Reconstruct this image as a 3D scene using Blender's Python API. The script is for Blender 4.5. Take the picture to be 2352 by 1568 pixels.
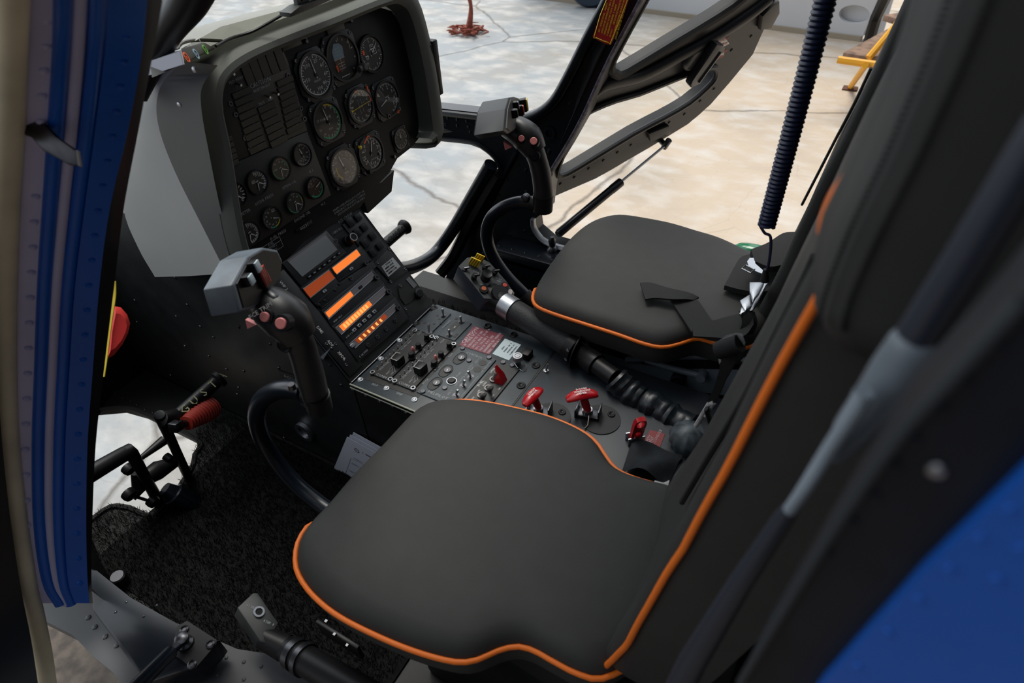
import bpy, bmesh, math, random
from mathutils import Vector, Matrix
random.seed(7)
PI = math.pi
V = Vector
scn = bpy.context.scene
for o in list(bpy.data.objects):
    bpy.data.objects.remove(o)
COL = scn.collection

# ------------------------------------------------------------------ camera
CX, CY, FPX = 1176.0, 784.0, 1443.0
R3 = Matrix(((0.86419343, -0.29250933, 0.40939958),
             (0.50057814, 0.58213383, -0.6407353),
             (-0.05090429, 0.75865572, 0.64950001)))
CAM = V((0, 0, 1.0))
cd = bpy.data.cameras.new('camera')
cd.sensor_width = 36
cd.lens = FPX / 2352 * 36
cd.clip_start = 0.02
cd.clip_end = 200
cd.dof.use_dof = True
cd.dof.focus_distance = 1.55
cd.dof.aperture_fstop = 5.6
camo = bpy.data.objects.new('camera', cd)
COL.objects.link(camo)
camo.matrix_world = Matrix.Translation(CAM) @ R3.to_4x4()
scn.camera = camo

# ------------------------------------------------------------------ light
scn.view_settings.view_transform = 'Standard'
scn.view_settings.look = 'None'
scn.view_settings.gamma = 1
scn.view_settings.use_curve_mapping = False
scn.view_settings.exposure = 0.12
w = bpy.data.worlds.new('world')
scn.world = w
w.use_nodes = True
nt = w.node_tree
bg = nt.nodes['Background']
bg.inputs[1].default_value = 1.0
# added hangar light gradient: bright ahead, dimmed behind to darken the seat sides
wtc = nt.nodes.new('ShaderNodeTexCoord')
wdp = nt.nodes.new('ShaderNodeVectorMath')
wdp.operation = 'DOT_PRODUCT'
wdp.inputs[1].default_value = V((-0.74, 0.50, 0.42)).normalized()
wrm = nt.nodes.new('ShaderNodeValToRGB')
wrm.color_ramp.elements[0].position = 0.38
wrm.color_ramp.elements[0].color = (0.045, 0.055, 0.075, 1)
wrm.color_ramp.elements[1].position = 0.85
wrm.color_ramp.elements[1].color = (1.35, 1.42, 1.50, 1)
wad = nt.nodes.new('ShaderNodeMath')
wad.operation = 'MULTIPLY_ADD'
wad.inputs[1].default_value = 0.5
wad.inputs[2].default_value = 0.5
nt.links.new(wtc.outputs['Generated'], wdp.inputs[0])
nt.links.new(wdp.outputs['Value'], wad.inputs[0])
nt.links.new(wad.outputs[0], wrm.inputs[0])
nt.links.new(wrm.outputs[0], bg.inputs[0])


def sun(name, direction, strength, color, angle):
    l = bpy.data.lights.new(name, 'SUN')
    l.energy = strength
    l.color = color
    l.angle = math.radians(angle)
    o = bpy.data.objects.new(name, l)
    COL.objects.link(o)
    o.rotation_euler = V(direction).to_track_quat('-Z', 'Y').to_euler()
    return o


sun('sun', (0.32, -0.30, -1.0), 2.3, (1.0, 0.94, 0.85), 30)

# ------------------------------------------------------------------ pixel -> place


def ray(px, py):
    v = V((px - CX, -(py - CY), -FPX))
    return (R3 @ v).normalized()


def P(px, py, ax, val):
    """point of the photograph's ray on the plane axis = val"""
    i = 'xyz'.index(ax)
    d = ray(px, py)
    return CAM + d * ((val - CAM[i]) / d[i])


def D(px, py, dist):
    return CAM + ray(px, py) * dist


class Fr:
    """a flat working frame: origin, u, v, n"""

    def __init__(s, o, u, v, n=None):
        s.o = V(o)
        s.u = V(u).normalized()
        s.v = V(v).normalized()
        s.n = s.u.cross(s.v).normalized() if n is None else V(n).normalized()

    def p(s, a, b, c=0.0):
        return s.o + s.u * a + s.v * b + s.n * c

    def px(s, x, y, h=0.0):
        d = ray(x, y)
        o = s.o + s.n * h
        t = (o - CAM).dot(s.n) / d.dot(s.n)
        q = CAM + d * t - s.o
        return q.dot(s.u), q.dot(s.v)

    def at(s, a, b, c=0.0, rot=0.0):
        cu = s.u * math.cos(rot) + s.v * math.sin(rot)
        cv = s.v * math.cos(rot) - s.u * math.sin(rot)
        return Fr(s.p(a, b, c), cu, cv)

    def M(s):
        m = Matrix((s.u, s.v, s.n)).transposed().to_4x4()
        m.translation = s.o
        return m


# ------------------------------------------------------------------ materials
MATS = {}


def mat(name, col, rough=0.5, metal=0.0, spec=0.5, noise=0.0, nscale=40, bump=0.0, bscale=200, coat=0.0, emit=None, estr=0.0, sheen=0.0, scratch=None):
    if name in MATS:
        return MATS[name]
    m = bpy.data.materials.new(name)
    m.use_nodes = True
    t = m.node_tree
    b = t.nodes['Principled BSDF']
    b.inputs['Base Color'].default_value = (*col, 1)
    b.inputs['Roughness'].default_value = rough
    b.inputs['Metallic'].default_value = metal
    b.inputs['Specular IOR Level'].default_value = spec
    b.inputs['Coat Weight'].default_value = coat
    b.inputs['Sheen Weight'].default_value = sheen
    tc = t.nodes.new('ShaderNodeTexCoord')
    if noise > 0 or scratch:
        n = t.nodes.new('ShaderNodeTexNoise')
        n.inputs['Scale'].default_value = nscale
        n.inputs['Detail'].default_value = 4
        t.links.new(tc.outputs['Object'], n.inputs['Vector'])
        mx = t.nodes.new('ShaderNodeMix')
        mx.data_type = 'RGBA'
        mx.inputs['A'].default_value = (*[c * (1 - noise) for c in col], 1)
        c2 = scratch if scratch else [min(1, c * (1 + noise)) for c in col]
        mx.inputs['B'].default_value = (*c2, 1)
        rp = t.nodes.new('ShaderNodeMapRange')
        if scratch:
            rp.inputs[1].default_value = 0.6
            rp.inputs[2].default_value = 0.75
        else:
            rp.inputs[1].default_value = 0.3
            rp.inputs[2].default_value = 0.7
        t.links.new(n.outputs['Fac'], rp.inputs[0])
        t.links.new(rp.outputs[0], mx.inputs['Factor'])
        t.links.new(mx.outputs['Result'], b.inputs['Base Color'])
    if bump > 0:
        n2 = t.nodes.new('ShaderNodeTexNoise')
        n2.inputs['Scale'].default_value = bscale
        n2.inputs['Detail'].default_value = 3
        t.links.new(tc.outputs['Object'], n2.inputs['Vector'])
        bp = t.nodes.new('ShaderNodeBump')
        bp.inputs['Strength'].default_value = bump
        bp.inputs['Distance'].default_value = 0.002
        t.links.new(n2.outputs['Fac'], bp.inputs['Height'])
        t.links.new(bp.outputs[0], b.inputs['Normal'])
    if emit:
        b.inputs['Emission Color'].default_value = (*emit, 1)
        b.inputs['Emission Strength'].default_value = estr
    MATS[name] = m
    return m


fabric = mat('seat_leather', (0.036, 0.036, 0.034), 0.62, spec=0.3, bump=0.12, bscale=900, noise=0.06, nscale=30)
fabric_side = mat('seat_leather_side', (0.02, 0.02, 0.02), 0.6, spec=0.35, bump=0.12, bscale=900)
orange = mat('orange_piping', (0.95, 0.20, 0.015), 0.5)
pblack = mat('panel_black', (0.011, 0.0115, 0.0115), 0.5, spec=0.25, noise=0.25, nscale=25, bump=0.05, bscale=500)
modblack = mat('module_black', (0.010, 0.011, 0.012), 0.45, noise=0.2, nscale=60)
slate = mat('console_slate', (0.030, 0.041, 0.050), 0.42, noise=0.35, nscale=18, bump=0.05, bscale=400)
pedgrey = mat('pedestal_grey', (0.018, 0.020, 0.020), 0.45, noise=0.3, nscale=20, bump=0.05, bscale=400)
hoodmat = mat('hood_grey', (0.095, 0.098, 0.082), 0.75, noise=0.1, nscale=8, bump=0.1, bscale=700)
shellmat = mat('shell_grey', (0.58, 0.58, 0.53), 0.6, noise=0.05, nscale=4)
whitecap = mat('white_cover', (0.72, 0.74, 0.78), 0.35)
gloss = mat('gloss_black_paint', (0.006, 0.009, 0.014), 0.28, spec=0.45, noise=0.3, nscale=8)
satin = mat('satin_black', (0.008, 0.008, 0.009), 0.42, spec=0.3)
wallblk = mat('dark_wall_paint', (0.006, 0.0065, 0.0065), 0.45, spec=0.3, noise=0.4, nscale=9, bump=0.1, bscale=300)
rubber = mat('black_rubber', (0.010, 0.010, 0.010), 0.7, bump=0.1, bscale=300)
grip = mat('grip_black', (0.018, 0.018, 0.019), 0.38, bump=0.05, bscale=400)
boxgrey = mat('switch_box_grey', (0.13, 0.155, 0.18), 0.4, noise=0.2, nscale=30)
boxdark = mat('switch_box_dark', (0.010, 0.011, 0.011), 0.5, spec=0.25)
metal = mat('steel', (0.55, 0.56, 0.58), 0.3, 1.0)
dmetal = mat('dark_steel', (0.12, 0.12, 0.13), 0.35, 1.0)
alu = mat('brushed_aluminium', (0.42, 0.44, 0.47), 0.38, 1.0, bump=0.1, bscale=200)
greypaint = mat('grey_blue_paint', (0.16, 0.19, 0.22), 0.4, noise=0.15, nscale=15)
skirt = mat('pale_grey_paint', (0.12, 0.125, 0.13), 0.5, noise=0.15, nscale=6)
blue = mat('blue_paint', (0.010, 0.12, 0.56), 0.35, spec=0.35, coat=0.1, noise=0.15, nscale=5)
lilac = mat('lilac_flare_haze', (0.62, 0.58, 0.80), 0.35, noise=0.12, nscale=5)  # blue frame paint paled toward lilac, flare haze put into its colour
cream = mat('cream_seal', (0.82, 0.72, 0.50), 0.6, noise=0.15, nscale=12)
white = mat('white_marking', (0.75, 0.75, 0.72), 0.6)
dimwhite = mat('faded_white_marking', (0.34, 0.36, 0.37), 0.6)
dialface = mat('dial_black', (0.012, 0.012, 0.012), 0.5)
dialreflect = mat('dial_brown_reflection', (0.030, 0.026, 0.022), 0.4)  # brown stands for the reflection in the dial lens
green = mat('green_arc', (0.03, 0.50, 0.22), 0.5)
yellow = mat('yellow_marking', (0.75, 0.55, 0.03), 0.5)
redor = mat('red_orange_marking', (0.95, 0.12, 0.02), 0.5)
purple = mat('purple_painted_reflection', (0.12, 0.05, 0.28), 0.3)  # a purple reflection painted on as a flat crescent
skyblue = mat('attitude_blue', (0.30, 0.45, 0.55), 0.5)
horizon_brown = mat('attitude_brown', (0.12, 0.06, 0.03), 0.5)
redp = mat('red_paint', (0.50, 0.006, 0.012), 0.3, coat=0.3)
redplac = mat('faded_red_placard', (0.19, 0.028, 0.05), 0.5, noise=0.15, nscale=60)
redbright = mat('red_placard', (0.42, 0.012, 0.01), 0.45)
placwhite = mat('pale_blue_label', (0.50, 0.60, 0.64), 0.5)
silverlab = mat('silver_label', (0.45, 0.46, 0.46), 0.35, 0.5)
hazard = mat('hazard_yellow', (0.85, 0.55, 0.02), 0.45)
pink = mat('pink_button', (0.75, 0.25, 0.24), 0.45)
redbtn = mat('red_button', (0.55, 0.06, 0.04), 0.45)
screen = mat('screen_reflection_grey', (0.26, 0.27, 0.27), 0.22, spec=0.7)  # base colour lightened to hold the surroundings reflected in the screen
lcd = mat('orange_display', (0.25, 0.06, 0.01), 0.25, emit=(1.0, 0.22, 0.03), estr=0.85)
lcddim = mat('dim_orange_display', (0.12, 0.03, 0.01), 0.25, emit=(1.0, 0.13, 0.01), estr=0.22)
lcdgrey = mat('unlit_display_grey', (0.19, 0.17, 0.18), 0.25, spec=0.6)
segdark = mat('display_segment', (0.35, 0.10, 0.02), 0.3, emit=(1.0, 0.45, 0.12), estr=1.0)
strapm = mat('black_webbing', (0.007, 0.007, 0.007), 0.8, bump=0.4, bscale=600)
navy = mat('navy_cord', (0.010, 0.017, 0.055), 0.35, spec=0.6)
redrub = mat('red_rubber', (0.33, 0.025, 0.012), 0.5)
redcloth = mat('red_cloth', (0.70, 0.03, 0.02), 0.7)
yelcord = mat('yellow_strap', (0.65, 0.48, 0.03), 0.6)
paper = mat('paper', (0.62, 0.64, 0.72), 0.7)
ink = mat('ink', (0.06, 0.06, 0.09), 0.7)
woodm = mat('weathered_wood', (0.20, 0.125, 0.085), 0.8, noise=0.5, nscale=14, bump=0.4, bscale=60)
yelpaint = mat('yellow_paint', (0.80, 0.38, 0.01), 0.5, noise=0.1, nscale=8, scratch=(0.12, 0.05, 0.02))
brownm = mat('rusty_steel', (0.10, 0.04, 0.02), 0.8, noise=0.4, nscale=30)
ragm = mat('red_rag', (0.30, 0.085, 0.055), 0.9, noise=0.3, nscale=40, bump=0.6, bscale=80)
offwhite = mat('hangar_white', (0.62, 0.64, 0.67), 0.6, noise=0.04, nscale=1.5)
greenm = mat('green_plastic', (0.0, 0.19, 0.07), 0.25, coat=0.5)
tyre = mat('tyre_blue_black', (0.03, 0.05, 0.08), 0.6)
leather = mat('black_leather_boot', (0.010, 0.014, 0.018), 0.35, bump=0.8, bscale=35)
carpetm = mat('carpet_black', (0.008, 0.008, 0.008), 0.9)
carpetf = mat('carpet_fibre', (0.003, 0.003, 0.0032), 0.7, spec=0.12)
copper = mat('copper_button', (0.42, 0.10, 0.03), 0.5)
doorplastic = mat('door_black_plastic', (0.009, 0.009, 0.011), 0.42, spec=0.35, noise=0.15, nscale=10)
greycap = mat('door_corner_grey', (0.06, 0.058, 0.055), 0.5)


def glass_mat(name, tint=(1, 1, 1), refl=0.08):
    m = bpy.data.materials.new(name)
    m.use_nodes = True
    t = m.node_tree
    t.nodes.clear()
    out = t.nodes.new('ShaderNodeOutputMaterial')
    tr = t.nodes.new('ShaderNodeBsdfTransparent')
    tr.inputs[0].default_value = (*tint, 1)
    gl = t.nodes.new('ShaderNodeBsdfGlossy')
    gl.inputs['Roughness'].default_value = 0.03
    mx = t.nodes.new('ShaderNodeMixShader')
    lw = t.nodes.new('ShaderNodeLayerWeight')
    lw.inputs[0].default_value = 0.25
    ma = t.nodes.new('ShaderNodeMath')
    ma.operation = 'MULTIPLY'
    ma.inputs[1].default_value = refl * 4
    t.links.new(lw.outputs['Fresnel'], ma.inputs[0])
    t.links.new(ma.outputs[0], mx.inputs[0])
    t.links.new(tr.outputs[0], mx.inputs[1])
    t.links.new(gl.outputs[0], mx.inputs[2])
    t.links.new(mx.outputs[0], out.inputs[0])
    MATS[name] = m
    return m


pane = glass_mat('clear_pane', (0.96, 0.98, 0.99), 0.03)
lensm = glass_mat('dial_lens', (0.97, 0.97, 0.96), 0.10)
clearpl = glass_mat('clear_plastic', (0.90, 0.94, 0.97), 0.25)


def ground_mat():
    m = bpy.data.materials.new('hangar_concrete')
    m.use_nodes = True
    t = m.node_tree
    b = t.nodes['Principled BSDF']
    b.inputs['Roughness'].default_value = 0.75
    tc = t.nodes.new('ShaderNodeTexCoord')

    def noise(sc, det=5, dist=0.0, stretch=None):
        n = t.nodes.new('ShaderNodeTexNoise')
        n.inputs['Scale'].default_value = sc
        n.inputs['Detail'].default_value = det
        n.inputs['Distortion'].default_value = dist
        if stretch:
            mp = t.nodes.new('ShaderNodeMapping')
            mp.inputs['Scale'].default_value = stretch
            mp.inputs['Rotation'].default_value = (0, 0, 0.3)
            t.links.new(tc.outputs['Object'], mp.inputs[0])
            t.links.new(mp.outputs[0], n.inputs[0])
        else:
            t.links.new(tc.outputs['Object'], n.inputs[0])
        return n

    def ramp(src, a, bb):
        r = t.nodes.new('ShaderNodeMapRange')
        r.inputs[1].default_value = a
        r.inputs[2].default_value = bb
        t.links.new(src, r.inputs[0])
        return r.outputs[0]

    def mix(f, a, bb, mode='MIX'):
        x = t.nodes.new('ShaderNodeMix')
        x.data_type = 'RGBA'
        x.blend_type = mode
        if isinstance(f, float):
            x.inputs['Factor'].default_value = f
        else:
            t.links.new(f, x.inputs['Factor'])
        for k, q in (('A', a), ('B', bb)):
            if isinstance(q, tuple):
                x.inputs[k].default_value = (*q, 1)
            else:
                t.links.new(q, x.inputs[k])
        return x.outputs['Result']
    # warm and cool light painted into the concrete, beige to bluish grey along a diagonal
    sx = t.nodes.new('ShaderNodeSeparateXYZ')
    t.links.new(tc.outputs['Object'], sx.inputs[0])
    md = t.nodes.new('ShaderNodeMath')
    md.operation = 'MULTIPLY_ADD'
    t.links.new(sx.outputs[1], md.inputs[0])
    md.inputs[1].default_value = 0.15
    t.links.new(sx.outputs[0], md.inputs[2])
    n0 = noise(0.7, 3)
    ad = t.nodes.new('ShaderNodeMath')
    ad.operation = 'MULTIPLY_ADD'
    t.links.new(n0.outputs['Fac'], ad.inputs[0])
    ad.inputs[1].default_value = 0.8
    t.links.new(md.outputs[0], ad.inputs[2])
    f0 = ramp(ad.outputs[0], -1.9, -0.6)
    base = mix(f0, (0.33, 0.36, 0.38), (0.53, 0.435, 0.335))
    c = mix(ramp(noise(1.1, 7, 0.15, (1, 1.5, 1)).outputs['Fac'], 0.45, 0.85), base, (0.34, 0.30, 0.25))
    c = mix(ramp(noise(3.7, 9, 0.2, (1, 1.5, 1)).outputs['Fac'], 0.45, 0.85), c, (0.62, 0.60, 0.57))
    c = mix(ramp(noise(34, 4).outputs['Fac'], 0.68, 0.85), c, (0.26, 0.22, 0.18))
    # rough brown apron on the near side, darkened to paint in hangar shade
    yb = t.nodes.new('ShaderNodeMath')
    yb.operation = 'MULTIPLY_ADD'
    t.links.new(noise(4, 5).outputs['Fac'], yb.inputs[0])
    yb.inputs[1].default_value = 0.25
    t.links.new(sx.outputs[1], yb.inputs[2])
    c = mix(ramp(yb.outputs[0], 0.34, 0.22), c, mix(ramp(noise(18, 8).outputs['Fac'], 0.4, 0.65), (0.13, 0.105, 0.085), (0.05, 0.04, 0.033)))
    # cracks
    for sc, off, wd, st in ((0.42, 0, 0.010, 0.75), (1.1, 3.1, 0.003, 0.18)):
        vo = t.nodes.new('ShaderNodeTexVoronoi')
        vo.feature = 'DISTANCE_TO_EDGE'
        vo.inputs['Scale'].default_value = sc
        mp = t.nodes.new('ShaderNodeMapping')
        mp.inputs['Location'].default_value = (off, off * 0.7, 0)
        nn = noise(3.0, 5)
        add = t.nodes.new('ShaderNodeVectorMath')
        add.operation = 'MULTIPLY_ADD'
        t.links.new(nn.outputs['Color'], add.inputs[0])
        add.inputs[1].default_value = (0.16, 0.16, 0)
        t.links.new(tc.outputs['Object'], add.inputs[2])
        t.links.new(add.outputs[0], mp.inputs[0])
        t.links.new(mp.outputs[0], vo.inputs[0])
        f = ramp(vo.outputs['Distance'], wd, 0.0)
        ml = t.nodes.new('ShaderNodeMath')
        ml.operation = 'MULTIPLY'
        ml.inputs[1].default_value = st
        t.links.new(f, ml.inputs[0])
        c = mix(ml.outputs[0], c, (0.09, 0.075, 0.06))
    t.links.new(c, b.inputs['Base Color'])
    bp = t.nodes.new('ShaderNodeBump')
    bp.inputs['Strength'].default_value = 0.3
    bp.inputs['Distance'].default_value = 0.01
    t.links.new(noise(25, 6).outputs['Fac'], bp.inputs['Height'])
    t.links.new(bp.outputs[0], b.inputs['Normal'])
    return m


# ------------------------------------------------------------------ mesh helpers
def BM():
    return bmesh.new()


def box(bm, fr, a0, a1, b0, b1, c0, c1, bev=0.0, seg=2, taper=None):
    """box in a frame; taper shrinks the +n face"""
    t = taper or 0.0
    co = []
    for (a, b, c) in ((a0, b0, c0), (a1, b0, c0), (a1, b1, c0), (a0, b1, c0)):
        co.append(fr.p(a, b, c))
    for (a, b, c) in ((a0 + t, b0 + t, c1), (a1 - t, b0 + t, c1), (a1 - t, b1 - t, c1), (a0 + t, b1 - t, c1)):
        co.append(fr.p(a, b, c))
    vs = [bm.verts.new(c) for c in co]
    fs = [bm.faces.new([vs[i] for i in f]) for f in ((0, 3, 2, 1), (4, 5, 6, 7), (0, 1, 5, 4), (1, 2, 6, 5), (2, 3, 7, 6), (3, 0, 4, 7))]
    if bev > 0:
        es = list({e for f in fs for e in f.edges})
        bmesh.ops.bevel(bm, geom=es, offset=bev, segments=seg, profile=0.5, affect='EDGES')
    return bm


WORLD = Fr((0, 0, 0), (1, 0, 0), (0, 1, 0))


def prism(bm, fr, pts, c0, c1, bev=0.0, seg=2):
    lo = [bm.verts.new(fr.p(a, b, c0)) for a, b in pts]
    hi = [bm.verts.new(fr.p(a, b, c1)) for a, b in pts]
    n = len(pts)
    area = sum(pts[i][0] * pts[(i + 1) % n][1] - pts[(i + 1) % n][0] * pts[i][1] for i in range(n))
    if area < 0:
        lo.reverse()
        hi.reverse()
    top = bm.faces.new(hi)
    bot = bm.faces.new(list(reversed(lo)))
    fs = [bm.faces.new((lo[i], lo[(i + 1) % n], hi[(i + 1) % n], hi[i])) for i in range(n)]
    if bev > 0:
        es = list(set(top.edges) | set(bot.edges))
        bmesh.ops.bevel(bm, geom=es, offset=bev, segments=seg, profile=0.5, affect='EDGES', clamp_overlap=True)
    return bm


def quad(bm, pts):
    bm.faces.new([bm.verts.new(p) for p in pts])
    return bm


def smooth_path(pts, n=8, closed=False):
    pts = [V(p) for p in pts]
    out = []
    m = len(pts)
    rng = m if closed else m - 1
    for i in range(rng):
        if closed:
            p0, p1, p2, p3 = pts[(i - 1) % m], pts[i], pts[(i + 1) % m], pts[(i + 2) % m]
        else:
            p1, p2 = pts[i], pts[i + 1]
            p0 = pts[i - 1] if i > 0 else p1 * 2 - p2
            p3 = pts[i + 2] if i + 2 < m else p2 * 2 - p1
        for k in range(n):
            t = k / n
            out.append(0.5 * ((2 * p1) + (p2 - p0) * t + (2 * p0 - 5 * p1 + 4 * p2 - p3) * t * t + (3 * p1 - p0 - 3 * p2 + p3) * t ** 3))
    if not closed:
        out.append(pts[-1])
    return out


def sm2(pts, n=6):
    q = smooth_path([V((a, b, 0)) for a, b in pts], n, True)
    return [(p.x, p.y) for p in q]


def tube(bm, pts, r, seg=10, closed=False, caps=True, flat=1.0, up=None):
    pts = [V(p) for p in pts]
    m = len(pts)
    rr = r if isinstance(r, (list, tuple)) else [r] * m
    if len(rr) != m:
        rr = [rr[0] + (rr[-1] - rr[0]) * i / (m - 1) for i in range(m)] if len(rr) == 2 else \
             [rr[min(len(rr) - 1, int(i / (m - 1) * (len(rr) - 1)))] * (1 - ((i / (m - 1) * (len(rr) - 1)) % 1)) +
              rr[min(len(rr) - 1, int(i / (m - 1) * (len(rr) - 1)) + 1)] * ((i / (m - 1) * (len(rr) - 1)) % 1) for i in range(m)]
    tang = []
    for i in range(m):
        if closed:
            d = pts[(i + 1) % m] - pts[(i - 1) % m]
        else:
            d = pts[min(i + 1, m - 1)] - pts[max(i - 1, 0)]
        if d.length < 1e-9:
            d = V((0, 0, 1))
        tang.append(d.normalized())
    if up is None:
        u = V((0, 0, 1)) if abs(tang[0].z) < 0.9 else V((1, 0, 0))
    else:
        u = V(up)
    u = (u - tang[0] * u.dot(tang[0])).normalized()
    rings = []
    for i in range(m):
        u = (u - tang[i] * u.dot(tang[i]))
        u.normalize()
        w_ = tang[i].cross(u)
        rings.append([bm.verts.new(pts[i] + (u * math.cos(2 * PI * k / seg) * flat + w_ * math.sin(2 * PI * k / seg)) * rr[i]) for k in range(seg)])
    for i in range(m if closed else m - 1):
        a, b = rings[i], rings[(i + 1) % m]
        for k in range(seg):
            bm.faces.new((a[k], a[(k + 1) % seg], b[(k + 1) % seg], b[k]))
    if caps and not closed:
        bm.faces.new(list(reversed(rings[0])))
        bm.faces.new(rings[-1])
    return bm


def loft(bm, rings, closed=True, cap=True):
    vr = [[bm.verts.new(p) for p in r] for r in rings]
    n = len(vr[0])
    for a, b in zip(vr, vr[1:]):
        for k in range(n if closed else n - 1):
            bm.faces.new((a[k], a[(k + 1) % n], b[(k + 1) % n], b[k]))
    if cap and closed:
        bm.faces.new(list(reversed(vr[0])))
        bm.faces.new(vr[-1])
    return bm


def lathe(bm, fr, prof, seg=24, cap=True):
    """profile of (radius, height along n)"""
    rings = []
    for r, h in prof:
        rings.append([fr.p(math.cos(2 * PI * k / seg) * r, math.sin(2 * PI * k / seg) * r, h) for k in range(seg)])
    return loft(bm, rings, True, cap)


def cyl(bm, fr, r, h0, h1, seg=20, bev=0.0):
    if bev:
        return lathe(bm, fr, [(r - bev, h0), (r, h0 + bev), (r, h1 - bev), (r - bev, h1)], seg)
    return lathe(bm, fr, [(r, h0), (r, h1)], seg)


def ring(bm, fr, r0, r1, h0, h1, seg=32):
    """annulus with thickness"""
    return lathe_open(bm, fr, [(r0, h0), (r1, h0), (r1, h1), (r0, h1)], seg)


def lathe_open(bm, fr, prof, seg=24):
    rings = [[bm.verts.new(fr.p(math.cos(2 * PI * k / seg) * r, math.sin(2 * PI * k / seg) * r, h)) for k in range(seg)] for r, h in prof]
    m = len(rings)
    for i in range(m):
        a, b = rings[i], rings[(i + 1) % m]
        for k in range(seg):
            bm.faces.new((a[k], a[(k + 1) % seg], b[(k + 1) % seg], b[k]))
    return bm


def disc(bm, fr, r, h=0.0, seg=32):
    bm.faces.new([bm.verts.new(fr.p(math.cos(2 * PI * k / seg) * r, math.sin(2 * PI * k / seg) * r, h)) for k in range(seg)])
    return bm


def arc(bm, fr, r0, r1, a0, a1, h, n=24):
    """flat arc; angles in degrees, 0 at top, clockwise"""
    vs = []
    for k in range(n + 1):
        a = math.radians(a0 + (a1 - a0) * k / n)
        s, c = math.sin(a), math.cos(a)
        vs.append((bm.verts.new(fr.p(s * r0, c * r0, h)), bm.verts.new(fr.p(s * r1, c * r1, h))))
    for a, b in zip(vs, vs[1:]):
        bm.faces.new((a[0], b[0], b[1], a[1]))
    return bm


def bar(bm, fr, a, b, wd, h=0.0):
    """thin flat stroke from a to b (uv) at height h"""
    d = V((b[0] - a[0], b[1] - a[1], 0))
    if d.length < 1e-7:
        return bm
    d.normalize()
    n = V((-d.y, d.x, 0)) * wd / 2
    bm.faces.new([bm.verts.new(fr.p(q[0], q[1], h)) for q in ((a[0] - n.x, a[1] - n.y), (b[0] - n.x, b[1] - n.y), (b[0] + n.x, b[1] + n.y), (a[0] + n.x, a[1] + n.y))])
    return bm


def scribble(bm, fr, u0, u1, v, hgt, h=0.0006, seed=0):
    """a line of lettering too small to read"""
    rnd = random.Random(seed * 77 + int(v * 1e5))
    u = u0
    while u < u1 - hgt * 0.3:
        wd = hgt * rnd.uniform(0.4, 0.62)
        if rnd.random() < 0.16:
            u += wd
            continue
        k = rnd.randrange(4)
        lw = hgt * 0.17
        a, b = u, min(u + wd * 0.75, u1)
        if k != 1:
            bar(bm, fr, (a, v), (a, v + hgt), lw, h)
        if k in (0, 2):
            bar(bm, fr, (b, v), (b, v + hgt), lw, h)
        if k in (1, 3):
            bar(bm, fr, ((a + b) / 2, v), ((a + b) / 2, v + hgt), lw, h)
        if k != 2:
            bar(bm, fr, (a, v + hgt * rnd.choice((0.5, 1.0, 0.0))), (b, v + hgt * rnd.choice((0.5, 1.0))), lw, h)
        u += wd + hgt * 0.18


_font_cache = {}


def text(bm, s, fr, a, b, size, h=0.0006, rot=0.0, align='c', bold=0.0):
    key = (s, bold)
    if key not in _font_cache:
        cu = bpy.data.curves.new('lettering', 'FONT')
        cu.body = s
        cu.size = 1.0
        cu.resolution_u = 1
        cu.offset = bold
        cu.align_x = 'CENTER'
        cu.align_y = 'CENTER'
        to = bpy.data.objects.new('lettering', cu)
        COL.objects.link(to)
        bpy.context.view_layer.update()
        dg = bpy.context.evaluated_depsgraph_get()
        me = bpy.data.meshes.new_from_object(to.evaluated_get(dg))
        data = ([v.co.copy() for v in me.vertices], [list(p.vertices) for p in me.polygons])
        bpy.data.objects.remove(to)
        bpy.data.curves.remove(cu)
        bpy.data.meshes.remove(me)
        _font_cache[key] = data
    vs, fs = _font_cache[key]
    f2 = fr.at(a, b, h, rot)
    off = 0
    if align == 'l' and vs:
        off = -min(v.x for v in vs)
    nv = [bm.verts.new(f2.p((v.x + off) * size, v.y * size, 0)) for v in vs]
    for f in fs:
        try:
            bm.faces.new([nv[i] for i in f])
        except ValueError:
            pass
    return bm


def dome(bm, fr, r, hgt=None, seg=8):
    hgt = hgt or r * 0.55
    return lathe(bm, fr, [(r, 0), (r * 0.85, hgt * 0.6), (r * 0.35, hgt)], seg)


def rivets(bm, pts, n, r=0.004):
    n = V(n).normalized()
    u = n.orthogonal()
    for p in pts:
        dome(bm, Fr(p, u, n.cross(u)), r, r * 0.6, 6)
    return bm


def lerp(a, b, t):
    return V(a) + (V(b) - V(a)) * t


def line(a, b, n):
    return [lerp(a, b, i / (n - 1)) for i in range(n)]


# ------------------------------------------------------------------ object helpers
def obj(name, bm, m, parent=None, smooth=True, ang=0.7):
    me = bpy.data.meshes.new(name)
    bmesh.ops.recalc_face_normals(bm, faces=bm.faces[:]) if smooth != 'keep' else None
    if smooth:
        for f in bm.faces:
            f.smooth = True
        for e in bm.edges:
            if len(e.link_faces) == 2 and e.calc_face_angle(0) > ang:
                e.smooth = False
    bm.to_mesh(me)
    bm.free()
    ms = m if isinstance(m, (list, tuple)) else [m]
    for x in ms:
        me.materials.append(x)
    o = bpy.data.objects.new(name, me)
    COL.objects.link(o)
    if parent is not None:
        o.parent = parent
        o.matrix_parent_inverse = PINV[parent.name]
        PINV[o.name] = Matrix.Identity(4)
    else:
        PINV[o.name] = Matrix.Identity(4)
    return o


PINV = {}


def thing(name, label, cat, loc=(0, 0, 0), group=None):
    o = bpy.data.objects.new(name, None)
    COL.objects.link(o)
    o.location = loc
    o.empty_display_size = 0.05
    o['label'] = label
    o['category'] = cat
    if group:
        o['group'] = group
    PINV[o.name] = Matrix.Translation(V(loc)).inverted()
    return o


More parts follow.
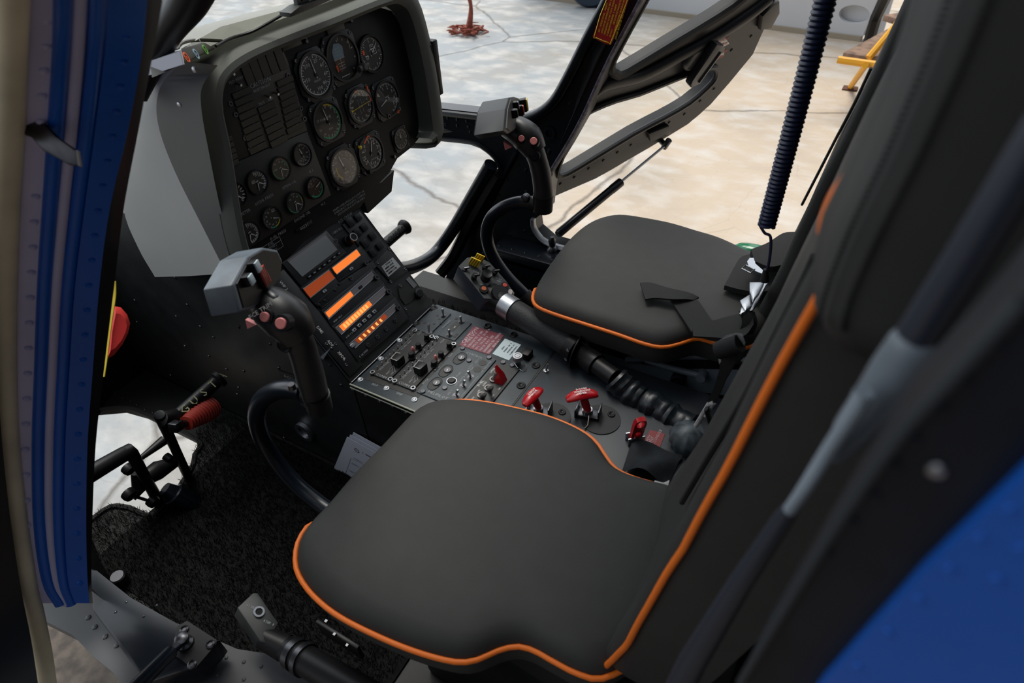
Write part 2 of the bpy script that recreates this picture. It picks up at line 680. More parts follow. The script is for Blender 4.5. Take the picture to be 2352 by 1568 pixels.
def tag(o, label, cat, group=None, kind=None):
    o['label'] = label
    o['category'] = cat
    if group:
        o['group'] = group
    if kind:
        o['kind'] = kind
    return o


def struct(name, bm, m, label=None, parent=None, smooth=True):
    o = obj(name, bm, m, parent, smooth)
    if parent is None:
        o['kind'] = 'structure'
        if label:
            o['label'] = label
            o['category'] = name.split('_')[0]
    return o


def sub(name, parent, f, m, **k):
    """build a part with a function that fills a bmesh"""
    bm = BM()
    f(bm)
    return obj(name, bm, m, parent, **k)


PANEL = Fr((-1.08, 0.66, 0.24), (0, 1, 0), (-math.sin(math.radians(7)), 0, math.cos(math.radians(7))))
PED = Fr((-0.892, 0.689, 0.0), (0, 1, 0), (-0.19, 0, 0.24))
CON = Fr((-0.892, 0.689, 0.0), (0, 1, 0), (-1, 0, 0))


def plate_holes(bm, fr, outer, holes, c0, c1):
    """flat plate with openings, given thickness"""
    edges = []
    for lp in [outer] + holes:
        vs = [bm.verts.new(fr.p(a, b, c0)) for a, b in lp]
        for i in range(len(vs)):
            edges.append(bm.edges.new((vs[i], vs[(i + 1) % len(vs)])))
    r = bmesh.ops.triangle_fill(bm, edges=edges, use_beauty=True, use_dissolve=False)
    fs = [g for g in r['geom'] if isinstance(g, bmesh.types.BMFace)]
    e = bmesh.ops.extrude_face_region(bm, geom=fs)
    vv = [g for g in e['geom'] if isinstance(g, bmesh.types.BMVert)]
    for v in vv:
        v.co += fr.n * (c1 - c0)
    return bm


def pxl(fr, pts, h=0.0):
    return [fr.px(x, y, h) for x, y in pts]


# =============================================================== the place outside
bm = BM()
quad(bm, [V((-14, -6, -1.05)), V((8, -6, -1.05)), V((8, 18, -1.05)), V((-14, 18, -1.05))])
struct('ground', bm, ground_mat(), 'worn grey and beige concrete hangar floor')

g = lambda x, y: P(x, y, 'z', -1.05)
a, b = g(1700, 58), g(1965, 93)
dirw = (b - a).normalized()
up = V((0, 0, 1))
fw = Fr(a, dirw, up)
L = (b - a).length
bm = BM()
u_r, v_r = fw.px(2010, 0), fw.px(2045, 0)
sx, sy = fw.px(1962, 33)
slot = [(sx + math.cos(t) * 0.15, sy + math.sin(t) * 0.085) for t in [2 * PI * k / 20 for k in range(20)]]
plate_holes(bm, fw, [(-3.2, 0), (L + 0.05, 0), (u_r[0] + 0.02, u_r[1]), (u_r[0] + 0.1, 3.0), (-3.2, 3.0)], [slot], 0.0, -0.05)
wf = struct('wall_far', bm, offwhite, 'white hangar panel with an oval slot behind the open door')
sub('trim', wf, lambda m: box(m, fw, -3.2, L + 0.05, 0, 0.05, 0, 0.03), mat('beige_skirting', (0.35, 0.30, 0.23), 0.7))
sub('backing', wf, lambda m: box(m, fw, sx - 0.3, sx + 0.3, sy - 0.2, sy + 0.2, -0.10, -0.08), offwhite)

# trestle bench of weathered planks on yellow painted legs
zt = -0.62
T = lambda x, y, z=zt: P(x, y, 'z', z)
tr = thing('work_trestle', 'yellow steel trestle carrying weathered wooden planks on the hangar floor', 'trestle', g(1950, 205))
c0 = T(1925, 130)
c1 = T(2025, 150)
foot = g(1952, 205)
top_far = T(2115, -10, -0.25)


def plank(m, x0, y0, x1, y1, x2, y2, z):
    A, B_, C_ = T(x0, y0, z), T(x1, y1, z), T(x2, y2, z)
    f = Fr(A, (B_ - A), (C_ - A) - (B_ - A).normalized() * (C_ - A).dot((B_ - A).normalized()))
    wv = ((C_ - A) - (B_ - A).normalized() * (C_ - A).dot((B_ - A).normalized())).length
    box(m, f, 0, (B_ - A).length, 0, wv, -0.045, 0.0, 0.006)


sub('plank', tr, lambda m: plank(m, 1937, 120, 2035, 138, 1985, 42, zt), woodm)
sub('plank', tr, lambda m: plank(m, 2030, 34, 2110, 58, 2048, -25, -0.42), woodm)
sub('cross_bar', tr, lambda m: tube(m, [T(1925, 137), T(2055, 155), T(2200, 178)], 0.028, 8), yelpaint)
sub('brace', tr, lambda m: tube(m, [T(1995, 133), top_far], 0.026, 8), yelpaint)
sub('leg', tr, lambda m: tube(m, [T(1988, 150), foot + V((0, 0, 0.02))], 0.024, 8), yelpaint)
sub('foot_plate', tr, lambda m: box(m, Fr(foot, (1, 0, 0), (0, 1, 0)), -0.06, 0.06, -0.05, 0.05, 0.0, 0.015, 0.004), brownm)
zb = T(2150, 90)
sub('leg', tr, lambda m: tube(m, [zb, V((zb.x + 0.05, zb.y, -1.04))], 0.024, 8), yelpaint)
zc = T(2160, 20, -0.42)
sub('leg', tr, lambda m: tube(m, [zc, V((zc.x + 0.02, zc.y + 0.2, -1.04))], 0.024, 8), yelpaint)
bm = BM()
q0 = P(2012, 40, 'z', -0.7)
tube(bm, [V((q0.x, q0.y, -1.04)), q0, P(2050, -40, 'z', -0.3)], 0.05, 6)
tag(obj('dark_post', bm, satin), 'black post standing behind the wooden planks', 'post')

# red rag hanging and heaped on the floor
bm = BM()
rp = g(1080, 80)
rnd = random.Random(3)
tube(bm, smooth_path([rp + V((-0.02, 0, 0.03)), rp + V((0.03, 0.02, 0.3)), rp + V((0.0, 0, 0.55)), rp + V((0.06, 0, 1.0))], 5), [0.045, 0.022, 0.028, 0.02], 8)
for k in range(60):
    an = rnd.uniform(0, 2 * PI)
    r0 = rnd.uniform(0.0, 0.16)
    p0 = rp + V((math.cos(an) * r0 * 1.25, math.sin(an) * r0 * 0.8, rnd.uniform(0.01, 0.06)))
    p1 = p0 + V((rnd.uniform(-0.12, 0.12), rnd.uniform(-0.1, 0.1), rnd.uniform(-0.02, 0.05)))
    p2 = p1 + V((rnd.uniform(-0.1, 0.1), rnd.uniform(-0.08, 0.08), 0))
    for q in (p0, p1, p2):
        q.z = max(q.z, -1.03)
    tube(bm, smooth_path([p0, p1, p2], 3), [0.004, rnd.uniform(0.008, 0.02), 0.003], 6)
tag(obj('rag', bm, ragm), 'frayed red rag hanging down and heaped on the concrete', 'rag')

# wheel standing beyond the far pillar
wp = g(1345, 22)
wt = thing('ground_wheel', 'blurred blue-black tyre standing on the concrete beyond the far pillar', 'wheel', (wp.x, wp.y, -1.05))
wfm = Fr(wp + V((0, 0.15, 0.28)), (0.95, 0.3, 0), (0, 0, 1))
sub('tyre', wt, lambda m: lathe_open(m, wfm, [(0.15, -0.08), (0.25, -0.09), (0.28, -0.05), (0.28, 0.05), (0.25, 0.09), (0.15, 0.08)], 32), tyre)
sub('hub', wt, lambda m: cyl(m, wfm, 0.155, -0.05, 0.05, 24), greypaint)

# clear plastic cover on the floor beyond the door
cp = g(1520, 6)
bm = BM()
f = Fr(cp, (1, 0.25, 0), (0, 1, 0.1))
loft(bm, [[f.p(math.cos(t) * r * 1.5, math.sin(t) * r, h) for t in [2 * PI * k / 24 for k in range(24)]] for r, h in ((0.34, 0.01), (0.33, 0.10), (0.26, 0.17), (0.1, 0.2))])
tag(obj('plastic_cover', bm, clearpl), 'clear plastic cover lying on the concrete beyond the open door', 'cover')

# =============================================================== fuselage shell
ZF = -0.4
bm = BM()
chin = [P(x, y, 'z', ZF) for x, y in ((150, 950), (215, 944), (285, 938), (335, 952), (455, 1012), (449, 1045), (436, 1085), (360, 1182), (300, 1168), (255, 1165), (205, 1200), (150, 1240))]
FL = Fr((0, 0, ZF), (1, 0, 0), (0, 1, 0))
plate_holes(bm, FL, [(-2.0, 0.10), (0.9, 0.10), (0.9, 1.60), (-1.42, 1.60), (-1.42, 0.80), (-2.0, 0.80)],
            [[(p.x, p.y) for p in chin if p.y > 0.11]], 0.0, -0.02)
rivets(bm, [P(x, y, 'z', ZF) for x, y in ((262, 902), (282, 914), (300, 921), (314, 930), (332, 941), (350, 948), (372, 955), (390, 968), (404, 978), (245, 915))], (0, 0, 1), 0.006)
struct('floor', bm, wallblk, 'black riveted cockpit floor with the chin window opening')

bm = BM()
FRIM = smooth_path([p + V((0, 0, 0.004)) for p in chin if p.y > 0.11], 3)
tube(bm, FRIM, 0.007, 6)
struct('trim_1', bm, rubber, 'black rubber edge around the chin window')

# nose wall ahead of the pedals and windshield
bm = BM()
rim = [V((-0.70, 1.62, 0.22)), V((-1.30, 1.62, 0.20)), V((-1.80, 1.45, 0.16)), V((-2.15, 1.15, 0.14)), V((-2.25, 0.86, 0.13)), V((-2.15, 0.56, 0.14)), V((-1.90, 0.27, 0.16)), V((-1.45, 0.10, 0.20)), V((-1.10, 0.06, 0.24))]
rim = smooth_path(rim, 5)
low = [V((p.x * 0.9, 0.86 + (p.y - 0.86) * 0.93, ZF)) for p in rim]
n = len(rim)
i0 = int(n * 0.22)
loft(bm, [rim[i0:], low[i0:]], closed=False, cap=False)
bmesh.ops.solidify(bm, geom=bm.faces[:], thickness=0.012)
box(bm, WORLD, -1.96, -1.92, 0.12, 1.05, ZF - 0.01, 0.13)
struct('wall_front', bm, wallblk, 'dark curved nose wall ahead of the pedals')
bm = BM()
tube(bm, rim[4:], 0.03, 8)
struct('trim_2', bm, gloss, 'black lower rim of the windshield')
bm = BM()
topr = [V((p.x * 0.30 + 0.0, 0.86 + (p.y - 0.86) * 0.72, 1.22)) for p in rim]
midr = [V((p.x * 0.80, 0.86 + (p.y - 0.86) * 0.93, 0.75)) for p in rim]
k0, k1 = 6, n - 8
loft(bm, [rim[k0:k1], [lerp(a, b, 0.5) + V((-0.05, 0, 0)) for a, b in zip(rim, midr)][k0:k1], midr[k0:k1], [lerp(a, b, 0.5) + V((-0.08, 0, 0.03)) for a, b in zip(midr, topr)][k0:k1], topr[k0:k1]], closed=False, cap=False)
struct('window_1', bm, pane, 'clear curved windshield')

# roof and rear bulkhead of the cabin (shade the cockpit)
bm = BM()
box(bm, WORLD, -0.72, 1.0, 0.12, 1.62, 1.27, 1.33, 0.02)
struct('ceiling', bm, wallblk, 'dark cabin roof')
bm = BM()
box(bm, WORLD, 0.55, 0.60, 0.16, 1.60, ZF, 1.27, 0.01)
struct('wall_back', bm, wallblk, 'dark bulkhead behind the seats')
bm = BM()
box(bm, WORLD, 0.30, 0.55, 1.50, 1.58, ZF, 1.27, 0.01)
struct('wall_right', bm, wallblk, 'dark cabin side behind the far seat')

# far door frame: pillar, lower cross member and sill in one frame
FS = Fr((0, 1.6, 0), (1, 0, 0), (0, 0, 1))
outl = [(860, 240), (995, 247), (1113, 260), (1190, 270), (1228, 257), (1262, 232), (1292, 188), (1345, 85), (1389, 0), (1430, -95),
        (1525, -95), (1478, 0), (1402, 140), (1346, 264), (1308, 332), (1270, 395), (1262, 440), (1258, 480), (1228, 503), (1232, 530), (1262, 556), (1320, 572), (1420, 620),
        (1500, 760), (1380, 840), (1170, 800), (1010, 668), (1040, 600), (1092, 512), (1130, 452), (1153, 402), (1148, 384), (1135, 366), (1109, 343), (1077, 331), (969, 320), (860, 306)]
bm = BM()
uv = pxl(FS, outl)
plate_holes(bm, FS, uv, [], -0.05, 0.0)
bmesh.ops.recalc_face_normals(bm, faces=bm.faces[:])
rp1 = [FS.p(*FS.px(x, y), 0) for x, y in
       [(1006, 266), (1028, 270), (1050, 274), (1072, 278), (1094, 281), (1024, 285), (1050, 288), (1076, 291), (1100, 294), (1080, 303), (1104, 306), (1178, 370), (1170, 388), (1160, 404), (1148, 424), (1138, 444), (1126, 462), (1112, 482), (1208, 390), (1208, 440), (1166, 412), (1146, 448), (1190, 378), (1205, 530), (1222, 538), (1180, 545), (1260, 350), (1310, 235), (1262, 345)]]
rivets(bm, rp1, FS.n, 0.0055)
fr_far = struct('trim_3', bm, gloss, 'glossy black far door frame with pillar and sill')
# rounded inner spine of the pillar, a lighter edge catching the sky
sub('pillar_edge', fr_far, lambda m: tube(m, smooth_path([FS.p(*FS.px(x, y), 0.006) for x, y in ((1200, 275), (1236, 262), (1272, 234), (1304, 182), (1354, 84), (1398, 0), (1438, -90))], 5), 0.016, 10), gloss)
0 and sub('pillar_spine', fr_far, lambda m: tube(m, smooth_path([FS.p(*FS.px(x, y), 0.0) for x, y in ((1290, 285), (1330, 200), (1380, 100), (1425, 0), (1465, -90))], 5), 0.035, 10, flat=1.0), gloss)
sub('member_edge', fr_far, lambda m: (tube(m, smooth_path([FS.p(*FS.px(x, y), 0.004) for x, y in ((870, 246), (995, 256), (1113, 269), (1190, 278))], 4), 0.010, 8),
                                      tube(m, smooth_path([FS.p(*FS.px(x, y), 0.002) for x, y in ((870, 303), (969, 315), (1077, 326), (1112, 340), (1140, 366), (1155, 400))], 4), 0.007, 8)), gloss)
sub('door_seal', fr_far, lambda m: tube(m, smooth_path([FS.p(*FS.px(x, y), 0.012) for x, y in ((1515, -80), (1472, 5), (1398, 145), (1342, 266), (1304, 334), (1268, 394), (1258, 440))], 5), 0.006, 6), mat('seal_lilac', (0.16, 0.14, 0.17), 0.5, noise=0.7, nscale=60))
sub('gusset', fr_far, lambda m: (prism(m, FS, pxl(FS, [(1196, 280), (1222, 268), (1232, 292), (1218, 306)]), 0, 0.012, 0.003), prism(m, FS, pxl(FS, [(1186, 345), (1192, 350), (1112, 500), (1094, 512)]), 0, 0.012, 0.002)), greypaint.copy() if False else gloss)
chf = FS.px(1263, 305)
sub('hole_boss', fr_far, lambda m: ring(m, FS.at(*chf), 0.012, 0.020, 0.0, 0.006, 20), gloss)
# bare metal arch at the foot of the frame
sub('sill_arch', fr_far, lambda m: tube(m, smooth_path([FS.p(*FS.px(x, y), 0.006) for x, y in ((1226, 500), (1229, 522), (1245, 545), (1270, 560), (1310, 572), (1350, 585))], 5), 0.014, 8, flat=0.5), mat('bare_grey_metal', (0.42, 0.43, 0.45), 0.4, 0.6))
# sill shelf
bm = BM()
zs = -0.13
shelf = [P(x, y, 'z', zs) for x, y in ((1108, 532), (1180, 512), (1262, 560), (1340, 590), (1420, 640), (1330, 606), (1215, 580), (1150, 560))]
box(bm, WORLD, -1.02, 0.25, 1.50, 1.60, zs - 0.05, zs, 0.008)
box(bm, WORLD, -1.06, 0.25, 1.50, 1.53, ZF, zs - 0.03, 0.0)
rivets(bm, [V((-1.0 + 0.05 * k, 1.525, zs)) for k in range(8)], (0, 0, 1), 0.005)
struct('trim_4', bm, gloss, 'black door sill on the far side')
# far chin window lower tube
bm = BM()
tp = [P(1128, 378, 'y', 1.57), P(1085, 452, 'y', 1.57), P(1045, 520, 'y', 1.56), P(1012, 567, 'y', 1.53), P(985, 594, 'y', 1.45), P(948, 612, 'y', 1.30), P(905, 622, 'y', 1.12)]
tube(bm, smooth_path(tp, 6), 0.023, 14)
struct('trim_5', bm, gloss, 'glossy black bent tube rising to the far door frame')
bm = BM()
tp2 = [P(1145, 398, 'y', 1.585), P(1103, 470, 'y', 1.585), P(1068, 535, 'y', 1.575), P(1040, 590, 'y', 1.55), P(1010, 630, 'y', 1.5)]
tube(bm, smooth_path(tp2, 5), 0.022, 6, flat=1.0)
struct('trim_6', bm, satin, 'black frame member behind the bent tube')
# far inner chin panel
bm = BM()
quad(bm, [V((-1.42, 1.03, ZF)), V((-1.42, 1.55, ZF)), V((-1.02, 1.60, ZF)), V((-0.9, 1.03, ZF))])
bm.free()

# =============================================================== far open door
hA, hB = V((-0.833, 1.6, 0.085)), V((-0.58, 1.6, 0.626))
vdir = (hB - hA).normalized()
ud = V((math.cos(math.radians(66)), math.sin(math.radians(66)), 0))
ud = (ud - vdir * ud.dot(vdir)).normalized()
FD = Fr(hA + V((0.0, 0.095, 0)), ud, vdir)
FD.n = -FD.n if FD.n.dot(CAM - FD.o) < 0 else FD.n
dout = pxl(FD, [(1250, 418), (1250, 447), (1275, 450), (1368, 410), (1495, 337), (1580, 285), (1632, 240), (1678, 187), (1729, 125), (1757, 62), (1780, 25), (1783, 0), (1775, -40), (1735, -110), (1590, -190), (1490, -165), (1450, -10), (1372, 135), (1318, 262), (1282, 340)])
dlow = pxl(FD, [(1277, 393), (1290, 355), (1318, 300), (1342, 262), (1362, 248), (1412, 228), (1465, 213), (1540, 183), (1605, 158), (1636, 152), (1645, 160), (1641, 178), (1622, 200), (1580, 236), (1525, 268), (1453, 306), (1325, 384), (1292, 401), (1281, 402)])
dup_ = pxl(FD, [(1400, 156), (1403, 132), (1440, 60), (1478, -10), (1525, -110), (1640, -120), (1725, -45), (1700, -5), (1644, 36), (1538, 100), (1434, 163), (1412, 167)])
dup_ = sm2(dup_, 2)
dlow = sm2(dlow, 2)
bm = BM()
plate_holes(bm, FD, dout, [dlow, dup_], -0.035, 0.0)
rivets(bm, [FD.p(*FD.px(x, y), 0) for x, y in ((1287, 422), (1319, 407), (1352, 387), (1386, 368), (1418, 350), (1449, 333), (1502, 296), (1572, 262), (1608, 232), (1640, 204), (1537, 281), (1680, 115), (1725, 83))], FD.n, 0.006)
door = struct('door_1', bm, doorplastic, 'black far cockpit door swung open with two windows')
sub('window_rim', door, lambda m: tube(m, [FD.p(a, b, 0.004) for a, b in dlow], 0.010, 8, closed=True), doorplastic)
sub('window_rim', door, lambda m: tube(m, [FD.p(a, b, 0.006) for a, b in dup_], 0.014, 8, closed=True), rubber)
sub('pane', door, lambda m: quad(m, [FD.p(a, b, -0.02) for a, b in dlow]), pane)
sub('pane', door, lambda m: quad(m, [FD.p(a, b, -0.02) for a, b in dup_]), pane)
# moulded swage between the windows
sw = [FD.p(*FD.px(x, y), 0.0) for x, y in ((1342, 262), (1370, 205), (1410, 187), (1470, 172), (1560, 125), (1640, 82), (1720, 30), (1765, -5))]
sub('swage', door, lambda m: tube(m, smooth_path(sw, 5), [0.01, 0.02, 0.022, 0.022, 0.022, 0.022, 0.02], 10, flat=1.0), doorplastic)
sub('edge_strip', door, lambda m: tube(m, smooth_path([FD.p(*FD.px(x, y), -0.018) for x, y in ((1262, 452), (1368, 415), (1495, 341), (1580, 290), (1634, 244), (1680, 191))], 5), 0.009, 6), mat('clear_edge_strip', (0.30, 0.27, 0.23), 0.4))
sub('corner_cap', door, lambda m: prism(m, FD, pxl(FD, [(1738, 62), (1762, 58), (1782, 22), (1781, -5), (1765, 5), (1742, 30)]), 0, 0.02, 0.005), greycap)
# handle
hd = sub('handle', door, lambda m: prism(m, FD, pxl(FD, [(1563, 176), (1567, 182), (1588, 172), (1592, 160), (1644, 92), (1640, 84), (1625, 82), (1616, 92), (1570, 164)]), 0.02, 0.045, 0.005), mat('handle_grey', (0.05, 0.05, 0.055), 0.35))
sub('handle_slot', hd, lambda m: tube(m, [FD.p(*FD.px(x, y), 0.046) for x, y in ((1583, 168), (1632, 98))], 0.005, 6), dmetal)
hf = FD.at(*FD.px(1592, 128))
sub('handle_boss', door, lambda m: lathe(m, hf, [(0.045, 0), (0.043, 0.012), (0.034, 0.02), (0.02, 0.022)], 24), mat('handle_grey', (0, 0, 0)))


def placard(m, fr, pxs, h, colr=None):
    prism(m, fr, pxl(fr, pxs), h, h + 0.0008)


def rows_on(m, fr, tl, tr_, bl, nrow, hf=0.55, h=0.0012, seed=1, ragged=0.0):
    """rows of tiny lettering across a label; corners are top-left, top-right, bottom-left pixels"""
    A, B_, C_ = V((*fr.px(*tl), 0)), V((*fr.px(*tr_), 0)), V((*fr.px(*bl), 0))
    uu = (B_ - A)
    vv = (A - C_)
    w_, hh = uu.length, vv.length
    f = Fr(fr.p(C_.x, C_.y, 0), fr.u * uu.x + fr.v * uu.y, fr.u * vv.x + fr.v * vv.y)
    f.n = fr.n
    f.v = fr.n.cross(f.u)
    if f.v.dot(fr.u * vv.x + fr.v * vv.y) < 0:
        f.v = -f.v
    rr = random.Random(seed)
    for k in range(nrow):
        y = hh * (1 - (k + 0.8) / nrow)
        s = rr.uniform(0, ragged) * w_
        scribble(m, f, w_ * 0.05 + s, w_ * 0.95 - s, y, hh / nrow * hf, h, seed * 31 + k)
    return m


for tl, tr_, br, bl in (((1662, 82), (1675, 100), (1652, 112), (1640, 97)), ((1642, 112), (1664, 112), (1662, 128), (1636, 142))):
    lb = sub('label', door, lambda m: placard(m, FD, (tl, tr_, br, bl), 0.0), white)
    lb['label'] = 'white label with red lettering'
for tl, tr_, br, bl in (((1650, 90), (1673, 83), (1670, 100), (1645, 110)), ((1640, 122), (1666, 113), (1662, 128), (1636, 141))):
    sub('label_lettering', door, lambda m: rows_on(m, FD, tl, tr_, bl, 2, 0.55, 0.0016, 4), redbright)

# red placard on the pillar
pq = [(1410, -20), (1462, -18), (1417, 91), (1378, 76)]
pl = sub('placard', fr_far, lambda m: prism(m, FS, sm2(pxl(FS, [(1412, -22), (1425, -24), (1452, -22), (1460, -14), (1421, 84), (1416, 91), (1408, 92), (1382, 80), (1376, 74), (1379, 66)]), 2), 0.037, 0.0385), redbright)
pl['label'] = 'red instruction placard with yellow border and lettering'
sub('placard_border', fr_far, lambda m: tube(m, [FS.p(a, b, 0.039) for a, b in sm2(pxl(FS, [(1412, -18), (1452, -18), (1457, -12), (1419, 83), (1412, 88), (1384, 77), (1381, 70)]), 2)], 0.0014, 4, closed=True), hazard)


def plac_rows(m):
    f = Fr(FS.p(*FS.px(1384, 71), 0.0385), FS.p(*FS.px(1414, 84), 0) - FS.p(*FS.px(1384, 71), 0), (0, 0, 1))
    f.n = FS.n
    f.u = (f.u - FS.n * f.u.dot(FS.n)).normalized()
    f.v = (FS.n.cross(f.u)).normalized()
    if f.v.z < 0:
        f.v = -f.v
    L_ = 0.125
    for k in range(7):
        fu = Fr(f.p(0.006 + k * 0.0078, 0.006, 0), f.v, -f.u)
        fu.n = FS.n
        scribble(m, fu, 0.004, L_ * (0.6 + 0.3 * ((k * 37) % 10) / 10), -0.001, 0.0042, 0.0012, k + 5)


sub('placard_lettering', fr_far, plac_rows, hazard)

# gas strut of the far door
gs = thing('gas_strut', 'black gas strut with thin steel rod propping the far open door', 'gas strut', V((-0.84, 1.58, zs)))
s0 = P(1272, 545, 'y', 1.575)
s1 = FD.p(*FD.px(1520, 325), 0.02)
mid = lerp(s0, s1, (1420 - 1272) / (1520 - 1272) * 0.97)
sub('cylinder', gs, lambda m: tube(m, [lerp(s0, s1, 0.03), lerp(s0, s1, 0.045), lerp(s0, mid, 0.85), lerp(s0, mid, 0.86), mid], [0.011, 0.0145, 0.0145, 0.0155, 0.0155], 16), gloss)
sub('rod', gs, lambda m: tube(m, [mid, s1], 0.005, 10), metal)
sub('end_fitting', gs, lambda m: (tube(m, [s1 - V((0.005, 0.0, 0.01)), s1 + V((0.012, 0, 0.022))], 0.011, 10), tube(m, [s1, s1 - FD.n * 0.03], 0.010, 10)), dmetal)
sub('end_fitting', gs, lambda m: (lathe(m, Fr(s0 + V((-0.006, 0, -0.055)), (1, 0, 0), (0, 1, 0)), [(0.02, 0), (0.018, 0.012), (0.009, 0.02), (0.012, 0.03), (0.013, 0.042), (0.006, 0.055)], 14)), dmetal)
sub('door_bracket', door, lambda m: prism(m, FD, pxl(FD, [(1488, 318), (1484, 300), (1530, 282), (1536, 300)]), 0, 0.018, 0.004), doorplastic)


# =============================================================== instrument panel
def SP(x, y, h=0.0):
    return PANEL.px(x, y, h)


ip = thing('instrument_panel', 'tall black instrument panel crowded with round dials under a grey hood', 'instrument panel', (-1.12, 0.99, 0.24))
po = pxl(PANEL, [(545, 572), (536, 545), (500, 336), (484, 262), (482, 215), (500, 178), (545, 140), (610, 110), (760, 55), (868, 15), (900, 25), (922, 60), (948, 180), (962, 280), (962, 318), (950, 335), (912, 362), (896, 396), (850, 440), (828, 478), (700, 550), (620, 640), (590, 640)])
sub('panel_face', ip, lambda m: prism(m, PANEL, po, -0.02, 0.0, 0.002), pblack)

# hood: rounded rectangular lip round the panel, flaring aft
hin = pxl(PANEL, [(552, 600), (528, 520), (497, 340), (480, 262), (478, 218), (490, 183), (530, 150), (600, 117), (740, 62), (850, 18), (888, 14), (915, 48), (945, 165), (964, 285), (962, 303), (955, 316)])
hin = [(p.x, p.y) for p in smooth_path([V((a, b, 0)) for a, b in hin], 4)]
cu_, cv_ = 0.33, 0.20


def hood(m):
    rings = []
    n_ = len(hin)
    for grow, dep in ((0.0, -0.005), (0.0, 0.045), (0.008, 0.054), (0.018, 0.050), (0.026, 0.035), (0.030, 0.0), (0.031, -0.06)):
        r_ = []
        for k, (a, b) in enumerate(hin):
            p0 = V(hin[max(0, k - 1)])
            p1 = V(hin[min(n_ - 1, k + 1)])
            d = (p1 - p0).normalized()
            nn = V((-d.y, d.x))
            if nn.dot(V((a - cu_, b - cv_))) < 0:
                nn = -nn
            g_ = grow
            if a > 0.62:
                g_ = grow * (2.3 if k < n_ - 8 else 2.3 - 1.9 * (k - n_ + 8) / 8)
            if a < 0.12 and dep < 0.02 and grow > 0.02:
                dep_ = 0.02
            else:
                dep_ = dep
            r_.append(PANEL.p(a + nn.x * g_, b + nn.y * g_, dep_))
        rings.append(r_)
    loft(m, rings, closed=False, cap=False)


sub('hood', ip, hood, hoodmat)


# pale side shell and top of the cowl running forward
def side_shell(m):
    aft = [P(x, y, 'y', 0.63) for x, y in ((410, 128), (375, 170), (360, 232), (366, 310), (420, 430), (470, 530), (512, 612))]
    aft = [V((p.x, 0.63, p.z)) for p in aft]
    A = [PANEL.p(a, b, 0.0) for a, b in hin[:28]]
    lo = [V((-1.40, 0.635, 0.115)), V((-1.50, 0.66, 0.135))]
    q = lambda x, y, yy: P(x, y, 'y', yy)
    r0 = [q(555, 615, 0.655), q(512, 500, 0.655), q(478, 340, 0.655), q(462, 245, 0.655), q(466, 195, 0.67), q(500, 150, 0.72)]
    r1 = [q(520, 628, 0.635), q(465, 520, 0.632), q(400, 390, 0.632), q(362, 280, 0.632), q(368, 200, 0.635), q(420, 140, 0.65)]
    r2 = [q(430, 634, 0.63), q(370, 560, 0.628), q(330, 440, 0.628), q(322, 320, 0.628), q(332, 220, 0.63), q(360, 160, 0.645)]
    r3 = [q(356, 636, 0.635), q(318, 570, 0.632), q(284, 480, 0.635), q(285, 340, 0.64), q(300, 230, 0.645), q(325, 160, 0.66)]
    return r0, r1, r2, r3


r0, r1, r2, r3 = side_shell(None)
sub('hood_flank', ip, lambda m: loft(m, [smooth_path(r0, 5), smooth_path(r1, 5)], closed=False, cap=False), mat('flank_grey', (0.27, 0.27, 0.23), 0.7, noise=0.05, nscale=4))
r4 = [V((p.x - 0.07, 0.72, p.z)) for p in r3]
sub('side_cover', ip, lambda m: loft(m, [smooth_path(r1, 5), smooth_path(r2, 5), smooth_path(r3, 5), smooth_path(r4, 5)], closed=False, cap=False), shellmat)
# underside of the cover
sub('cover_underside', ip, lambda m: loft(m, [[V((p.x, p.y + 0.01, p.z + 0.006)) for p in (r1[0], r2[0], r3[0], r4[0])], [V((p.x, 0.686, p.z + 0.01)) for p in (r1[0], r2[0], r3[0], r4[0])]], closed=False, cap=False), wallblk)


def topdeck(m):
    pr = [(-1.12, 0.0), (-1.22, -0.012), (-1.33, -0.05), (-1.45, -0.12), (-1.55, -0.24)]
    rows = []
    for y, z in ((0.64, 0.66), (0.70, 0.695), (0.82, 0.712), (1.0, 0.705), (1.18, 0.695), (1.32, 0.66), (1.36, 0.56)):
        rows.append([V((x, y, z + dz)) for x, dz in pr])
    loft(m, rows, closed=False, cap=False)
    bmesh.ops.solidify(m, geom=m.faces[:], thickness=0.004)


sub('top_cover', ip, topdeck, shellmat)
sub('white_cover', ip, lambda m: loft(m, [[P(x, y, 'y', 0.615) for x, y in ((333, 176), (420, 148), (412, 118), (345, 140))], [P(x, y, 'y', 0.66) for x, y in ((333, 174), (425, 148), (416, 112), (349, 134))]], closed=True), whitecap)
for x, y in ((413, 240), (447, 160)):
    f = Fr(P(x, y, 'y', 0.627), (1, 0, 0), (0, 0, 1))
    sub('screw', ip, lambda m: lathe(m, f, [(0.005, 0), (0.0045, 0.002), (0.0015, 0.003)], 12), metal)
# latches on the far side of the hood
sub('latch', ip, lambda m: (box(m, Fr(P(993, 150, 'y', 1.39), (1, 0, 0), (0, 0, 1)), -0.025, 0.02, -0.075, 0.065, -0.01, 0.012, 0.004), box(m, Fr(P(990, 115, 'y', 1.39), (1, 0, 0), (0, 0, 1)), -0.015, 0.015, -0.02, 0.02, -0.01, 0.02, 0.004)), satin)
# lower right flap
sub('map_pocket', ip, lambda m: loft(m, [[PANEL.p(*SP(x, y), h) for x, y in ((832, 442), (880, 418), (908, 391), (902, 440), (848, 490))] for h in (-0.004, -0.06)]), pblack)

_screw_me = None


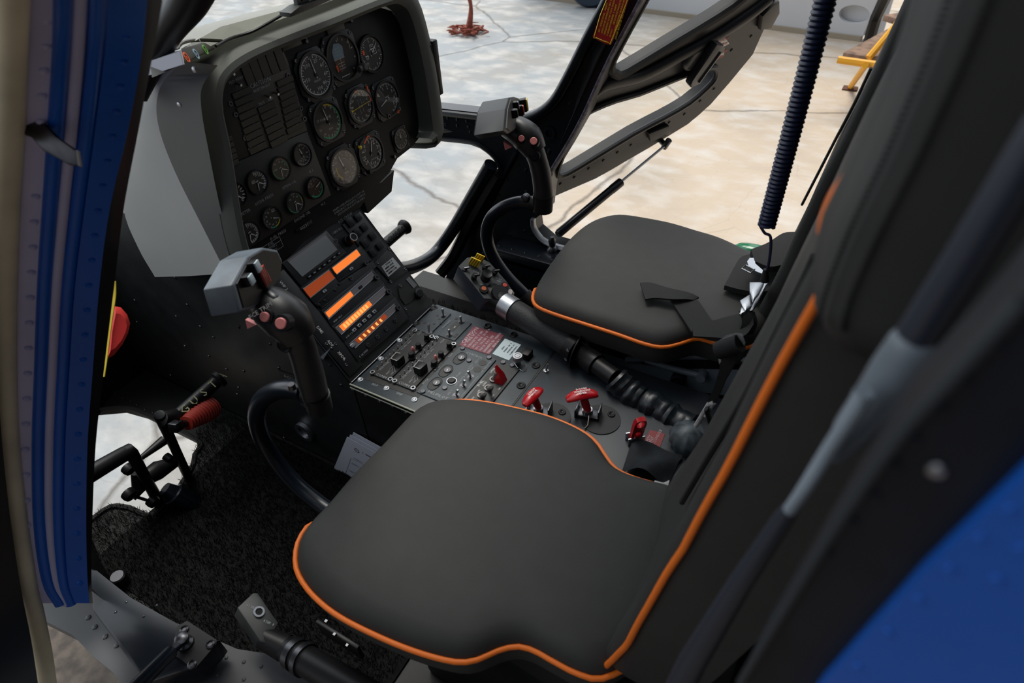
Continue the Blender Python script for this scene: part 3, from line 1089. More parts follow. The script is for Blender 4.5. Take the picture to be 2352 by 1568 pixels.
def screw_at(parent, p, n, r=0.004, m=None, name='screw'):
    """one screw head, sharing its mesh"""
    global _screw_me
    if _screw_me is None:
        b2 = BM()
        lathe(b2, WORLD, [(1.0, 0), (0.95, 0.35), (0.62, 0.5), (0.58, 0.2), (0.0001, 0.2)], 12, cap=False)
        for f in b2.faces:
            f.smooth = True
        _screw_me = {}
        _screw_me['me'] = bpy.data.meshes.new('screw')
        b2.to_mesh(_screw_me['me'])
        b2.free()
    mm = m or dmetal
    if mm.name not in _screw_me:
        c = _screw_me['me'].copy()
        c.materials.append(mm)
        _screw_me[mm.name] = c
    o = bpy.data.objects.new(name, _screw_me[mm.name])
    COL.objects.link(o)
    n = V(n).normalized()
    u = n.orthogonal()
    M = Matrix((u, n.cross(u), n)).transposed().to_4x4() @ Matrix.Diagonal((r, r, r, 1))
    M.translation = p
    o.parent = parent
    o.matrix_parent_inverse = PINV[parent.name]
    o.matrix_basis = M
    PINV[o.name] = Matrix.Identity(4)
    return o


# ---- dials
def dial(name, px, r, label=None, plate=None, face=dialface, major=12, minor=5, a0=0, a1=360, nums=(), numr=0.66, nsize=0.2, arcs=(), needles=(), legends=(), lens=True, bez=0.12, extra=None, tick=0.12, lw=0.02, rim=False, roll=0.0):
    a, b = SP(*px)
    F_ = PANEL.at(a, b, 0, roll)
    R_ = r * (1 + bez)
    bm = BM()
    if plate == 'oct':
        s = R_ * 1.10
        c = s * 0.52
        prism(bm, F_, [(-s, -c), (-c, -s), (c, -s), (s, -c), (s, c), (c, s), (-c, s), (-s, c)], -0.001, 0.004, 0.0012)
    elif plate == 'sq':
        s = R_ * 1.04
        c = s * 0.74
        prism(bm, F_, [(-s, -c), (-c, -s), (c, -s), (s, -c), (s, c), (c, s), (-c, s), (-s, c)], -0.001, 0.004, 0.0012)
    lathe_open(bm, F_, [(r, 0.001), (r * 1.02, 0.008), (R_, 0.008), (R_ * 1.03, 0.001)], 40)
    o = obj(name, bm, modblack if plate else pblack, ip)
    if label:
        o['label'] = label
    sub('dial_face', o, lambda m: disc(m, F_, r * 1.01, 0.0045, 40), face)
    bm = BM()
    n_t = major * minor if a1 - a0 >= 359 else major * minor + 1
    for k in range(n_t):
        an = math.radians(a0 + (a1 - a0) * k / (major * minor))
        big = (k % minor == 0)
        r0_ = r * (0.94 - (tick * 1.3 if big else tick * 0.75))
        s_, c_ = math.sin(an), math.cos(an)
        bar(bm, F_, (s_ * r0_, c_ * r0_), (s_ * r * 0.94, c_ * r * 0.94), r * (lw * 1.8 if big else lw), 0.0050)
    if rim:
        arc(bm, F_, r * 0.92, r * 0.96, a0, a1, 0.0050, 40)
    for s, an in nums:
        q = math.radians(an)
        text(bm, s, F_, math.sin(q) * r * numr, math.cos(q) * r * numr, r * nsize * 1.35, 0.0051)
    for s, x, y, sz in legends:
        text(bm, s, F_, x * r, y * r, r * sz * 1.35, 0.0051)
    obj('markings', bm, white, o, smooth=False)
    for r0_, r1_, s0_, s1_, mm in arcs:
        sub('range_arc', o, lambda m: arc(m, F_, r * r0_, r * r1_, s0_, s1_, 0.0053), mm, smooth=False)
    for an, ln, wd in needles:
        q = math.radians(an)
        d = (math.sin(q), math.cos(q))
        pr = (d[1], -d[0])

        def nd(m):
            w0, w1 = r * wd, r * wd * 0.45
            pts = [(-d[0] * r * 0.16 + pr[0] * w0, -d[1] * r * 0.16 + pr[1] * w0), (-d[0] * r * 0.16 - pr[0] * w0, -d[1] * r * 0.16 - pr[1] * w0),
                   (d[0] * r * ln * 0.85 - pr[0] * w1, d[1] * r * ln * 0.85 - pr[1] * w1), (d[0] * r * ln, d[1] * r * ln), (d[0] * r * ln * 0.85 + pr[0] * w1, d[1] * r * ln * 0.85 + pr[1] * w1)]
            prism(m, F_, pts, 0.0056, 0.0064)
        sub('needle', o, nd, white, smooth=False)
    if needles:
        sub('hub', o, lambda m: cyl(m, F_, r * 0.09, 0.0050, 0.0072, 14), satin)
    if extra:
        extra(o, F_, r)
    if lens:
        sub('lens', o, lambda m: disc(m, F_, r * 1.0, 0.0078, 32), lensm)
    if plate:
        for sx_, sy_ in ((1, 1), (1, -1), (-1, 1), (-1, -1)):
            q_ = R_ * 0.84
            screw_at(o, F_.p(sx_ * q_, sy_ * q_, 0.004), PANEL.n, 0.0030)
    return o


num = lambda d: tuple(d.items())
dial('airspeed_indicator', (722, 172), 0.0435, 'dial numbered 20 to 200 with KNOTS lettering', 'oct', dialreflect, 20, 2, 10, 350, num({'20': 22, '40': 62, '60': 100, '80': 140, '100': 180, '150': 262, '200': 325}), 0.66, 0.20, needles=((-5, 0.86, 0.035),), legends=(('KNOTS', 0.0, -0.28, 0.11),), rim=True)


def att(o, F_, r):
    # half ball: blue above, brown below, and the shadow side of the ball
    sub('sky_half', o, lambda m: prism(m, F_, [(-0.62 * r, 0.02 * r), (0.10 * r, 0.02 * r), (0.18 * r, 0.5 * r), (0.0, 0.68 * r), (-0.36 * r, 0.74 * r), (-0.60 * r, 0.42 * r)], 0.0048, 0.0052), skyblue, smooth=False)
    sub('ground_half', o, lambda m: prism(m, F_, [(-0.62 * r, 0.02 * r), (0.10 * r, 0.02 * r), (0.0, -0.48 * r), (-0.34 * r, -0.60 * r), (-0.56 * r, -0.36 * r)], 0.0048, 0.0052), horizon_brown, smooth=False)
    sub('flag', o, lambda m: prism(m, F_, [(-0.66 * r, -0.20 * r), (-0.50 * r, -0.20 * r), (-0.52 * r, -0.52 * r), (-0.60 * r, -0.52 * r)], 0.0054, 0.006), redor, smooth=False)

    def wing(m):
        bar(m, F_, (-0.62 * r, 0.02 * r), (0.12 * r, 0.02 * r), 0.02 * r, 0.0056)
        bar(m, F_, (-0.45 * r, -0.80 * r), (0.15 * r, -0.80 * r), 0.035 * r, 0.0056)
        bar(m, F_, (-0.2 * r, 0.0), (-0.2 * r, -0.4 * r), 0.02 * r, 0.0056)
        for k in range(3):
            bar(m, F_, (-0.46 * r + k * 0.03 * r, (-0.18 - k * 0.13) * r), (0.0, (-0.18 - k * 0.13) * r), 0.02 * r, 0.0056)
            bar(m, F_, (-0.42 * r, (0.2 + k * 0.15) * r), (-0.05 * r, (0.2 + k * 0.15) * r), 0.015 * r, 0.0056)
        bar(m, F_, (0.66 * r, 0.78 * r), (0.66 * r, 0.25 * r), 0.03 * r, 0.0056)
        for an in (-8, 20, 45, 70, 100, 140):
            q = math.radians(an)
            bar(m, F_, (math.sin(q) * r * 0.78, math.cos(q) * r * 0.78), (math.sin(q) * r * 0.88, math.cos(q) * r * 0.88), 0.04 * r, 0.0056)
    sub('horizon_lines', o, wing, white, smooth=False)
    sub('knob', o, lambda m: (lathe(m, F_.at(0.96 * r, -0.72 * r), [(0.0075, 0), (0.009, 0.006), (0.009, 0.022), (0.006, 0.026)], 16), tube(m, [F_.p(0.62 * r, -0.74 * r, 0.016), F_.p(1.3 * r, -0.70 * r, 0.016)], 0.0075, 10)), greycap)


dial('attitude_indicator', (784, 133), 0.046, 'dial with a blue and brown half ball', 'sq', dialface, 1, 1, 0, 0, lens=True, extra=att)


def alti(o, F_, r):
    sub('number_window', o, lambda m: (box(m, F_, -0.1 * r, 0.45 * r, -0.05 * r, 0.22 * r, 0.0048, 0.0052)), satin)

    def wn(m):
        for a_, b_, c_, d_ in ((-0.62, -0.35, 0.0, -0.02), (-0.12, 0.45, -0.05, 0.25), (-0.02, 0.30, 0.28, 0.52)):
            for q in (((a_, c_), (b_, c_)), ((b_, c_), (b_, d_)), ((b_, d_), (a_, d_)), ((a_, d_), (a_, c_))):
                bar(m, F_, (q[0][0] * r, q[0][1] * r), (q[1][0] * r, q[1][1] * r), 0.03 * r, 0.0056)
        text(m, '30', F_, 0.17 * r, 0.10 * r, 0.3 * r, 0.0056)
        text(m, '07', F_, -0.45 * r, -0.15 * r, 0.3 * r, 0.0056)
        text(m, 'ALT', F_, 0.2 * r, 0.42 * r, 0.16 * r, 0.0056)
    sub('window_frame', o, wn, white, smooth=False)
    sub('flag', o, lambda m: box(m, F_, -0.78 * r, -0.60 * r, 0.12 * r, 0.38 * r, 0.0052, 0.0058), redor)


dial('altimeter', (850, 124), 0.038, 'dial with rectangular number windows', None, dialface, 10, 5, 0, 360, num({'0': 0, '1': 36, '3': 90, '4': 126, '5': 156, '9': 312}), 0.72, 0.16, needles=((50, 0.85, 0.04),), extra=alti, lens=False)


def hsi(o, F_, r):
    sub('course_pointer', o, lambda m: (bar(m, F_, (-0.88 * r, -0.05 * r), (0.92 * r, 0.06 * r), 0.035 * r, 0.0062), prism(m, F_, [(-0.9 * r, -0.12 * r), (-0.62 * r, -0.04 * r), (-0.9 * r, 0.04 * r)], 0.006, 0.0066)), yellow, smooth=False)
    sub('heading_bug', o, lambda m: prism(m, F_, [(-0.22 * r, 0.92 * r), (0.0, 0.86 * r), (0.02 * r, 0.96 * r), (-0.2 * r, 1.04 * r)], 0.006, 0.0066), redor, smooth=False)
    sub('flag', o, lambda m: box(m, F_, 0.92 * r, 1.02 * r, 0.0, 0.95 * r, 0.006, 0.0075), redor)

    def inner(m):
        bar(m, F_, (-0.12 * r, 0.42 * r), (-0.12 * r, -0.42 * r), 0.02 * r, 0.0055)
        bar(m, F_, (0.14 * r, 0.42 * r), (0.14 * r, -0.42 * r), 0.02 * r, 0.0055)
        text(m, 'GS', F_, 0.0, 0.0, 0.2 * r, 0.0056)
        text(m, '335', F_, 0.3 * r, 0.15 * r, 0.14 * r, 0.0056)
    sub('compass_lettering', o, inner, dimwhite, smooth=False)


dial('course_indicator', (825, 244), 0.038, 'compass dial crossed by a yellow course pointer', 'oct', dialface, 12, 6, 0, 360, tuple((s, a) for s, a in (('N', 10), ('3', 40), ('6', 70), ('E', 100), ('12', 130), ('15', 160), ('S', 190), ('21', 220), ('24', 250), ('W', 280), ('30', 310), ('33', 340))), 0.74, 0.16, lens=True, extra=hsi, tick=0.10)


def vsi(o, F_, r):
    sub('flag', o, lambda m: (bar(m, F_, (0.45 * r, -1.0 * r), (0.75 * r, -0.95 * r), 0.06 * r, 0.0095), bar(m, F_, (0.6 * r, -0.9 * r), (0.58 * r, -1.1 * r), 0.07 * r, 0.0095)), redor, smooth=False)
    sub('knob', o, lambda m: ring(m, F_.at(-0.35 * r, -0.98 * r), 0.003, 0.0055, 0.004, 0.010, 16), dmetal)


dial('climb_indicator', (886, 227), 0.040, 'dial numbered 1 to 4 with a horizontal white needle', 'sq', dialface, 10, 4, -20, 160, num({'1': -15, '2': 22, '3': 62, '4': 98, '5': 132}), 0.66, 0.2, needles=((-108, 0.8, 0.035),), legends=(('VERT', 0.05, 0.1, 0.12), ('SPEED', 0.05, -0.05, 0.12)), extra=vsi)
dial('torque_indicator', (750, 279), 0.0405, 'dial lettered TORQUE with a green arc', 'sq', dialreflect, 12, 4, 10, 200, num({'0': 8, '2': 38, '3': 65, '4': 92, '5': 118, '6': 142, '7': 162, '8': 180, '9': 200, '10': 222, '11': 250, '12': 290}), 0.76, 0.15, ((0.86, 0.94, 0, 40, yellow), (0.86, 0.93, 40, 225, green)), ((-8, 0.82, 0.035),), (('TORQUE', -0.12, 0.2, 0.16), ('X100', 0.05, -0.42, 0.11)))
dial('rotor_tachometer', (787, 384), 0.0405, 'dial with a painted brown reflection, two number rings and a yellow arc', 'oct', mat('dial_deep_brown_reflection', (0.075, 0.045, 0.036), 0.4), 12, 5, 0, 360, num({'0': 12, '10': 40, '20': 70, '40': 110, '50': 140, '60': 165, '70': 190, '80': 215, '90': 245, '100': 275, '110': 310}), 0.72, 0.13, ((0.60, 0.66, 215, 290, yellow), (0.50, 0.52, 0, 200, dimwhite)), ((-14, 0.80, 0.05),), (('RPM', 0.05, -0.35, 0.13),))  # brown face colour paints in the reflection on its lens


def radalt(o, F_, r):
    sub('flag', o, lambda m: (bar(m, F_, (-0.42 * r, 0.78 * r), (0.05 * r, 1.08 * r), 0.09 * r, 0.0095), bar(m, F_, (0.0, 1.08 * r), (0.18 * r, 1.0 * r), 0.07 * r, 0.0095)), redor, smooth=False)
    sub('warning_lamp', o, lambda m: lathe(m, F_.at(-0.78 * r, 0.66 * r), [(0.006, 0.003), (0.005, 0.008), (0.002, 0.010)], 14), yellow)
    sub('knob', o, lambda m: cyl(m, F_.at(-0.62 * r, -0.98 * r), 0.006, 0.0, 0.012, 14, 0.001), satin)


dial('radar_altimeter', (849, 351), 0.040, 'dial lettered ALT numbered 0 to 25', 'sq', dialface, 10, 5, 0, 200, num({'0': -35, '1': 5, '2': 42, '3': 80, '4': 112, '5': 142, '10': 176, '15': 206, '20': 236, '25': 262}), 0.68, 0.24, needles=((22, 0.80, 0.035),), legends=(('ALT', -0.55, 0.30, 0.16), ('FT X 100', 0.1, -0.42, 0.09)), extra=radalt, lens=False)
dial('clock', (918, 319), 0.0255, 'smallest round dial at the lower right corner', 'sq', dialface, 12, 5, 0, 360, num({'1': 30, '2': 60, '3': 90, '4': 120, '5': 150, '6': 180, '7': 210, '11': 330, '12': 0}), 0.66, 0.2, needles=((5, 0.7, 0.05), (-15, 0.55, 0.06)), rim=True)
# small engine dials
SR = 0.0232
dial('mast_dial', (691, 355), SR, 'small dial ringed in white with a short white pointer', None, dialface, 11, 4, 0, 240, num({'10': 35, '40': 90, '60': 130, '80': 165, '90': 195, '100': 225}), 0.62, 0.17, needles=((-15, 0.7, 0.08),), legends=(('PERCENT', 0, -0.3, 0.1), ('RPM', 0, -0.45, 0.1)), rim=True)
dial('gearbox_oil_dial', (641, 387), SR, 'small dial with green arc above the XMSN OIL lettering', None, mat('dial_olive', (0.045, 0.040, 0.022), 0.4), 12, 2, -5, 160, num({'15': 10, '10': 38, '5': 75}), 0.62, 0.17, ((0.72, 0.80, 40, 95, green), (0.80, 0.94, 28, 38, redor), (0.88, 0.94, 180, 280, green)), ((120, 0.92, 0.06), (190, 0.85, 0.05)), (('OIL', -0.45, 0.6, 0.16), ('X10', -0.55, 0.1, 0.16)))
dial('hydraulic_pressure_dial', (588, 418), SR, 'small dial with a purple crescent above the HYDR PRESS lettering', None, dialface, 10, 2, -5, 150, num({'20': 10, '15': 42, '10': 80}), 0.62, 0.2, ((0.95, 1.14, -12, 120, purple),), ((125, 0.85, 0.06), (195, 0.75, 0.05)), (('HYD', -0.4, 0.25, 0.14), ('PRESS', -0.35, 0.1, 0.14)), tick=0.2, lw=0.04)
dial('ammeter_dial', (538, 447), SR, 'small dial half hidden at the hood edge above the AMMETER lettering', None, dialface, 8, 1, -10, 150, (('1', 20), ('2', 80)), 0.6, 0.2, needles=((140, 0.9, 0.07),), tick=0.2, lw=0.05)
dial('turbine_speed_dial', (721, 431), SR, 'small dial with a long green arc at its lower right', None, mat('dial_maroon', (0.045, 0.018, 0.014), 0.4), 12, 3, -60, 200, num({'8': -30, '9': 10, '3': 110, '4': 150, '1': 230}), 0.66, 0.17, ((0.80, 0.95, 85, 235, green),), ((70, 0.85, 0.06),))
dial('engine_oil_dial', (675, 465), SR, 'small dial with yellow and green arc above the ENGINE OIL lettering', None, dialface, 12, 2, -5, 160, num({'0': 5, '10': 45}), 0.6, 0.17, ((0.78, 0.86, 45, 75, green), (0.78, 0.86, 75, 110, yellow), (0.9, 0.96, 180, 270, green)), ((128, 0.85, 0.06), (195, 0.85, 0.05)), (('OIL', -0.45, 0.5, 0.15),))
dial('fuel_pressure_dial', (621, 500), SR, 'small dial with a yellow arc above the FUEL PRESS lettering', None, dialface, 6, 4, 130, 370, num({'5': 155, '10': 195, '15': 232, '20': 265, '25': 305, '30': 345}), 0.62, 0.17, ((0.84, 0.95, 120, 172, yellow), (0.84, 0.95, 172, 205, green)), ((115, 0.9, 0.05),), (('FUEL', 0.45, 0.66, 0.14), ('PRESS', 0.45, 0.5, 0.14)))
dial('fuel_quantity_dial', (570, 535), SR, 'small dial lettered FUEL at the bottom left of the panel', None, dialface, 12, 2, 0, 190, num({'20': 8, '10': 45, '0': 85}), 0.6, 0.2, needles=((135, 0.85, 0.06), (200, 0.8, 0.06)), tick=0.2, lw=0.05)

# engraved lettering on the panel face


for s_t, x, y, sz in (('HYDR PRESS', 606, 458, 0.0085), ('XMSN OIL', 663, 424, 0.0085), ('N 1', 713, 393, 0.008), ('ENGINE OIL', 693, 497, 0.0085),
                      ('FUEL PRESS', 638, 539, 0.0085), ('AMMETER', 556, 491, 0.0085), ('N 2', 741, 468, 0.008), ('FUEL', 553, 513, 0.008),
                      ('WHEN OPERATING LDG LIGHT OR', 800, 461, 0.0066), ('EMERGENCY MAGNETIC COMPASS', 803, 467, 0.0066), ('INDICATION IS NOT RELIABLE', 806, 473, 0.0066),
                      ('ICS CREW', 792, 500, 0.010)):
    sub('panel_lettering', ip, lambda m: text(m, s_t, PANEL, *SP(x, y), sz * 1.1, 0.0020), dimwhite, smooth=False)


def fuel_plate(m):
    a, b = SP(627, 565)
    for q in (((-0.03, 0.011), (0.024, 0.011)), ((0.024, 0.011), (0.024, -0.013)), ((0.024, -0.013), (-0.03, -0.013)), ((-0.03, 0.002), (0.024, 0.002))):
        bar(m, PANEL, (a + q[0][0], b + q[0][1]), (a + q[1][0], b + q[1][1]), 0.001, 0.0008)
    text(m, 'FUEL', PANEL, a - 0.003, b + 0.0065, 0.0075, 0.0008)
    text(m, 'ZONE 2', PANEL, a, b - 0.0015, 0.0055, 0.0008)
    text(m, '235 kg', PANEL, a, b - 0.0085, 0.0055, 0.0008)


sub('fuel_placard', ip, fuel_plate, dimwhite, smooth=False)
# raised engine dial plate
ep = pxl(PANEL, [(705, 302), (498, 392), (540, 560), (560, 578), (760, 448)])
sub('dial_plate', ip, lambda m: prism(m, PANEL, ep, -0.001, 0.0012, 0.0005), mat('plate_grey_black', (0.020, 0.021, 0.019), 0.5))
sub('counter_window', ip, lambda m: (box(m, PANEL.at(*SP(697, 520)), -0.026, 0.026, -0.005, 0.005, 0.0, 0.003, 0.001)), satin)
sub('counter_digits', ip, lambda m: text(m, '00231', PANEL, *SP(697, 520), 0.011, 0.0035), dimwhite, smooth=False)
# free switches and buttons on the face
for x, y, r in ((651, 147, 0.005), (660, 173, 0.005), (671, 197, 0.005), (690, 249, 0.005), (698, 273, 0.0055), (540, 263, 0.005), (562, 317, 0.0055), (573, 343, 0.0055), (528, 238, 0.005)):
    fr_ = PANEL.at(*SP(x, y))
    sub('fastener', ip, lambda m: ring(m, fr_, r * 0.45, r, 0, 0.003, 14), dmetal)
for x, y in ((668, 102), (769, 66)):
    fr_ = PANEL.at(*SP(x, y))
    sub('warning_light', ip, lambda m: box(m, fr_, -0.028, 0.028, -0.007, 0.007, 0, 0.004, 0.0015), mat('lamp_cover_grey', (0.05, 0.045, 0.03), 0.5))
for x, y in ((697, 86), (700, 95), (803, 48), (527, 166), (903, 360), (868, 352)):
    fr_ = PANEL.at(*SP(x, y))
    sub('push_button', ip, lambda m: cyl(m, fr_, 0.0045, 0, 0.008, 12, 0.001), dmetal)
# round air outlet sticker at the left edge
fr_ = PANEL.at(*SP(492, 262))
sub('blue_sticker', ip, lambda m: cyl(m, PANEL.at(*SP(494, 283)), 0.011, 0, 0.001, 20), mat('sticker_blue', (0.05, 0.32, 0.45), 0.4))
sub('sticker_arrow', ip, lambda m: prism(m, PANEL.at(*SP(494, 283)), [(-0.005, -0.003), (0.006, 0.0), (-0.003, 0.006)], 0.001, 0.0015), white)
sub('vent_disc', ip, lambda m: lathe(m, PANEL.at(*SP(490, 248)), [(0.022, 0), (0.02, 0.003), (0.001, 0.002)], 24), mat('vent_grey', (0.08, 0.07, 0.05), 0.5))

# caution panel with its lamp tiles
cpo = pxl(PANEL, [(500, 210), (515, 180), (545, 160), (650, 118), (660, 140), (705, 300), (500, 388), (492, 330)])
cpn = sub('caution_panel', ip, lambda m: prism(m, PANEL, cpo, -0.001, 0.0015, 0.0005), mat('caution_panel_black', (0.016, 0.016, 0.012), 0.5))
cpn['label'] = 'annunciator panel lettered CAUTION'
tilem = mat('lamp_tile', (0.030, 0.028, 0.020), 0.35)


def tiles(top, bot, wd, n_, gap=0.12):
    a0_, b0_ = SP(*top)
    a1_, b1_ = SP(*bot)
    hh = abs(b0_ - b1_) / n_
    for k in range(n_):
        t = (k + 0.5) / n_
        ca, cb = a0_ + (a1_ - a0_) * t, b0_ + (b1_ - b0_) * t
        sub('lamp_tile', cpn, lambda m: box(m, PANEL.at(ca, cb), -wd / 2, wd / 2, -hh * (0.5 - gap / 2), hh * (0.5 - gap / 2), 0.001, 0.004, 0.0007, 1), tilem)


tiles((551, 205), (593, 348), 0.046, 9)
tiles((608, 238), (641, 332), 0.046, 6)
tiles((651, 178), (677, 302), 0.046, 8)
tiles((511, 318), (530, 385), 0.040, 5)
for k in range(5):
    a_, b_ = SP(566 + k * 19, 167 - k * 8)
    sub('lamp_tile', cpn, lambda m: box(m, PANEL.at(a_, b_), -0.0105, 0.0105, -0.022, 0.022, 0.001, 0.004, 0.0007, 1), tilem)


def caut_text(m):
    for s, x, y, sz in (('CAUTION', 595, 190, 0.0125), ('RESET', 587, 207, 0.0072), ('BRIGHT', 607, 198, 0.0072), ('TEST', 598, 238, 0.0078), ('DIM', 618, 228, 0.0078), ('TEST', 529, 189, 0.0072), ('RESET', 547, 180, 0.0072)):
        a, b = SP(x, y)
        text(m, s, PANEL, a, b, sz, 0.0046)


sub('lettering', cpn, caut_text, dimwhite, smooth=False)
for x, y in ((609, 219), (628, 212), (526, 166), (542, 191)):
    fr_ = PANEL.at(*SP(x, y))
    sub('toggle', cpn, lambda m: tube(m, [fr_.p(0, 0, 0.001), fr_.p(0, -0.004, 0.014)], [0.0018, 0.0026], 8), metal)

# top of the hood: annunciator strip with coloured marks, camera bracket, cable
sb = thing('warning_strip', 'small dark box with red, blue and green round marks on top of the hood', 'switch box', P(460, 130, 'y', 0.66))
wfr = Fr(P(410, 150, 'y', 0.63), P(495, 112, 'y', 0.80) - P(410, 150, 'y', 0.63), (0, 0, 1))
wfr.n = (CAM - wfr.o).normalized()
wfr.n = (wfr.n - wfr.u * wfr.n.dot(wfr.u)).normalized()
wfr.v = wfr.n.cross(wfr.u)
prb = [wfr.px(x, y) for x, y in ((411, 151), (406, 120), (412, 113), (462, 95), (472, 97), (496, 111))]
sub('housing', sb, lambda m: prism(m, wfr, prb, -0.05, 0.0, 0.003), mat('strip_brown_black', (0.03, 0.026, 0.014), 0.5))
for x, y, mm in ((428, 132, redor), (450, 124, skyblue), (471, 114, mat('mark_green', (0.15, 0.45, 0.05), 0.5))):
    f2 = wfr.at(*wfr.px(x, y))
    sub('round_mark', sb, lambda m: (ring(m, f2, 0.006, 0.0085, 0, 0.001, 20), bar(m, f2, (-0.002, 0), (0.002, 0), 0.004, 0.0008)), mm, smooth=False)
    sub('tick_mark', sb, lambda m: bar(m, f2, (-0.002, 0.014), (-0.001, 0.018), 0.002, 0.0008), white, smooth=False)
bm = BM()
tube(bm, smooth_path([P(405, 115, 'y', 0.66), P(420, 98, 'y', 0.70), P(455, 92, 'y', 0.78), P(510, 94, 'y', 0.86)], 5), 0.003, 6)
f3 = Fr(P(395, 110, 'x', -1.25), (0, 1, 0), (0, 0, 1))
lathe(bm, Fr(P(395, 118, 'x', -1.25), (0, 1, 0), (0, 0, 1)), [(0.035, -0.03), (0.035, 0.0), (0.028, 0.006)], 20)
tag(obj('sensor_housing', bm, mat('sensor_brown', (0.045, 0.036, 0.018), 0.5)), 'dark rounded housing behind the white cover at the windshield', 'housing')

br = thing('compass_bracket', 'dark bracket standing on the far top of the hood', 'bracket', P(715, 40, 'y', 0.98))
bf = Fr(P(715, 20, 'y', 0.98), (0, 1, 0), (0, 0, 1))
q = lambda x, y: bf.px(x, y)
sub('foot', br, lambda m: prism(m, bf, [q(668, 40), (q(695, 28)), q(763, 0), q(756, -12), q(690, 14), q(666, 30)], -0.03, 0.0, 0.002), mat('bracket_dark', (0.03, 0.032, 0.028), 0.5))
sub('mast', br, lambda m: prism(m, bf, [q(694, 28), q(690, -4), q(686, -60), q(716, -60), q(714, 0), q(726, 16), q(722, 20)], -0.02, -0.008, 0.002), mat('bracket_dark', (0, 0, 0)))
sub('compass_body', br, lambda m: box(m, bf.at(*q(738, -50)), -0.05, 0.05, -0.02, 0.06, -0.06, 0.01, 0.01), mat('bracket_dark', (0, 0, 0)))
sub('pale_card', br, lambda m: prism(m, bf, [q(727, 10), q(725, -10), q(738, -14), q(737, 5)], -0.016, -0.012), placwhite)
bm = BM()
tube(bm, smooth_path([P(496, 106, 'y', 0.78), P(530, 88, 'y', 0.83), P(580, 72, 'y', 0.88), P(630, 45, 'y', 0.92), P(670, 20, 'y', 0.95), P(694, -2, 'y', 0.97)], 6), 0.0028, 6)
tag(obj('cable', bm, satin), 'thin dark cable running along the top of the hood to the bracket', 'cable')

# =============================================================== radio pedestal


def ep_(x, y):
    return PED.px(x, y)


rpd = thing('radio_pedestal', 'sloping dark pedestal of radios with orange displays', 'radio pedestal', (-0.95, 0.86, 0.0))


def ped_body(m):
    fy = Fr((0, 0.689, 0), (1, 0, 0), (0, 0, 1))
    prism(m, fy, [(-0.888, -0.39), (-0.888, -0.012), (-0.893, 0.0), (-1.082, 0.239), (-1.10, 0.30), (-1.62, 0.29), (-1.93, 0.12), (-1.93, -0.39)], 0.0, -0.335, 0.003)


sub('housing', rpd, ped_body, pedgrey)
sub('side_rivets', rpd, lambda m: rivets(m, [P(x, y, 'y', 0.688) for x, y in ((402, 638), (405, 727), (460, 750), (548, 752), (490, 775), (425, 795), (430, 700), (480, 818), (520, 848), (560, 852), (548, 890), (392, 862), (545, 905), (690, 1000), (620, 790), (652, 1005), (310, 690), (315, 740), (640, 845), (762, 800), (758, 838), (783, 884))], (0, -1, 0), 0.0045), dmetal)
# edge trim of the pedestal
sub('edge_trim', rpd, lambda m: tube(m, [PED.p(*ep_(x, y), 0.001) for x, y in ((612, 637), (806, 879), (995, 700))], 0.002, 6), dmetal)
stack = [(650, 590), (745, 528), (938, 745), (808, 840)]
A_, B_ = ep_(575, 612), ep_(925, 740)
u0, v1 = 0.045, PED.px(745, 530)[1]
# left label strip
sub('label_strip', rpd, lambda m: box(m, PED, 0.008, 0.055, 0.012, 0.292, 0, 0.003, 0.001), modblack)


def strip_text(m):
    for s, x, y in (('VHF 2', 650, 657), ('VHF 1', 688, 704), ('DME', 733, 758), ('ADF', 757, 789), ('XPDR', 783, 818)):
        a, b = ep_(x, y)
        text(m, s, PED, a, b, 0.0095, 0.0036, rot=-PI / 2, bold=0.01)


sub('strip_lettering', rpd, strip_text, white, smooth=False)
for x, y in ((630, 640), (640, 670), (712, 740), (706, 716), (770, 790), (794, 838), (749, 790), (775, 750)):
    screw_at(rpd, PED.p(*ep_(x, y), 0.003), PED.n, 0.0032)


def pxbox(m, fr, p1, p2, h0, h1, bev=0.0, seg=1, grow=0.0):
    a0_, b0_ = fr.px(*p1)
    a1_, b1_ = fr.px(*p2)
    box(m, fr, min(a0_, a1_) - grow, max(a0_, a1_) + grow, min(b0_, b1_) - grow, max(b0_, b1_) + grow, h0, h1, bev, seg)


def dispq(name, pts, h0, h1, m_, parent, bev=0.0):
    return sub(name, parent, lambda m: prism(m, PED, pxl(PED, pts), h0, h1, bev), m_)


def knob(parent, fr, x, y, r, hgt, m_=satin, capm=dmetal, name='knob', ringw=0.3):
    f = fr.at(*fr.px(x, y))
    # pixel marks the knob's cap: shift the foot so that the cap lands there
    cap = fr.px(x, y, hgt)
    f = fr.at(cap[0], cap[1])
    k = sub(name, parent, lambda m: lathe(m, f, [(r * 1.25, 0.0), (r * 1.25, hgt * 0.35), (r * 1.0, hgt * 0.42), (r * 0.95, hgt * 0.95), (r * 0.85, hgt)], 18), m_)
    if capm:
        sub('cap_ring', k, lambda m: ring(m, f, r * (0.95 - ringw), r * 0.95, hgt * 0.9, hgt * 1.04, 20), capm)
    return k


def radio(label, quadpx, name='radio'):
    r_ = sub(name, rpd, lambda m: prism(m, PED, pxl(PED, quadpx), 0, 0.005, 0.001), modblack)
    r_['label'] = label
    sub('frame_edge', r_, lambda m: tube(m, [PED.p(a, b, 0.005) for a, b in pxl(PED, quadpx)], 0.0007, 4, closed=True), dmetal)
    return r_


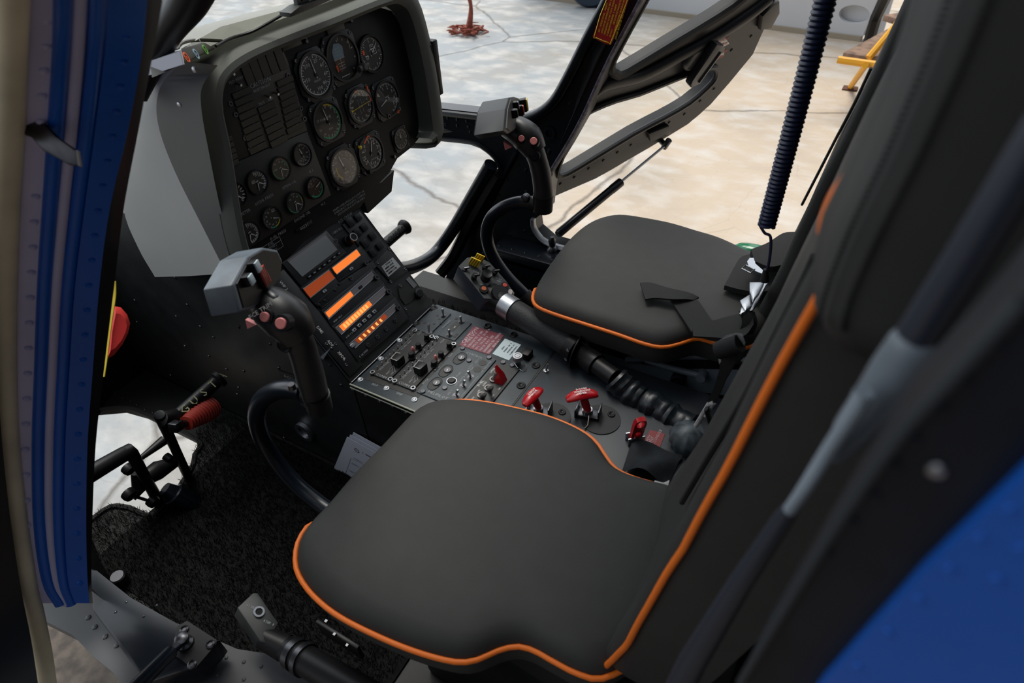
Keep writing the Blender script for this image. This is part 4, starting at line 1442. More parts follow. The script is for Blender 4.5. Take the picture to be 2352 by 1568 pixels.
# moving map unit
rA = radio('navigation unit with a large grey screen', [(646, 606), (748, 530), (795, 580), (694, 662)], 'navigation_unit')
dispq('screen', [(660, 603), (745, 541), (773, 575), (692, 637)], 0.0052, 0.006, screen, rA)
dispq('screen_header', [(657, 600), (745, 536), (747, 539), (660, 604)], 0.005, 0.0064, lcdgrey, rA)
for k in range(7):
    t = k / 6
    x, y = 708 + (776 - 708) * t, 637 + (584 - 637) * t
    f2 = PED.at(*ep_(x, y))
    bt = sub('button', rA, lambda m: box(m, f2, -0.0065, 0.0065, -0.0035, 0.0035, 0.005, 0.008, 0.001, 1), satin)
    sub('button_mark', bt, lambda m: bar(m, f2, (-0.003, 0), (0.003, 0), 0.0025, 0.0083), dimwhite, smooth=False)
knob(rpd, PED, 812, 544, 0.011, 0.030, satin, metal, ringw=0.22)
knob(rpd, PED, 772, 552, 0.005, 0.006, satin, dmetal)
dispq('name_plate', [(758, 537), (783, 521), (786, 526), (762, 542)], 0.0, 0.003, modblack, rpd)
sub('name_plate_lettering', rpd, lambda m: text(m, 'GPS  1', PED, *ep_(772, 532), 0.008, 0.0036), dimwhite, smooth=False)
# twin small radios
for nm, Q, Dq, kb, sel, tx, m_ in (('radio with the upper small orange display', [(756, 616), (828, 565), (852, 598), (775, 646)], [(760, 617), (816, 574), (826, 588), (771, 632)], (842, 604), (804, 619), '1', lcd),
                                   ('radio with the lower small display crossed by a bright streak', [(689, 663), (755, 616), (778, 652), (722, 700)], [(694, 665), (753, 622), (767, 640), (710, 686)], None, (743, 670), '1', lcddim)):
    r_ = radio(nm, Q)
    d_ = dispq('display', Dq, 0.005, 0.0062, m_, r_)
    dispq('display_bezel', Dq, 0.0045, 0.0054, alu, r_)
    sub('display_frame', r_, lambda m: tube(m, [PED.p(a, b, 0.0062) for a, b in pxl(PED, Dq)], 0.0011, 4, closed=True), alu)
    f2 = PED.at(*ep_(*sel))
    bt = sub('button', r_, lambda m: box(m, f2, -0.006, 0.006, -0.0035, 0.0035, 0.005, 0.008, 0.001, 1), alu)
    sub('button_mark', bt, lambda m: box(m, f2, -0.001, 0.001, -0.002, 0.002, 0.008, 0.0084), satin)
    if kb:
        knob(r_, PED, kb[0], kb[1], 0.0055, 0.012)
rC = radio('radio between the two small displays and the longest one', [(778, 652), (855, 600), (863, 612), (738, 708), (722, 700)])
knob(rC, PED, 807, 638, 0.005, 0.008)
for x, y in ((770, 666), (779, 652), (746, 690), (733, 700)):
    knob(rC, PED, x, y, 0.004, 0.006, satin, None)
# three long radios
for nm, Q, Dq, lit0, lit1, kb, segs, mm in (
        ('long radio with a half lit plain orange display', [(737, 714), (853, 616), (880, 650), (760, 752)], [(741, 720), (852, 625), (860, 636), (752, 735)], 0.02, 0.52, (866, 636), 0, lcd),
        ('long radio with a segmented orange display', [(762, 752), (880, 652), (906, 684), (789, 788)], [(767, 755), (879, 660), (888, 671), (781, 770)], 0.06, 0.66, (894, 669), 9, lcd),
        ('lowest long radio with a dark orange display', [(791, 790), (907, 684), (938, 730), (820, 832)], [(800, 791), (903, 699), (912, 709), (813, 801)], 0.10, 0.75, (916, 706), 6, lcddim)):
    r_ = radio(nm, Q)
    sub('display_frame', r_, lambda m: tube(m, [PED.p(a, b, 0.0062) for a, b in pxl(PED, Dq)], 0.001, 4, closed=True), alu)
    dispq('display_glass', Dq, 0.005, 0.0060, lcdgrey, r_)
    c4 = [V((*p, 0)) for p in pxl(PED, Dq)]

    def at4(s, t):
        p = lerp(lerp(c4[0], c4[1], s), lerp(c4[3], c4[2], s), t)
        return (p.x, p.y)
    sub('display', r_, lambda m: prism(m, PED, [at4(lit0, 0.12), at4(lit1, 0.12), at4(lit1, 0.88), at4(lit0, 0.88)], 0.0058, 0.0066), mm)
    if segs:
        def sg(m):
            for k in range(segs):
                s = lit0 + 0.05 + (lit1 - lit0 - 0.1) * k / segs
                prism(m, PED, [at4(s, 0.25), at4(s + 0.035, 0.25), at4(s + 0.035, 0.8), at4(s, 0.8)], 0.0064, 0.0070)
        sub('digits', r_, sg, segdark)
    knob(r_, PED, kb[0], kb[1], 0.0065, 0.014)
    if nm.startswith('long radio with a half'):
        f2 = PED.at(*ep_(825, 661))
        sub('button', r_, lambda m: box(m, f2, -0.006, 0.006, -0.003, 0.003, 0.005, 0.0085, 0.001, 1), satin)
    if segs == 9:
        for k in range(5):
            f2 = PED.at(*ep_(811 + 11.5 * k, 759 - 10.5 * k))
            bt = sub('button', r_, lambda m: box(m, f2, -0.006, 0.006, -0.004, 0.004, 0.005, 0.008, 0.001, 1), alu)
            sub('button_mark', bt, lambda m: box(m, f2, -0.0015, 0.0015, -0.002, 0.002, 0.008, 0.0084), satin)
    if segs == 6:
        f2 = PED.at(*ep_(807, 794))
        sub('button', r_, lambda m: box(m, f2, -0.007, 0.007, -0.005, 0.005, 0.005, 0.0085, 0.0015, 1), alu)
        for x, y in ((846, 792), (867, 773), (887, 755), (908, 735)):
            knob(r_, PED, x, y, 0.0052, 0.008)

    def rl(m):
        a, b = pxl(PED, [Q[3]])[0]
        scribble(m, PED, a + 0.012, a + 0.04, b + 0.004, 0.004, 0.0056, segs + 3)
    sub('lettering', r_, rl, dimwhite, smooth=False)

# intercom button panel
icp = sub('button_panel', rpd, lambda m: prism(m, PED, pxl(PED, [(785, 517), (826, 486), (905, 590), (860, 612)]), 0, 0.003, 0.001), pedgrey)
for x, y, s in ((801, 511, 1.25), (819, 501, 1.0), (833, 524, 1.0), (818, 535, 1.1), (852, 544, 1.0), (835, 560, 1.15), (869, 567, 1.0), (853, 581, 1.1)):
    f2 = PED.at(*ep_(x, y))
    bt = sub('square_button', icp, lambda m: box(m, f2, -0.009 * s, 0.009 * s, -0.009 * s, 0.009 * s, 0.003, 0.009, 0.0015), satin)
    sub('button_edge', bt, lambda m: tube(m, [f2.p(i * 0.0078 * s, j * 0.0078 * s, 0.009) for i, j in ((-1, -1), (1, -1), (1, 1), (-1, 1))], 0.0004, 4, closed=True), dmetal)
# blank plate with silver label
bp_ = sub('blanking_plate', rpd, lambda m: prism(m, PED, pxl(PED, [(858, 606), (890, 572), (936, 622), (898, 650)]), 0, 0.004, 0.001), pedgrey)
lb = sub('silver_label', bp_, lambda m: prism(m, PED, pxl(PED, [(874, 613), (900, 592), (918, 613), (890, 637)]), 0.004, 0.0048), silverlab)
sub('label_lettering', bp_, lambda m: rows_on(m, PED, (876, 612), (899, 594), (890, 634), 4, 0.6, 0.0052, 9), satin)
for x, y in ((892, 573), (929, 619), (896, 648), (866, 605), (930, 710), (918, 657)):
    screw_at(rpd, PED.p(*ep_(x, y), 0.004), PED.n, 0.0032)
f2 = PED.at(*ep_(930, 675))
sub('recess', rpd, lambda m: prism(m, PED, pxl(PED, [(914, 662), (934, 650), (956, 672), (948, 690), (930, 700), (918, 684)]), -0.001, 0.0018), dialface)
sub('port_ring', rpd, lambda m: ring(m, PED.at(*ep_(961, 675)), 0.0125, 0.0142, 0, 0.006, 28), dmetal)
sub('port', rpd, lambda m: cyl(m, PED.at(*ep_(959, 676)), 0.012, 0, 0.012, 24, 0.002), satin)
sub('small_label', rpd, lambda m: prism(m, PED, pxl(PED, [(932, 642), (939, 635), (958, 655), (950, 662)]), 0, 0.0009), mat('dim_label', (0.16, 0.17, 0.17), 0.5))
# side grab bracket on the near edge
sub('side_clip', rpd, lambda m: loft(m, [[P(x, y, 'y', yy) for x, y in ((735, 820), (760, 798), (752, 810), (742, 826))] for yy in (0.64, 0.69)]), greypaint)
# maker's plate on the near flank
mp = Fr((0, 0.688, 0), (1, 0, 0), (0, 0, 1))
sub('maker_plate', rpd, lambda m: prism(m, mp, pxl(mp, [(640, 850), (676, 862), (678, 880), (650, 876)]), 0.0, 0.0015), satin)
sub('maker_lettering', rpd, lambda m: text(m, 'AGU', mp, *mp.px(664, 866), 0.016, 0.002), dimwhite, smooth=False)
# round socket low on the flank
sf = Fr(P(703, 988, 'y', 0.688), (1, 0, 0), (0, 0, 1))
sub('socket', rpd, lambda m: (ring(m, sf, 0.020, 0.031, 0, 0.012, 28), ring(m, sf, 0.008, 0.016, 0, 0.006, 24)), alu)
sub('socket_bowl', rpd, lambda m: lathe(m, sf, [(0.021, 0.010), (0.016, 0.002), (0.001, 0.001)], 24, cap=False), dmetal)


# =============================================================== centre console
cc = thing('center_console', 'flat slate-grey console of switches and placards between the seats', 'console', (-0.5, 0.86, 0.0))


def CP(x, y):
    return CON.px(x, y)


sub('housing', cc, lambda m: box(m, WORLD, -0.885, 0.30, 0.690, 1.023, -0.39, -0.001, 0.002), wallblk)
sub('top_plate', cc, lambda m: prism(m, WORLD, [(-0.885, 0.688), (-0.885, 1.026), (-0.522, 1.026), (-0.522, 0.688)], -0.003, 0.0015, 0.001), slate)
sub('rear_plate', cc, lambda m: prism(m, WORLD, [(-0.518, 0.688), (-0.518, 1.026), (0.30, 1.026), (0.30, 0.688)], -0.003, 0.001, 0.001), mat('console_dark_slate', (0.016, 0.021, 0.027), 0.42, noise=0.3, nscale=14, bump=0.05, bscale=400))
sub('edge_trim', cc, lambda m: (tube(m, [V((-0.89, 0.686, 0.001)), V((-0.52, 0.686, 0.001))], 0.002, 6), tube(m, [V((-0.89, 0.684, -0.008)), V((-0.52, 0.684, -0.008))], 0.0015, 6)), mat('worn_edge', (0.35, 0.36, 0.28), 0.5))
sub('side_rivets', cc, lambda m: rivets(m, [P(x, y, 'y', 0.689) for x, y in ((811, 894), (840, 907), (872, 921), (901, 932), (932, 946), (965, 960))], (0, -1, 0), 0.005), metal)


def module(lbl, p1, p2, m_, h=0.004, grow=0.0):
    o = sub('switch_module', cc, lambda m: pxbox(m, CON, p1, p2, 0, h, 0.0008, 1, grow), m_)
    o['label'] = lbl
    return o


bk = sub('recess_floor', cc, lambda m: prism(m, CON, pxl(CON, [(838, 872), (950, 752), (1060, 790), (960, 915)]), 0.0014, 0.0022), dialface)
mA = module('small grey module with two toggles at the nose corner', (950, 757), (1037, 722), slate)
mB = module('small grey module with an oval recess and two toggles', (1006, 772), (1084, 744), slate)
m1 = module('black communications module nearest the pedestal', (853, 862), (996, 776), modblack, 0.006)
m2 = module('black communications module in second row', (904, 882), (1047, 796), modblack, 0.006)
m3 = module('grey module with three cut-out knobs and toggles', (957, 903), (1140, 829), slate, 0.005)
m4 = module('dark fuel module with ball-ended levers', (1058, 935), (1196, 848), modblack, 0.005)


def toggle(par, bx, by, tx, ty, r=0.0022, hgt=0.022, base=0.0055, mm=metal, h0=0.005):
    b0 = CON.p(*CP(bx, by), h0)
    t_ = CON.px(tx, ty, hgt)
    p1 = CON.p(t_[0], t_[1], hgt)
    # keep the lever within a natural lean of its nut
    d = p1 - b0
    if d.length > hgt * 1.6:
        p1 = b0 + d.normalized() * hgt * 1.4
    o = sub('toggle', par, lambda m: (tube(m, [b0, lerp(b0, p1, 0.5), lerp(b0, p1, 0.9), p1], [r * 0.7, r * 0.9, r * 1.25, r * 0.8], 10)), mm)
    sub('nut', o, lambda m: (cyl(m, Fr(b0, (1, 0, 0), (0, 1, 0)), base, -0.004, 0.002, 6), ring(m, Fr(b0, (1, 0, 0), (0, 1, 0)), base * 0.9, base * 1.25, -0.004, 0.0005, 18)), dmetal)
    return o


toggle(mA, 1019, 728, 1016, 709, 0.0028, 0.026)
toggle(mA, 986, 768, 984, 743, 0.0028, 0.026, base=0.007)
toggle(mB, 1060, 742, 1057, 726, 0.003, 0.022, base=0.007)
toggle(mB, 1033, 772, 1031, 756, 0.003, 0.022, base=0.007)
for x, y in ((1009, 735), (998, 746), (1005, 727), (976, 744), (1012, 744)):
    sub('hole', mA, lambda m: cyl(m, CON.at(*CP(x, y)), 0.004, 0.0035, 0.0045, 14), dialface)
for x, y in ((1048, 734), (1050, 770), (1045, 775)):
    sub('hole', mB, lambda m: cyl(m, CON.at(*CP(x, y)), 0.004, 0.0035, 0.0048, 14), dialface)
fo = CON.at(*CP(1044, 752))
sub('oval_recess', mB, lambda m: prism(m, fo, [(math.cos(t) * 0.016 + (0.006 if math.cos(t) > 0 else -0.006), math.sin(t) * 0.009) for t in [2 * PI * k / 24 for k in range(24)]], 0.004, 0.0046), dialface)
sub('recess_mark', mB, lambda m: bar(m, fo, (-0.006, -0.003), (0.0, -0.003), 0.002, 0.0049), white, smooth=False)
sub('lettering', mB, lambda m: text(m, 'CONTRAST', CON, *CP(1026, 747), 0.007, 0.0045), dimwhite, smooth=False)


def comm(mod, ox, oy, seed):
    # ox, oy: pixel offset from the first module
    q = lambda x, y: (x + ox, y + oy)
    for k in range(10):
        t = k / 9
        bx, by = 870 + 82 * t, 851 - 84 * t
        toggle(mod, *q(bx, by), *q(bx - 2 + (k == 0) * -2, by - 11), r=0.0016, hgt=0.014, base=0.0028, h0=0.006)
    f = CON.at(*CP(*q(917, 838)), 0.006)
    o = sub('pointer_knob', mod, lambda m: prism(m, f, [(-0.014, -0.010), (0.010, -0.012), (0.013, 0.0), (0.010, 0.012), (-0.014, 0.010)], 0, 0.022, 0.002), satin)
    sub('knob_outline', o, lambda m: tube(m, [f.p(a, b, 0.0222) for a, b in ((-0.013, -0.009), (-0.013, 0.009), (0.009, 0.011), (0.012, 0.0))], 0.0008, 5), white)
    for x, y, r, hh in ((944, 810, 0.0075, 0.020), (960, 789, 0.0068, 0.020), (979, 768, 0.0065, 0.022)):
        knob(mod, CON, *q(x, y), r, hh, satin, None, 'small_knob')
    fr2 = CON.at(*CP(*q(951, 815)), 0.006)
    sub('red_lever', mod, lambda m: lathe(m, fr2, [(0.003, 0), (0.0045, 0.008), (0.0045, 0.016), (0.002, 0.020)], 12), pink)

    def tx(m):
        f0 = Fr(CON.o, CON.u, CON.v)
        text(m, 'COMM', CON, *CP(*q(877, 868)), 0.010, 0.0068, rot=-PI / 2)
        text(m, 'VOX TONE', CON, *CP(*q(884, 845)), 0.0065, 0.0068)
        text(m, 'XMIT', CON, *CP(*q(893, 860)), 0.0065, 0.0068)
        text(m, 'OFF', CON, *CP(*q(902, 862)), 0.0065, 0.0068)
        text(m, 'COM', CON, *CP(*q(965, 769)), 0.0075, 0.0068)
        text(m, 'ICS MIX CALL', CON, *CP(*q(934, 797)), 0.0065, 0.0068)
        text(m, 'RADIO MONITOR', CON, *CP(*q(958, 812)), 0.0065, 0.0068)
        a, b = CP(*q(869, 856))
        a2, b2 = CP(*q(953, 771))
        bar(m, CON, (a, b), (a2, b2), 0.0006, 0.0068)
        for dx, dy in ((-9, 10), (-4, 14), (4, 16)):
            a, b = CP(*q(905, 843))
            a2, b2 = CP(*q(905 + dx, 843 + dy))
            bar(m, CON, (a, b), (a2, b2), 0.0008, 0.0068)
    sub('lettering', mod, tx, dimwhite, smooth=False)


comm(m1, 0, 0, 1)
comm(m2, 52, 19, 2)
for x, y in ((954, 764), (993, 778), (1003, 781), (1043, 795), (857, 860), (898, 876), (908, 880), (950, 896)):
    sub('fastener', cc, lambda m: ring(m, CON.at(*CP(x, y)), 0.0035, 0.006, 0.005, 0.009, 16), alu)
for x, y in ((1063, 804), (1124, 825), (1156, 836), (1177, 843), (972, 903), (1022, 895), (1078, 832)):
    sub('fastener', cc, lambda m: (cyl(m, CON.at(*CP(x, y)), 0.0062, 0.003, 0.008, 16, 0.001), bar(m, CON.at(*CP(x, y)), (-0.004, 0), (0.004, 0.002), 0.0012, 0.0084)), dmetal)
# cut-outs of the trim module
for x, y in ((1057, 826), (1025, 855), (1000, 884)):
    f = CON.at(*CP(x, y), 0.005)
    o = sub('cutout', m3, lambda m: prism(m, f, sm2([(-0.020, -0.008), (0.004, -0.014), (0.018, -0.006), (0.018, 0.008), (0.0, 0.013), (-0.018, 0.008)], 4), -0.001, 0.0006), dialface)
    sub('cutout_rim', o, lambda m: tube(m, [f.p(a, b, 0.0008) for a, b in sm2([(-0.020, -0.008), (0.004, -0.014), (0.018, -0.006), (0.018, 0.008), (0.0, 0.013), (-0.018, 0.008)], 4)], 0.0008, 4, closed=True), slate)
    sub('thumb_wheel', o, lambda m: cyl(m, f.at(0.002, -0.003), 0.009, 0.0, 0.0035, 20, 0.0008), dmetal)
    sub('wheel_mark', o, lambda m: bar(m, f, (-0.004, -0.005), (0.004, -0.003), 0.0022, 0.0042), white, smooth=False)
for x, y in ((1109, 837), (1097, 852)):
    sub('lamp_hole', m3, lambda m: cyl(m, CON.at(*CP(x, y)), 0.0095, 0.004, 0.0056, 24), dialface)
f = CON.at(*CP(1038, 879), 0.005)
o = sub('push_switch', m3, lambda m: cyl(m, f, 0.009, 0, 0.005, 20, 0.001), satin)
sub('switch_ring', o, lambda m: ring(m, f, 0.0105, 0.0122, 0, 0.0018, 28), alu)
toggle(m3, 1082, 869, 1075, 852, 0.003, 0.026, 0.0065)
toggle(m3, 1064, 889, 1067, 873, 0.003, 0.024, 0.0065)
toggle(m3, 1048, 911, 1051, 895, 0.003, 0.024, 0.0065)


def t3(m):
    for s, x, y, sz, rt in (('CONTROL', 1090, 820, 0.0095, -PI / 2), ('CDU1', 1097, 832, 0.007, 0), ('AUTO', 1081, 846, 0.0065, 0), ('TRIM', 1084, 851, 0.0065, 0), ('ATTD HOLD', 1069, 866, 0.007, 0), ('SAS 2', 1050, 884, 0.007, 0), ('PUSH', 1054, 864, 0.007, 0), ('SAS 1', 1034, 905, 0.007, 0),
                            ('DECOUPL', 1121, 842, 0.007, 0), ('GS', 1108, 857, 0.006, 0), ('HELIPILOT', 1006, 911, 0.0115, -PI / 2), ('YAW', 1036, 819, 0.007, 0), ('ROLL', 1004, 849, 0.007, 0), ('PITCH', 978, 880, 0.007, 0)):
        text(m, s, CON, *CP(x, y), sz, 0.0056, rot=rt)
    a, b = CP(1099, 867)
    a2, b2 = CP(1056, 919)
    bar(m, CON, (a, b), (a2, b2), 0.0008, 0.0056)


sub('lettering', m3, t3, dimwhite, smooth=False)


def lever(m, x, y, tx, ty, r=0.007, hh=0.035):
    b0 = CON.p(*CP(x, y), 0.004)
    t_ = CON.px(tx, ty, hh)
    p1 = CON.p(t_[0], t_[1], hh)
    d = p1 - b0
    if d.length > hh * 1.5:
        p1 = b0 + d.normalized() * hh * 1.4
    tube(m, [b0, lerp(b0, p1, 0.3), lerp(b0, p1, 0.6), lerp(b0, p1, 0.75), lerp(b0, p1, 0.92), p1], [r * 0.9, r * 0.7, r * 0.45, r * 0.75, r * 0.9, r * 0.5], 12)


levm = mat('worn_lever_metal', (0.20, 0.19, 0.18), 0.45, 0.5)
for bx, by, tx, ty in ((1134, 876, 1141, 853), (1122, 896, 1128, 889), (1106, 912, 1112, 905)):
    o = sub('fuel_lever', m4, lambda m: lever(m, bx, by, tx, ty), levm)
    sub('lever_nut', o, lambda m: ring(m, CON.at(*CP(bx, by), 0.004), 0.006, 0.0095, 0, 0.005, 20), levm)


def guard(m):
    f = CON.at(*CP(1150, 878), 0.005)
    loft(m, [[f.p(-0.010, -0.012, 0), f.p(0.010, -0.012, 0), f.p(0.012, 0.010, 0), f.p(-0.012, 0.010, 0)],
             [f.p(-0.009, -0.006, 0.02), f.p(0.009, -0.006, 0.02), f.p(0.010, 0.006, 0.02), f.p(-0.010, 0.006, 0.02)],
             [f.p(-0.002, 0.008, 0.045), f.p(0.002, 0.008, 0.045), f.p(0.002, 0.010, 0.045), f.p(-0.002, 0.010, 0.045)]])


gd = sub('switch_guard', m4, guard, redp)
gd['label'] = 'red flip-up switch guard'


def t4(m):
    for s, x, y, sz in (('OPEN', 1131, 855, 0.0075), ('FUEL', 1105, 884, 0.010), ('XFER', 1114, 885, 0.007), ('ON', 1100, 902, 0.006), ('ON', 1087, 918, 0.006), ('ON', 1147, 897, 0.006), ('OFF', 1133, 913, 0.006)):
        text(m, s, CON, *CP(x, y), sz, 0.0056)


sub('lettering', m4, t4, white, smooth=False)
for x, y in ((996, 709), (957, 746), (1120, 750), (1180, 770), (1231, 841), (1197, 887)):
    screw_at(cc, CON.p(*CP(x, y), 0.0015), (0, 0, 1), 0.0075, satin, 'bolt')
for x, y in ((828, 873), (888, 893), (952, 919), (918, 783), (875, 825)):
    screw_at(cc, CON.p(*CP(x, y), 0.0015), (0, 0, 1), 0.0055, alu, 'bolt')
sub('strip_lettering', cc, lambda m: (text(m, 'ADF', CON, *CP(861, 885), 0.009, 0.0022, rot=-PI / 2), text(m, 'VHF', CON, *CP(917, 906), 0.009, 0.0022, rot=-PI / 2)), dimwhite, smooth=False)
# placards
o = sub('caution_placard', cc, lambda m: prism(m, CON, pxl(CON, [(1088, 750), (1158, 771), (1124, 816), (1055, 794)]), 0.0015, 0.0025), redplac)
o['label'] = 'faded red placard headed CAUTION'


def cpl(m):
    a, b = CP(1078, 771)
    text(m, 'CAUTION', CON, a, b - 0.003, 0.0150, 0.0030, bold=0.01)
    a0_, b0_ = CP(1071, 792)
    for k in range(7):
        a0_, b0_ = CP(1071 + k * 9.0, 796 + k * 2.9)
        scribble(m, CON, a0_, a0_ + 0.055 + 0.012 * ((k * 7) % 3), b0_ + 0.002, 0.0062, 0.0030, k + 11)


sub('placard_lettering', cc, cpl, mat('placard_ink_pale', (0.55, 0.42, 0.45), 0.6), smooth=False)
o = sub('data_label', cc, lambda m: prism(m, CON, pxl(CON, [(1160, 779), (1197, 793), (1169, 829), (1131, 814)]), 0.0015, 0.0025), placwhite)
o['label'] = 'pale blue data label'


def dl(m):
    for k in range(4):
        a0_, b0_ = CP(1152 + k * 7, 807 + k * 3.2)
        scribble(m, CON, a0_ + 0.004 * (k == 0), a0_ + (0.018 if k == 0 else 0.036), b0_, 0.0035, 0.0030, k + 40)


sub('label_lettering', cc, dl, ink, smooth=False)
f = CON.at(*CP(1190, 838), 0.001)
o = sub('key_cap', cc, lambda m: (lathe(m, f, [(0.007, 0), (0.007, 0.018), (0.0125, 0.019), (0.0125, 0.027), (0.011, 0.029), (0.001, 0.029)], 24, cap=False)), metal)
sub('cap_groove', o, lambda m: ring(m, f, 0.006, 0.007, 0.029, 0.0296, 20), dmetal)
sub('split_ring', cc, lambda m: tube(m, [CON.p(*CP(x, y), h) for x, y, h in ((1181, 840, 0.01), (1190, 848, 0.004), (1201, 855, 0.003), (1208, 853, 0.004), (1209, 843, 0.008), (1203, 836, 0.012))], 0.0009, 6), metal)
f = CON.at(*CP(1211, 820), 0.001)
sub('push_block', cc, lambda m: box(m, f, -0.013, 0.013, -0.010, 0.010, 0, 0.018, 0.002), satin)
f = CON.at(*CP(1254, 853), 0.001)
sub('pin_switch', cc, lambda m: (tube(m, [f.p(0, 0, 0), f.p(0.004, -0.002, 0.02)], [0.003, 0.0022], 8), cyl(m, f, 0.006, 0, 0.003, 12)), metal)
sub('seam', cc, lambda m: box(m, WORLD, -0.5215, -0.5185, 0.69, 1.024, -0.002, 0.0012), dialface)


# ---- red pull handles standing on the rear plate
def tee(name, label, foot, headc, half, ax, arcup, r, lab_rows, group):
    F0 = CON.p(*CP(*foot), 0.001)
    hz = 0.055
    hc = CON.px(*headc, hz)
    H = CON.p(hc[0], hc[1], hz)
    t = thing(name, label, 'handle', F0, group)
    axv = V(ax).normalized()
    perp = axv.cross(V((0, 0, 1))).normalized()
    path = [H + axv * half * s + V((0, 0, -arcup * s * s)) for s in (-1, -0.8, -0.4, 0, 0.4, 0.8, 1)]
    fl = Fr(H, axv, perp)

    def head(m):
        rings = []
        for p, wd in zip(smooth_path(path, 3), [0.3 + 0.7 * math.sin(PI * (0.08 + 0.84 * k / 18)) for k in range(19)]):
            rings.append([p + perp * math.cos(2 * PI * k / 14) * r * 1.35 * wd + V((0, 0, 1)) * math.sin(2 * PI * k / 14) * r * 0.75 * wd for k in range(14)])
        loft(m, rings)
    sub('grip', t, head, redp)
    base = F0 + V((0, 0, 0.012))
    sub('stem', t, lambda m: tube(m, [base, H], [r * 0.72, r * 0.82], 16), redp)
    sub('collar', t, lambda m: tube(m, [base - V((0, 0, 0.01)), base + (H - base) * 0.10], [r * 1.1, r * 1.0], 8), metal)
    sub('clip', t, lambda m: (box(m, Fr(F0, (1, 0.2, 0), (-0.2, 1, 0)), -0.022, 0.024, -0.014, 0.014, 0.0, 0.008, 0.001),
                              box(m, Fr(F0, (1, 0.2, 0), (-0.2, 1, 0)), 0.024, 0.027, -0.016, 0.016, 0.0, 0.030, 0.001),
                              box(m, Fr(F0, (1, 0.2, 0), (-0.2, 1, 0)), -0.026, -0.022, -0.016, 0.016, 0.0, 0.020, 0.001)), dmetal)

    def lt(m):
        for k, s in enumerate(lab_rows):
            text(m, s, Fr(H + V((0, 0, r * 0.78)), axv, perp if perp.dot(V((-1, 0, 0))) > 0 else -perp), 0, (len(lab_rows) / 2 - k - 0.5) * 0.0065, 0.0068, 0.0006, bold=0.02)
    sub('lettering', t, lt, white, smooth=False)
    return t, F0


t1, F1 = tee('pull_handle', 'left red T-shaped pull handle seen end on beside the near seat', (1238, 948), (1224, 907), 0.030, (0.1, 1, 0), 0.006, 0.0105, ('CARGO', 'HOOK'), 'red pull handles')
t2, F2 = tee('pull_handle', 'right red T-shaped pull handle lettered EMER across its wide grip', (1350, 953), (1337, 905), 0.034, (0.75, 0.66, 0), 0.008, 0.0115, ('DOORS', 'WINDOWS', 'EMER'), 'red pull handles')
for tt, F0 in ((t1, F1), (t2, F2)):
    sub('base_disc', tt, lambda m: cyl(m, Fr(F0 + V((0.03, 0.0, 0)), (1, 0, 0), (0, 1, 0)), 0.042, 0.0, 0.002, 32), satin)
    screw_at(tt, F0 + V((0.045, 0.022, 0.002)), (0, 0, 1), 0.006, satin, 'bolt')
sub('tie', t2, lambda m: tube(m, [F2 + V((0.01, -0.016, 0.018)), F2 + V((0.014, -0.03, 0.004)), F2 + V((0.012, -0.042, 0.004))], 0.0014, 6), metal)

# red two-hole lock lever
ll = thing('lock_lever', 'red lever with two oval holes standing on the console beside a red placard', 'lever', CON.p(*CP(1458, 1012), 0.001))
lf_o = CON.p(*CP(1458, 1014), 0.012)
hc = CON.px(1473, 962, 0.085)
lf_t = CON.p(hc[0], hc[1], 0.085)
vv = (lf_t - lf_o)
lfv = vv.normalized()
lfu = V((0.75, 0.66, 0))
lfu = (lfu - lfv * lfu.dot(lfv)).normalized()
LF = Fr(lf_o, lfu, lfv)
Lh = vv.length
ov = lambda cy, a, b: [(math.cos(t) * a, cy + math.sin(t) * b) for t in [2 * PI * k / 16 for k in range(16)]]
rrp = [(-0.012, 0.0), (0.012, 0.0), (0.0125, Lh * 0.82), (0.009, Lh * 0.97), (0, Lh), (-0.009, Lh * 0.97), (-0.0125, Lh * 0.82)]
sub('lever_plate', ll, lambda m: plate_holes(m, LF, rrp, [ov(Lh * 0.26, 0.007, 0.012), ov(Lh * 0.80, 0.008, 0.012)], -0.005, 0.005), redp)
sub('lever_pin', ll, lambda m: cyl(m, LF.at(0, Lh * 0.22), 0.005, -0.012, 0.008, 12), redp)
sub('bracket', ll, lambda m: box(m, Fr(lf_o - V((0, 0, 0.012)), lfu, (0, 0, 1)), -0.018, 0.018, 0.0, 0.022, -0.010, -0.006, 0.001), metal)
sub('bracket', ll, lambda m: box(m, Fr(lf_o - V((0, 0, 0.012)), lfu, (0, 0, 1)), -0.018, 0.018, 0.0, 0.022, 0.006, 0.010, 0.001), metal)
o = sub('red_placard', cc, lambda m: prism(m, CON, pxl(CON, [(1493, 988), (1527, 998), (1514, 1032), (1474, 1022)]), 0.0012, 0.0024), mat('dull_red_placard', (0.24, 0.02, 0.02), 0.5))


def rpt(m):
    for k, s in enumerate(('SAFETY', 'VENT', 'UNDER CONSOLE')):
        a0_, b0_ = CP(1488 + k * 8, 1012 + k * 1.5)
        text(m, s, CON, a0_, b0_, 0.0085, 0.003)


sub('placard_lettering', cc, rpt, mat('placard_ink_pale', (0, 0, 0)), smooth=False)
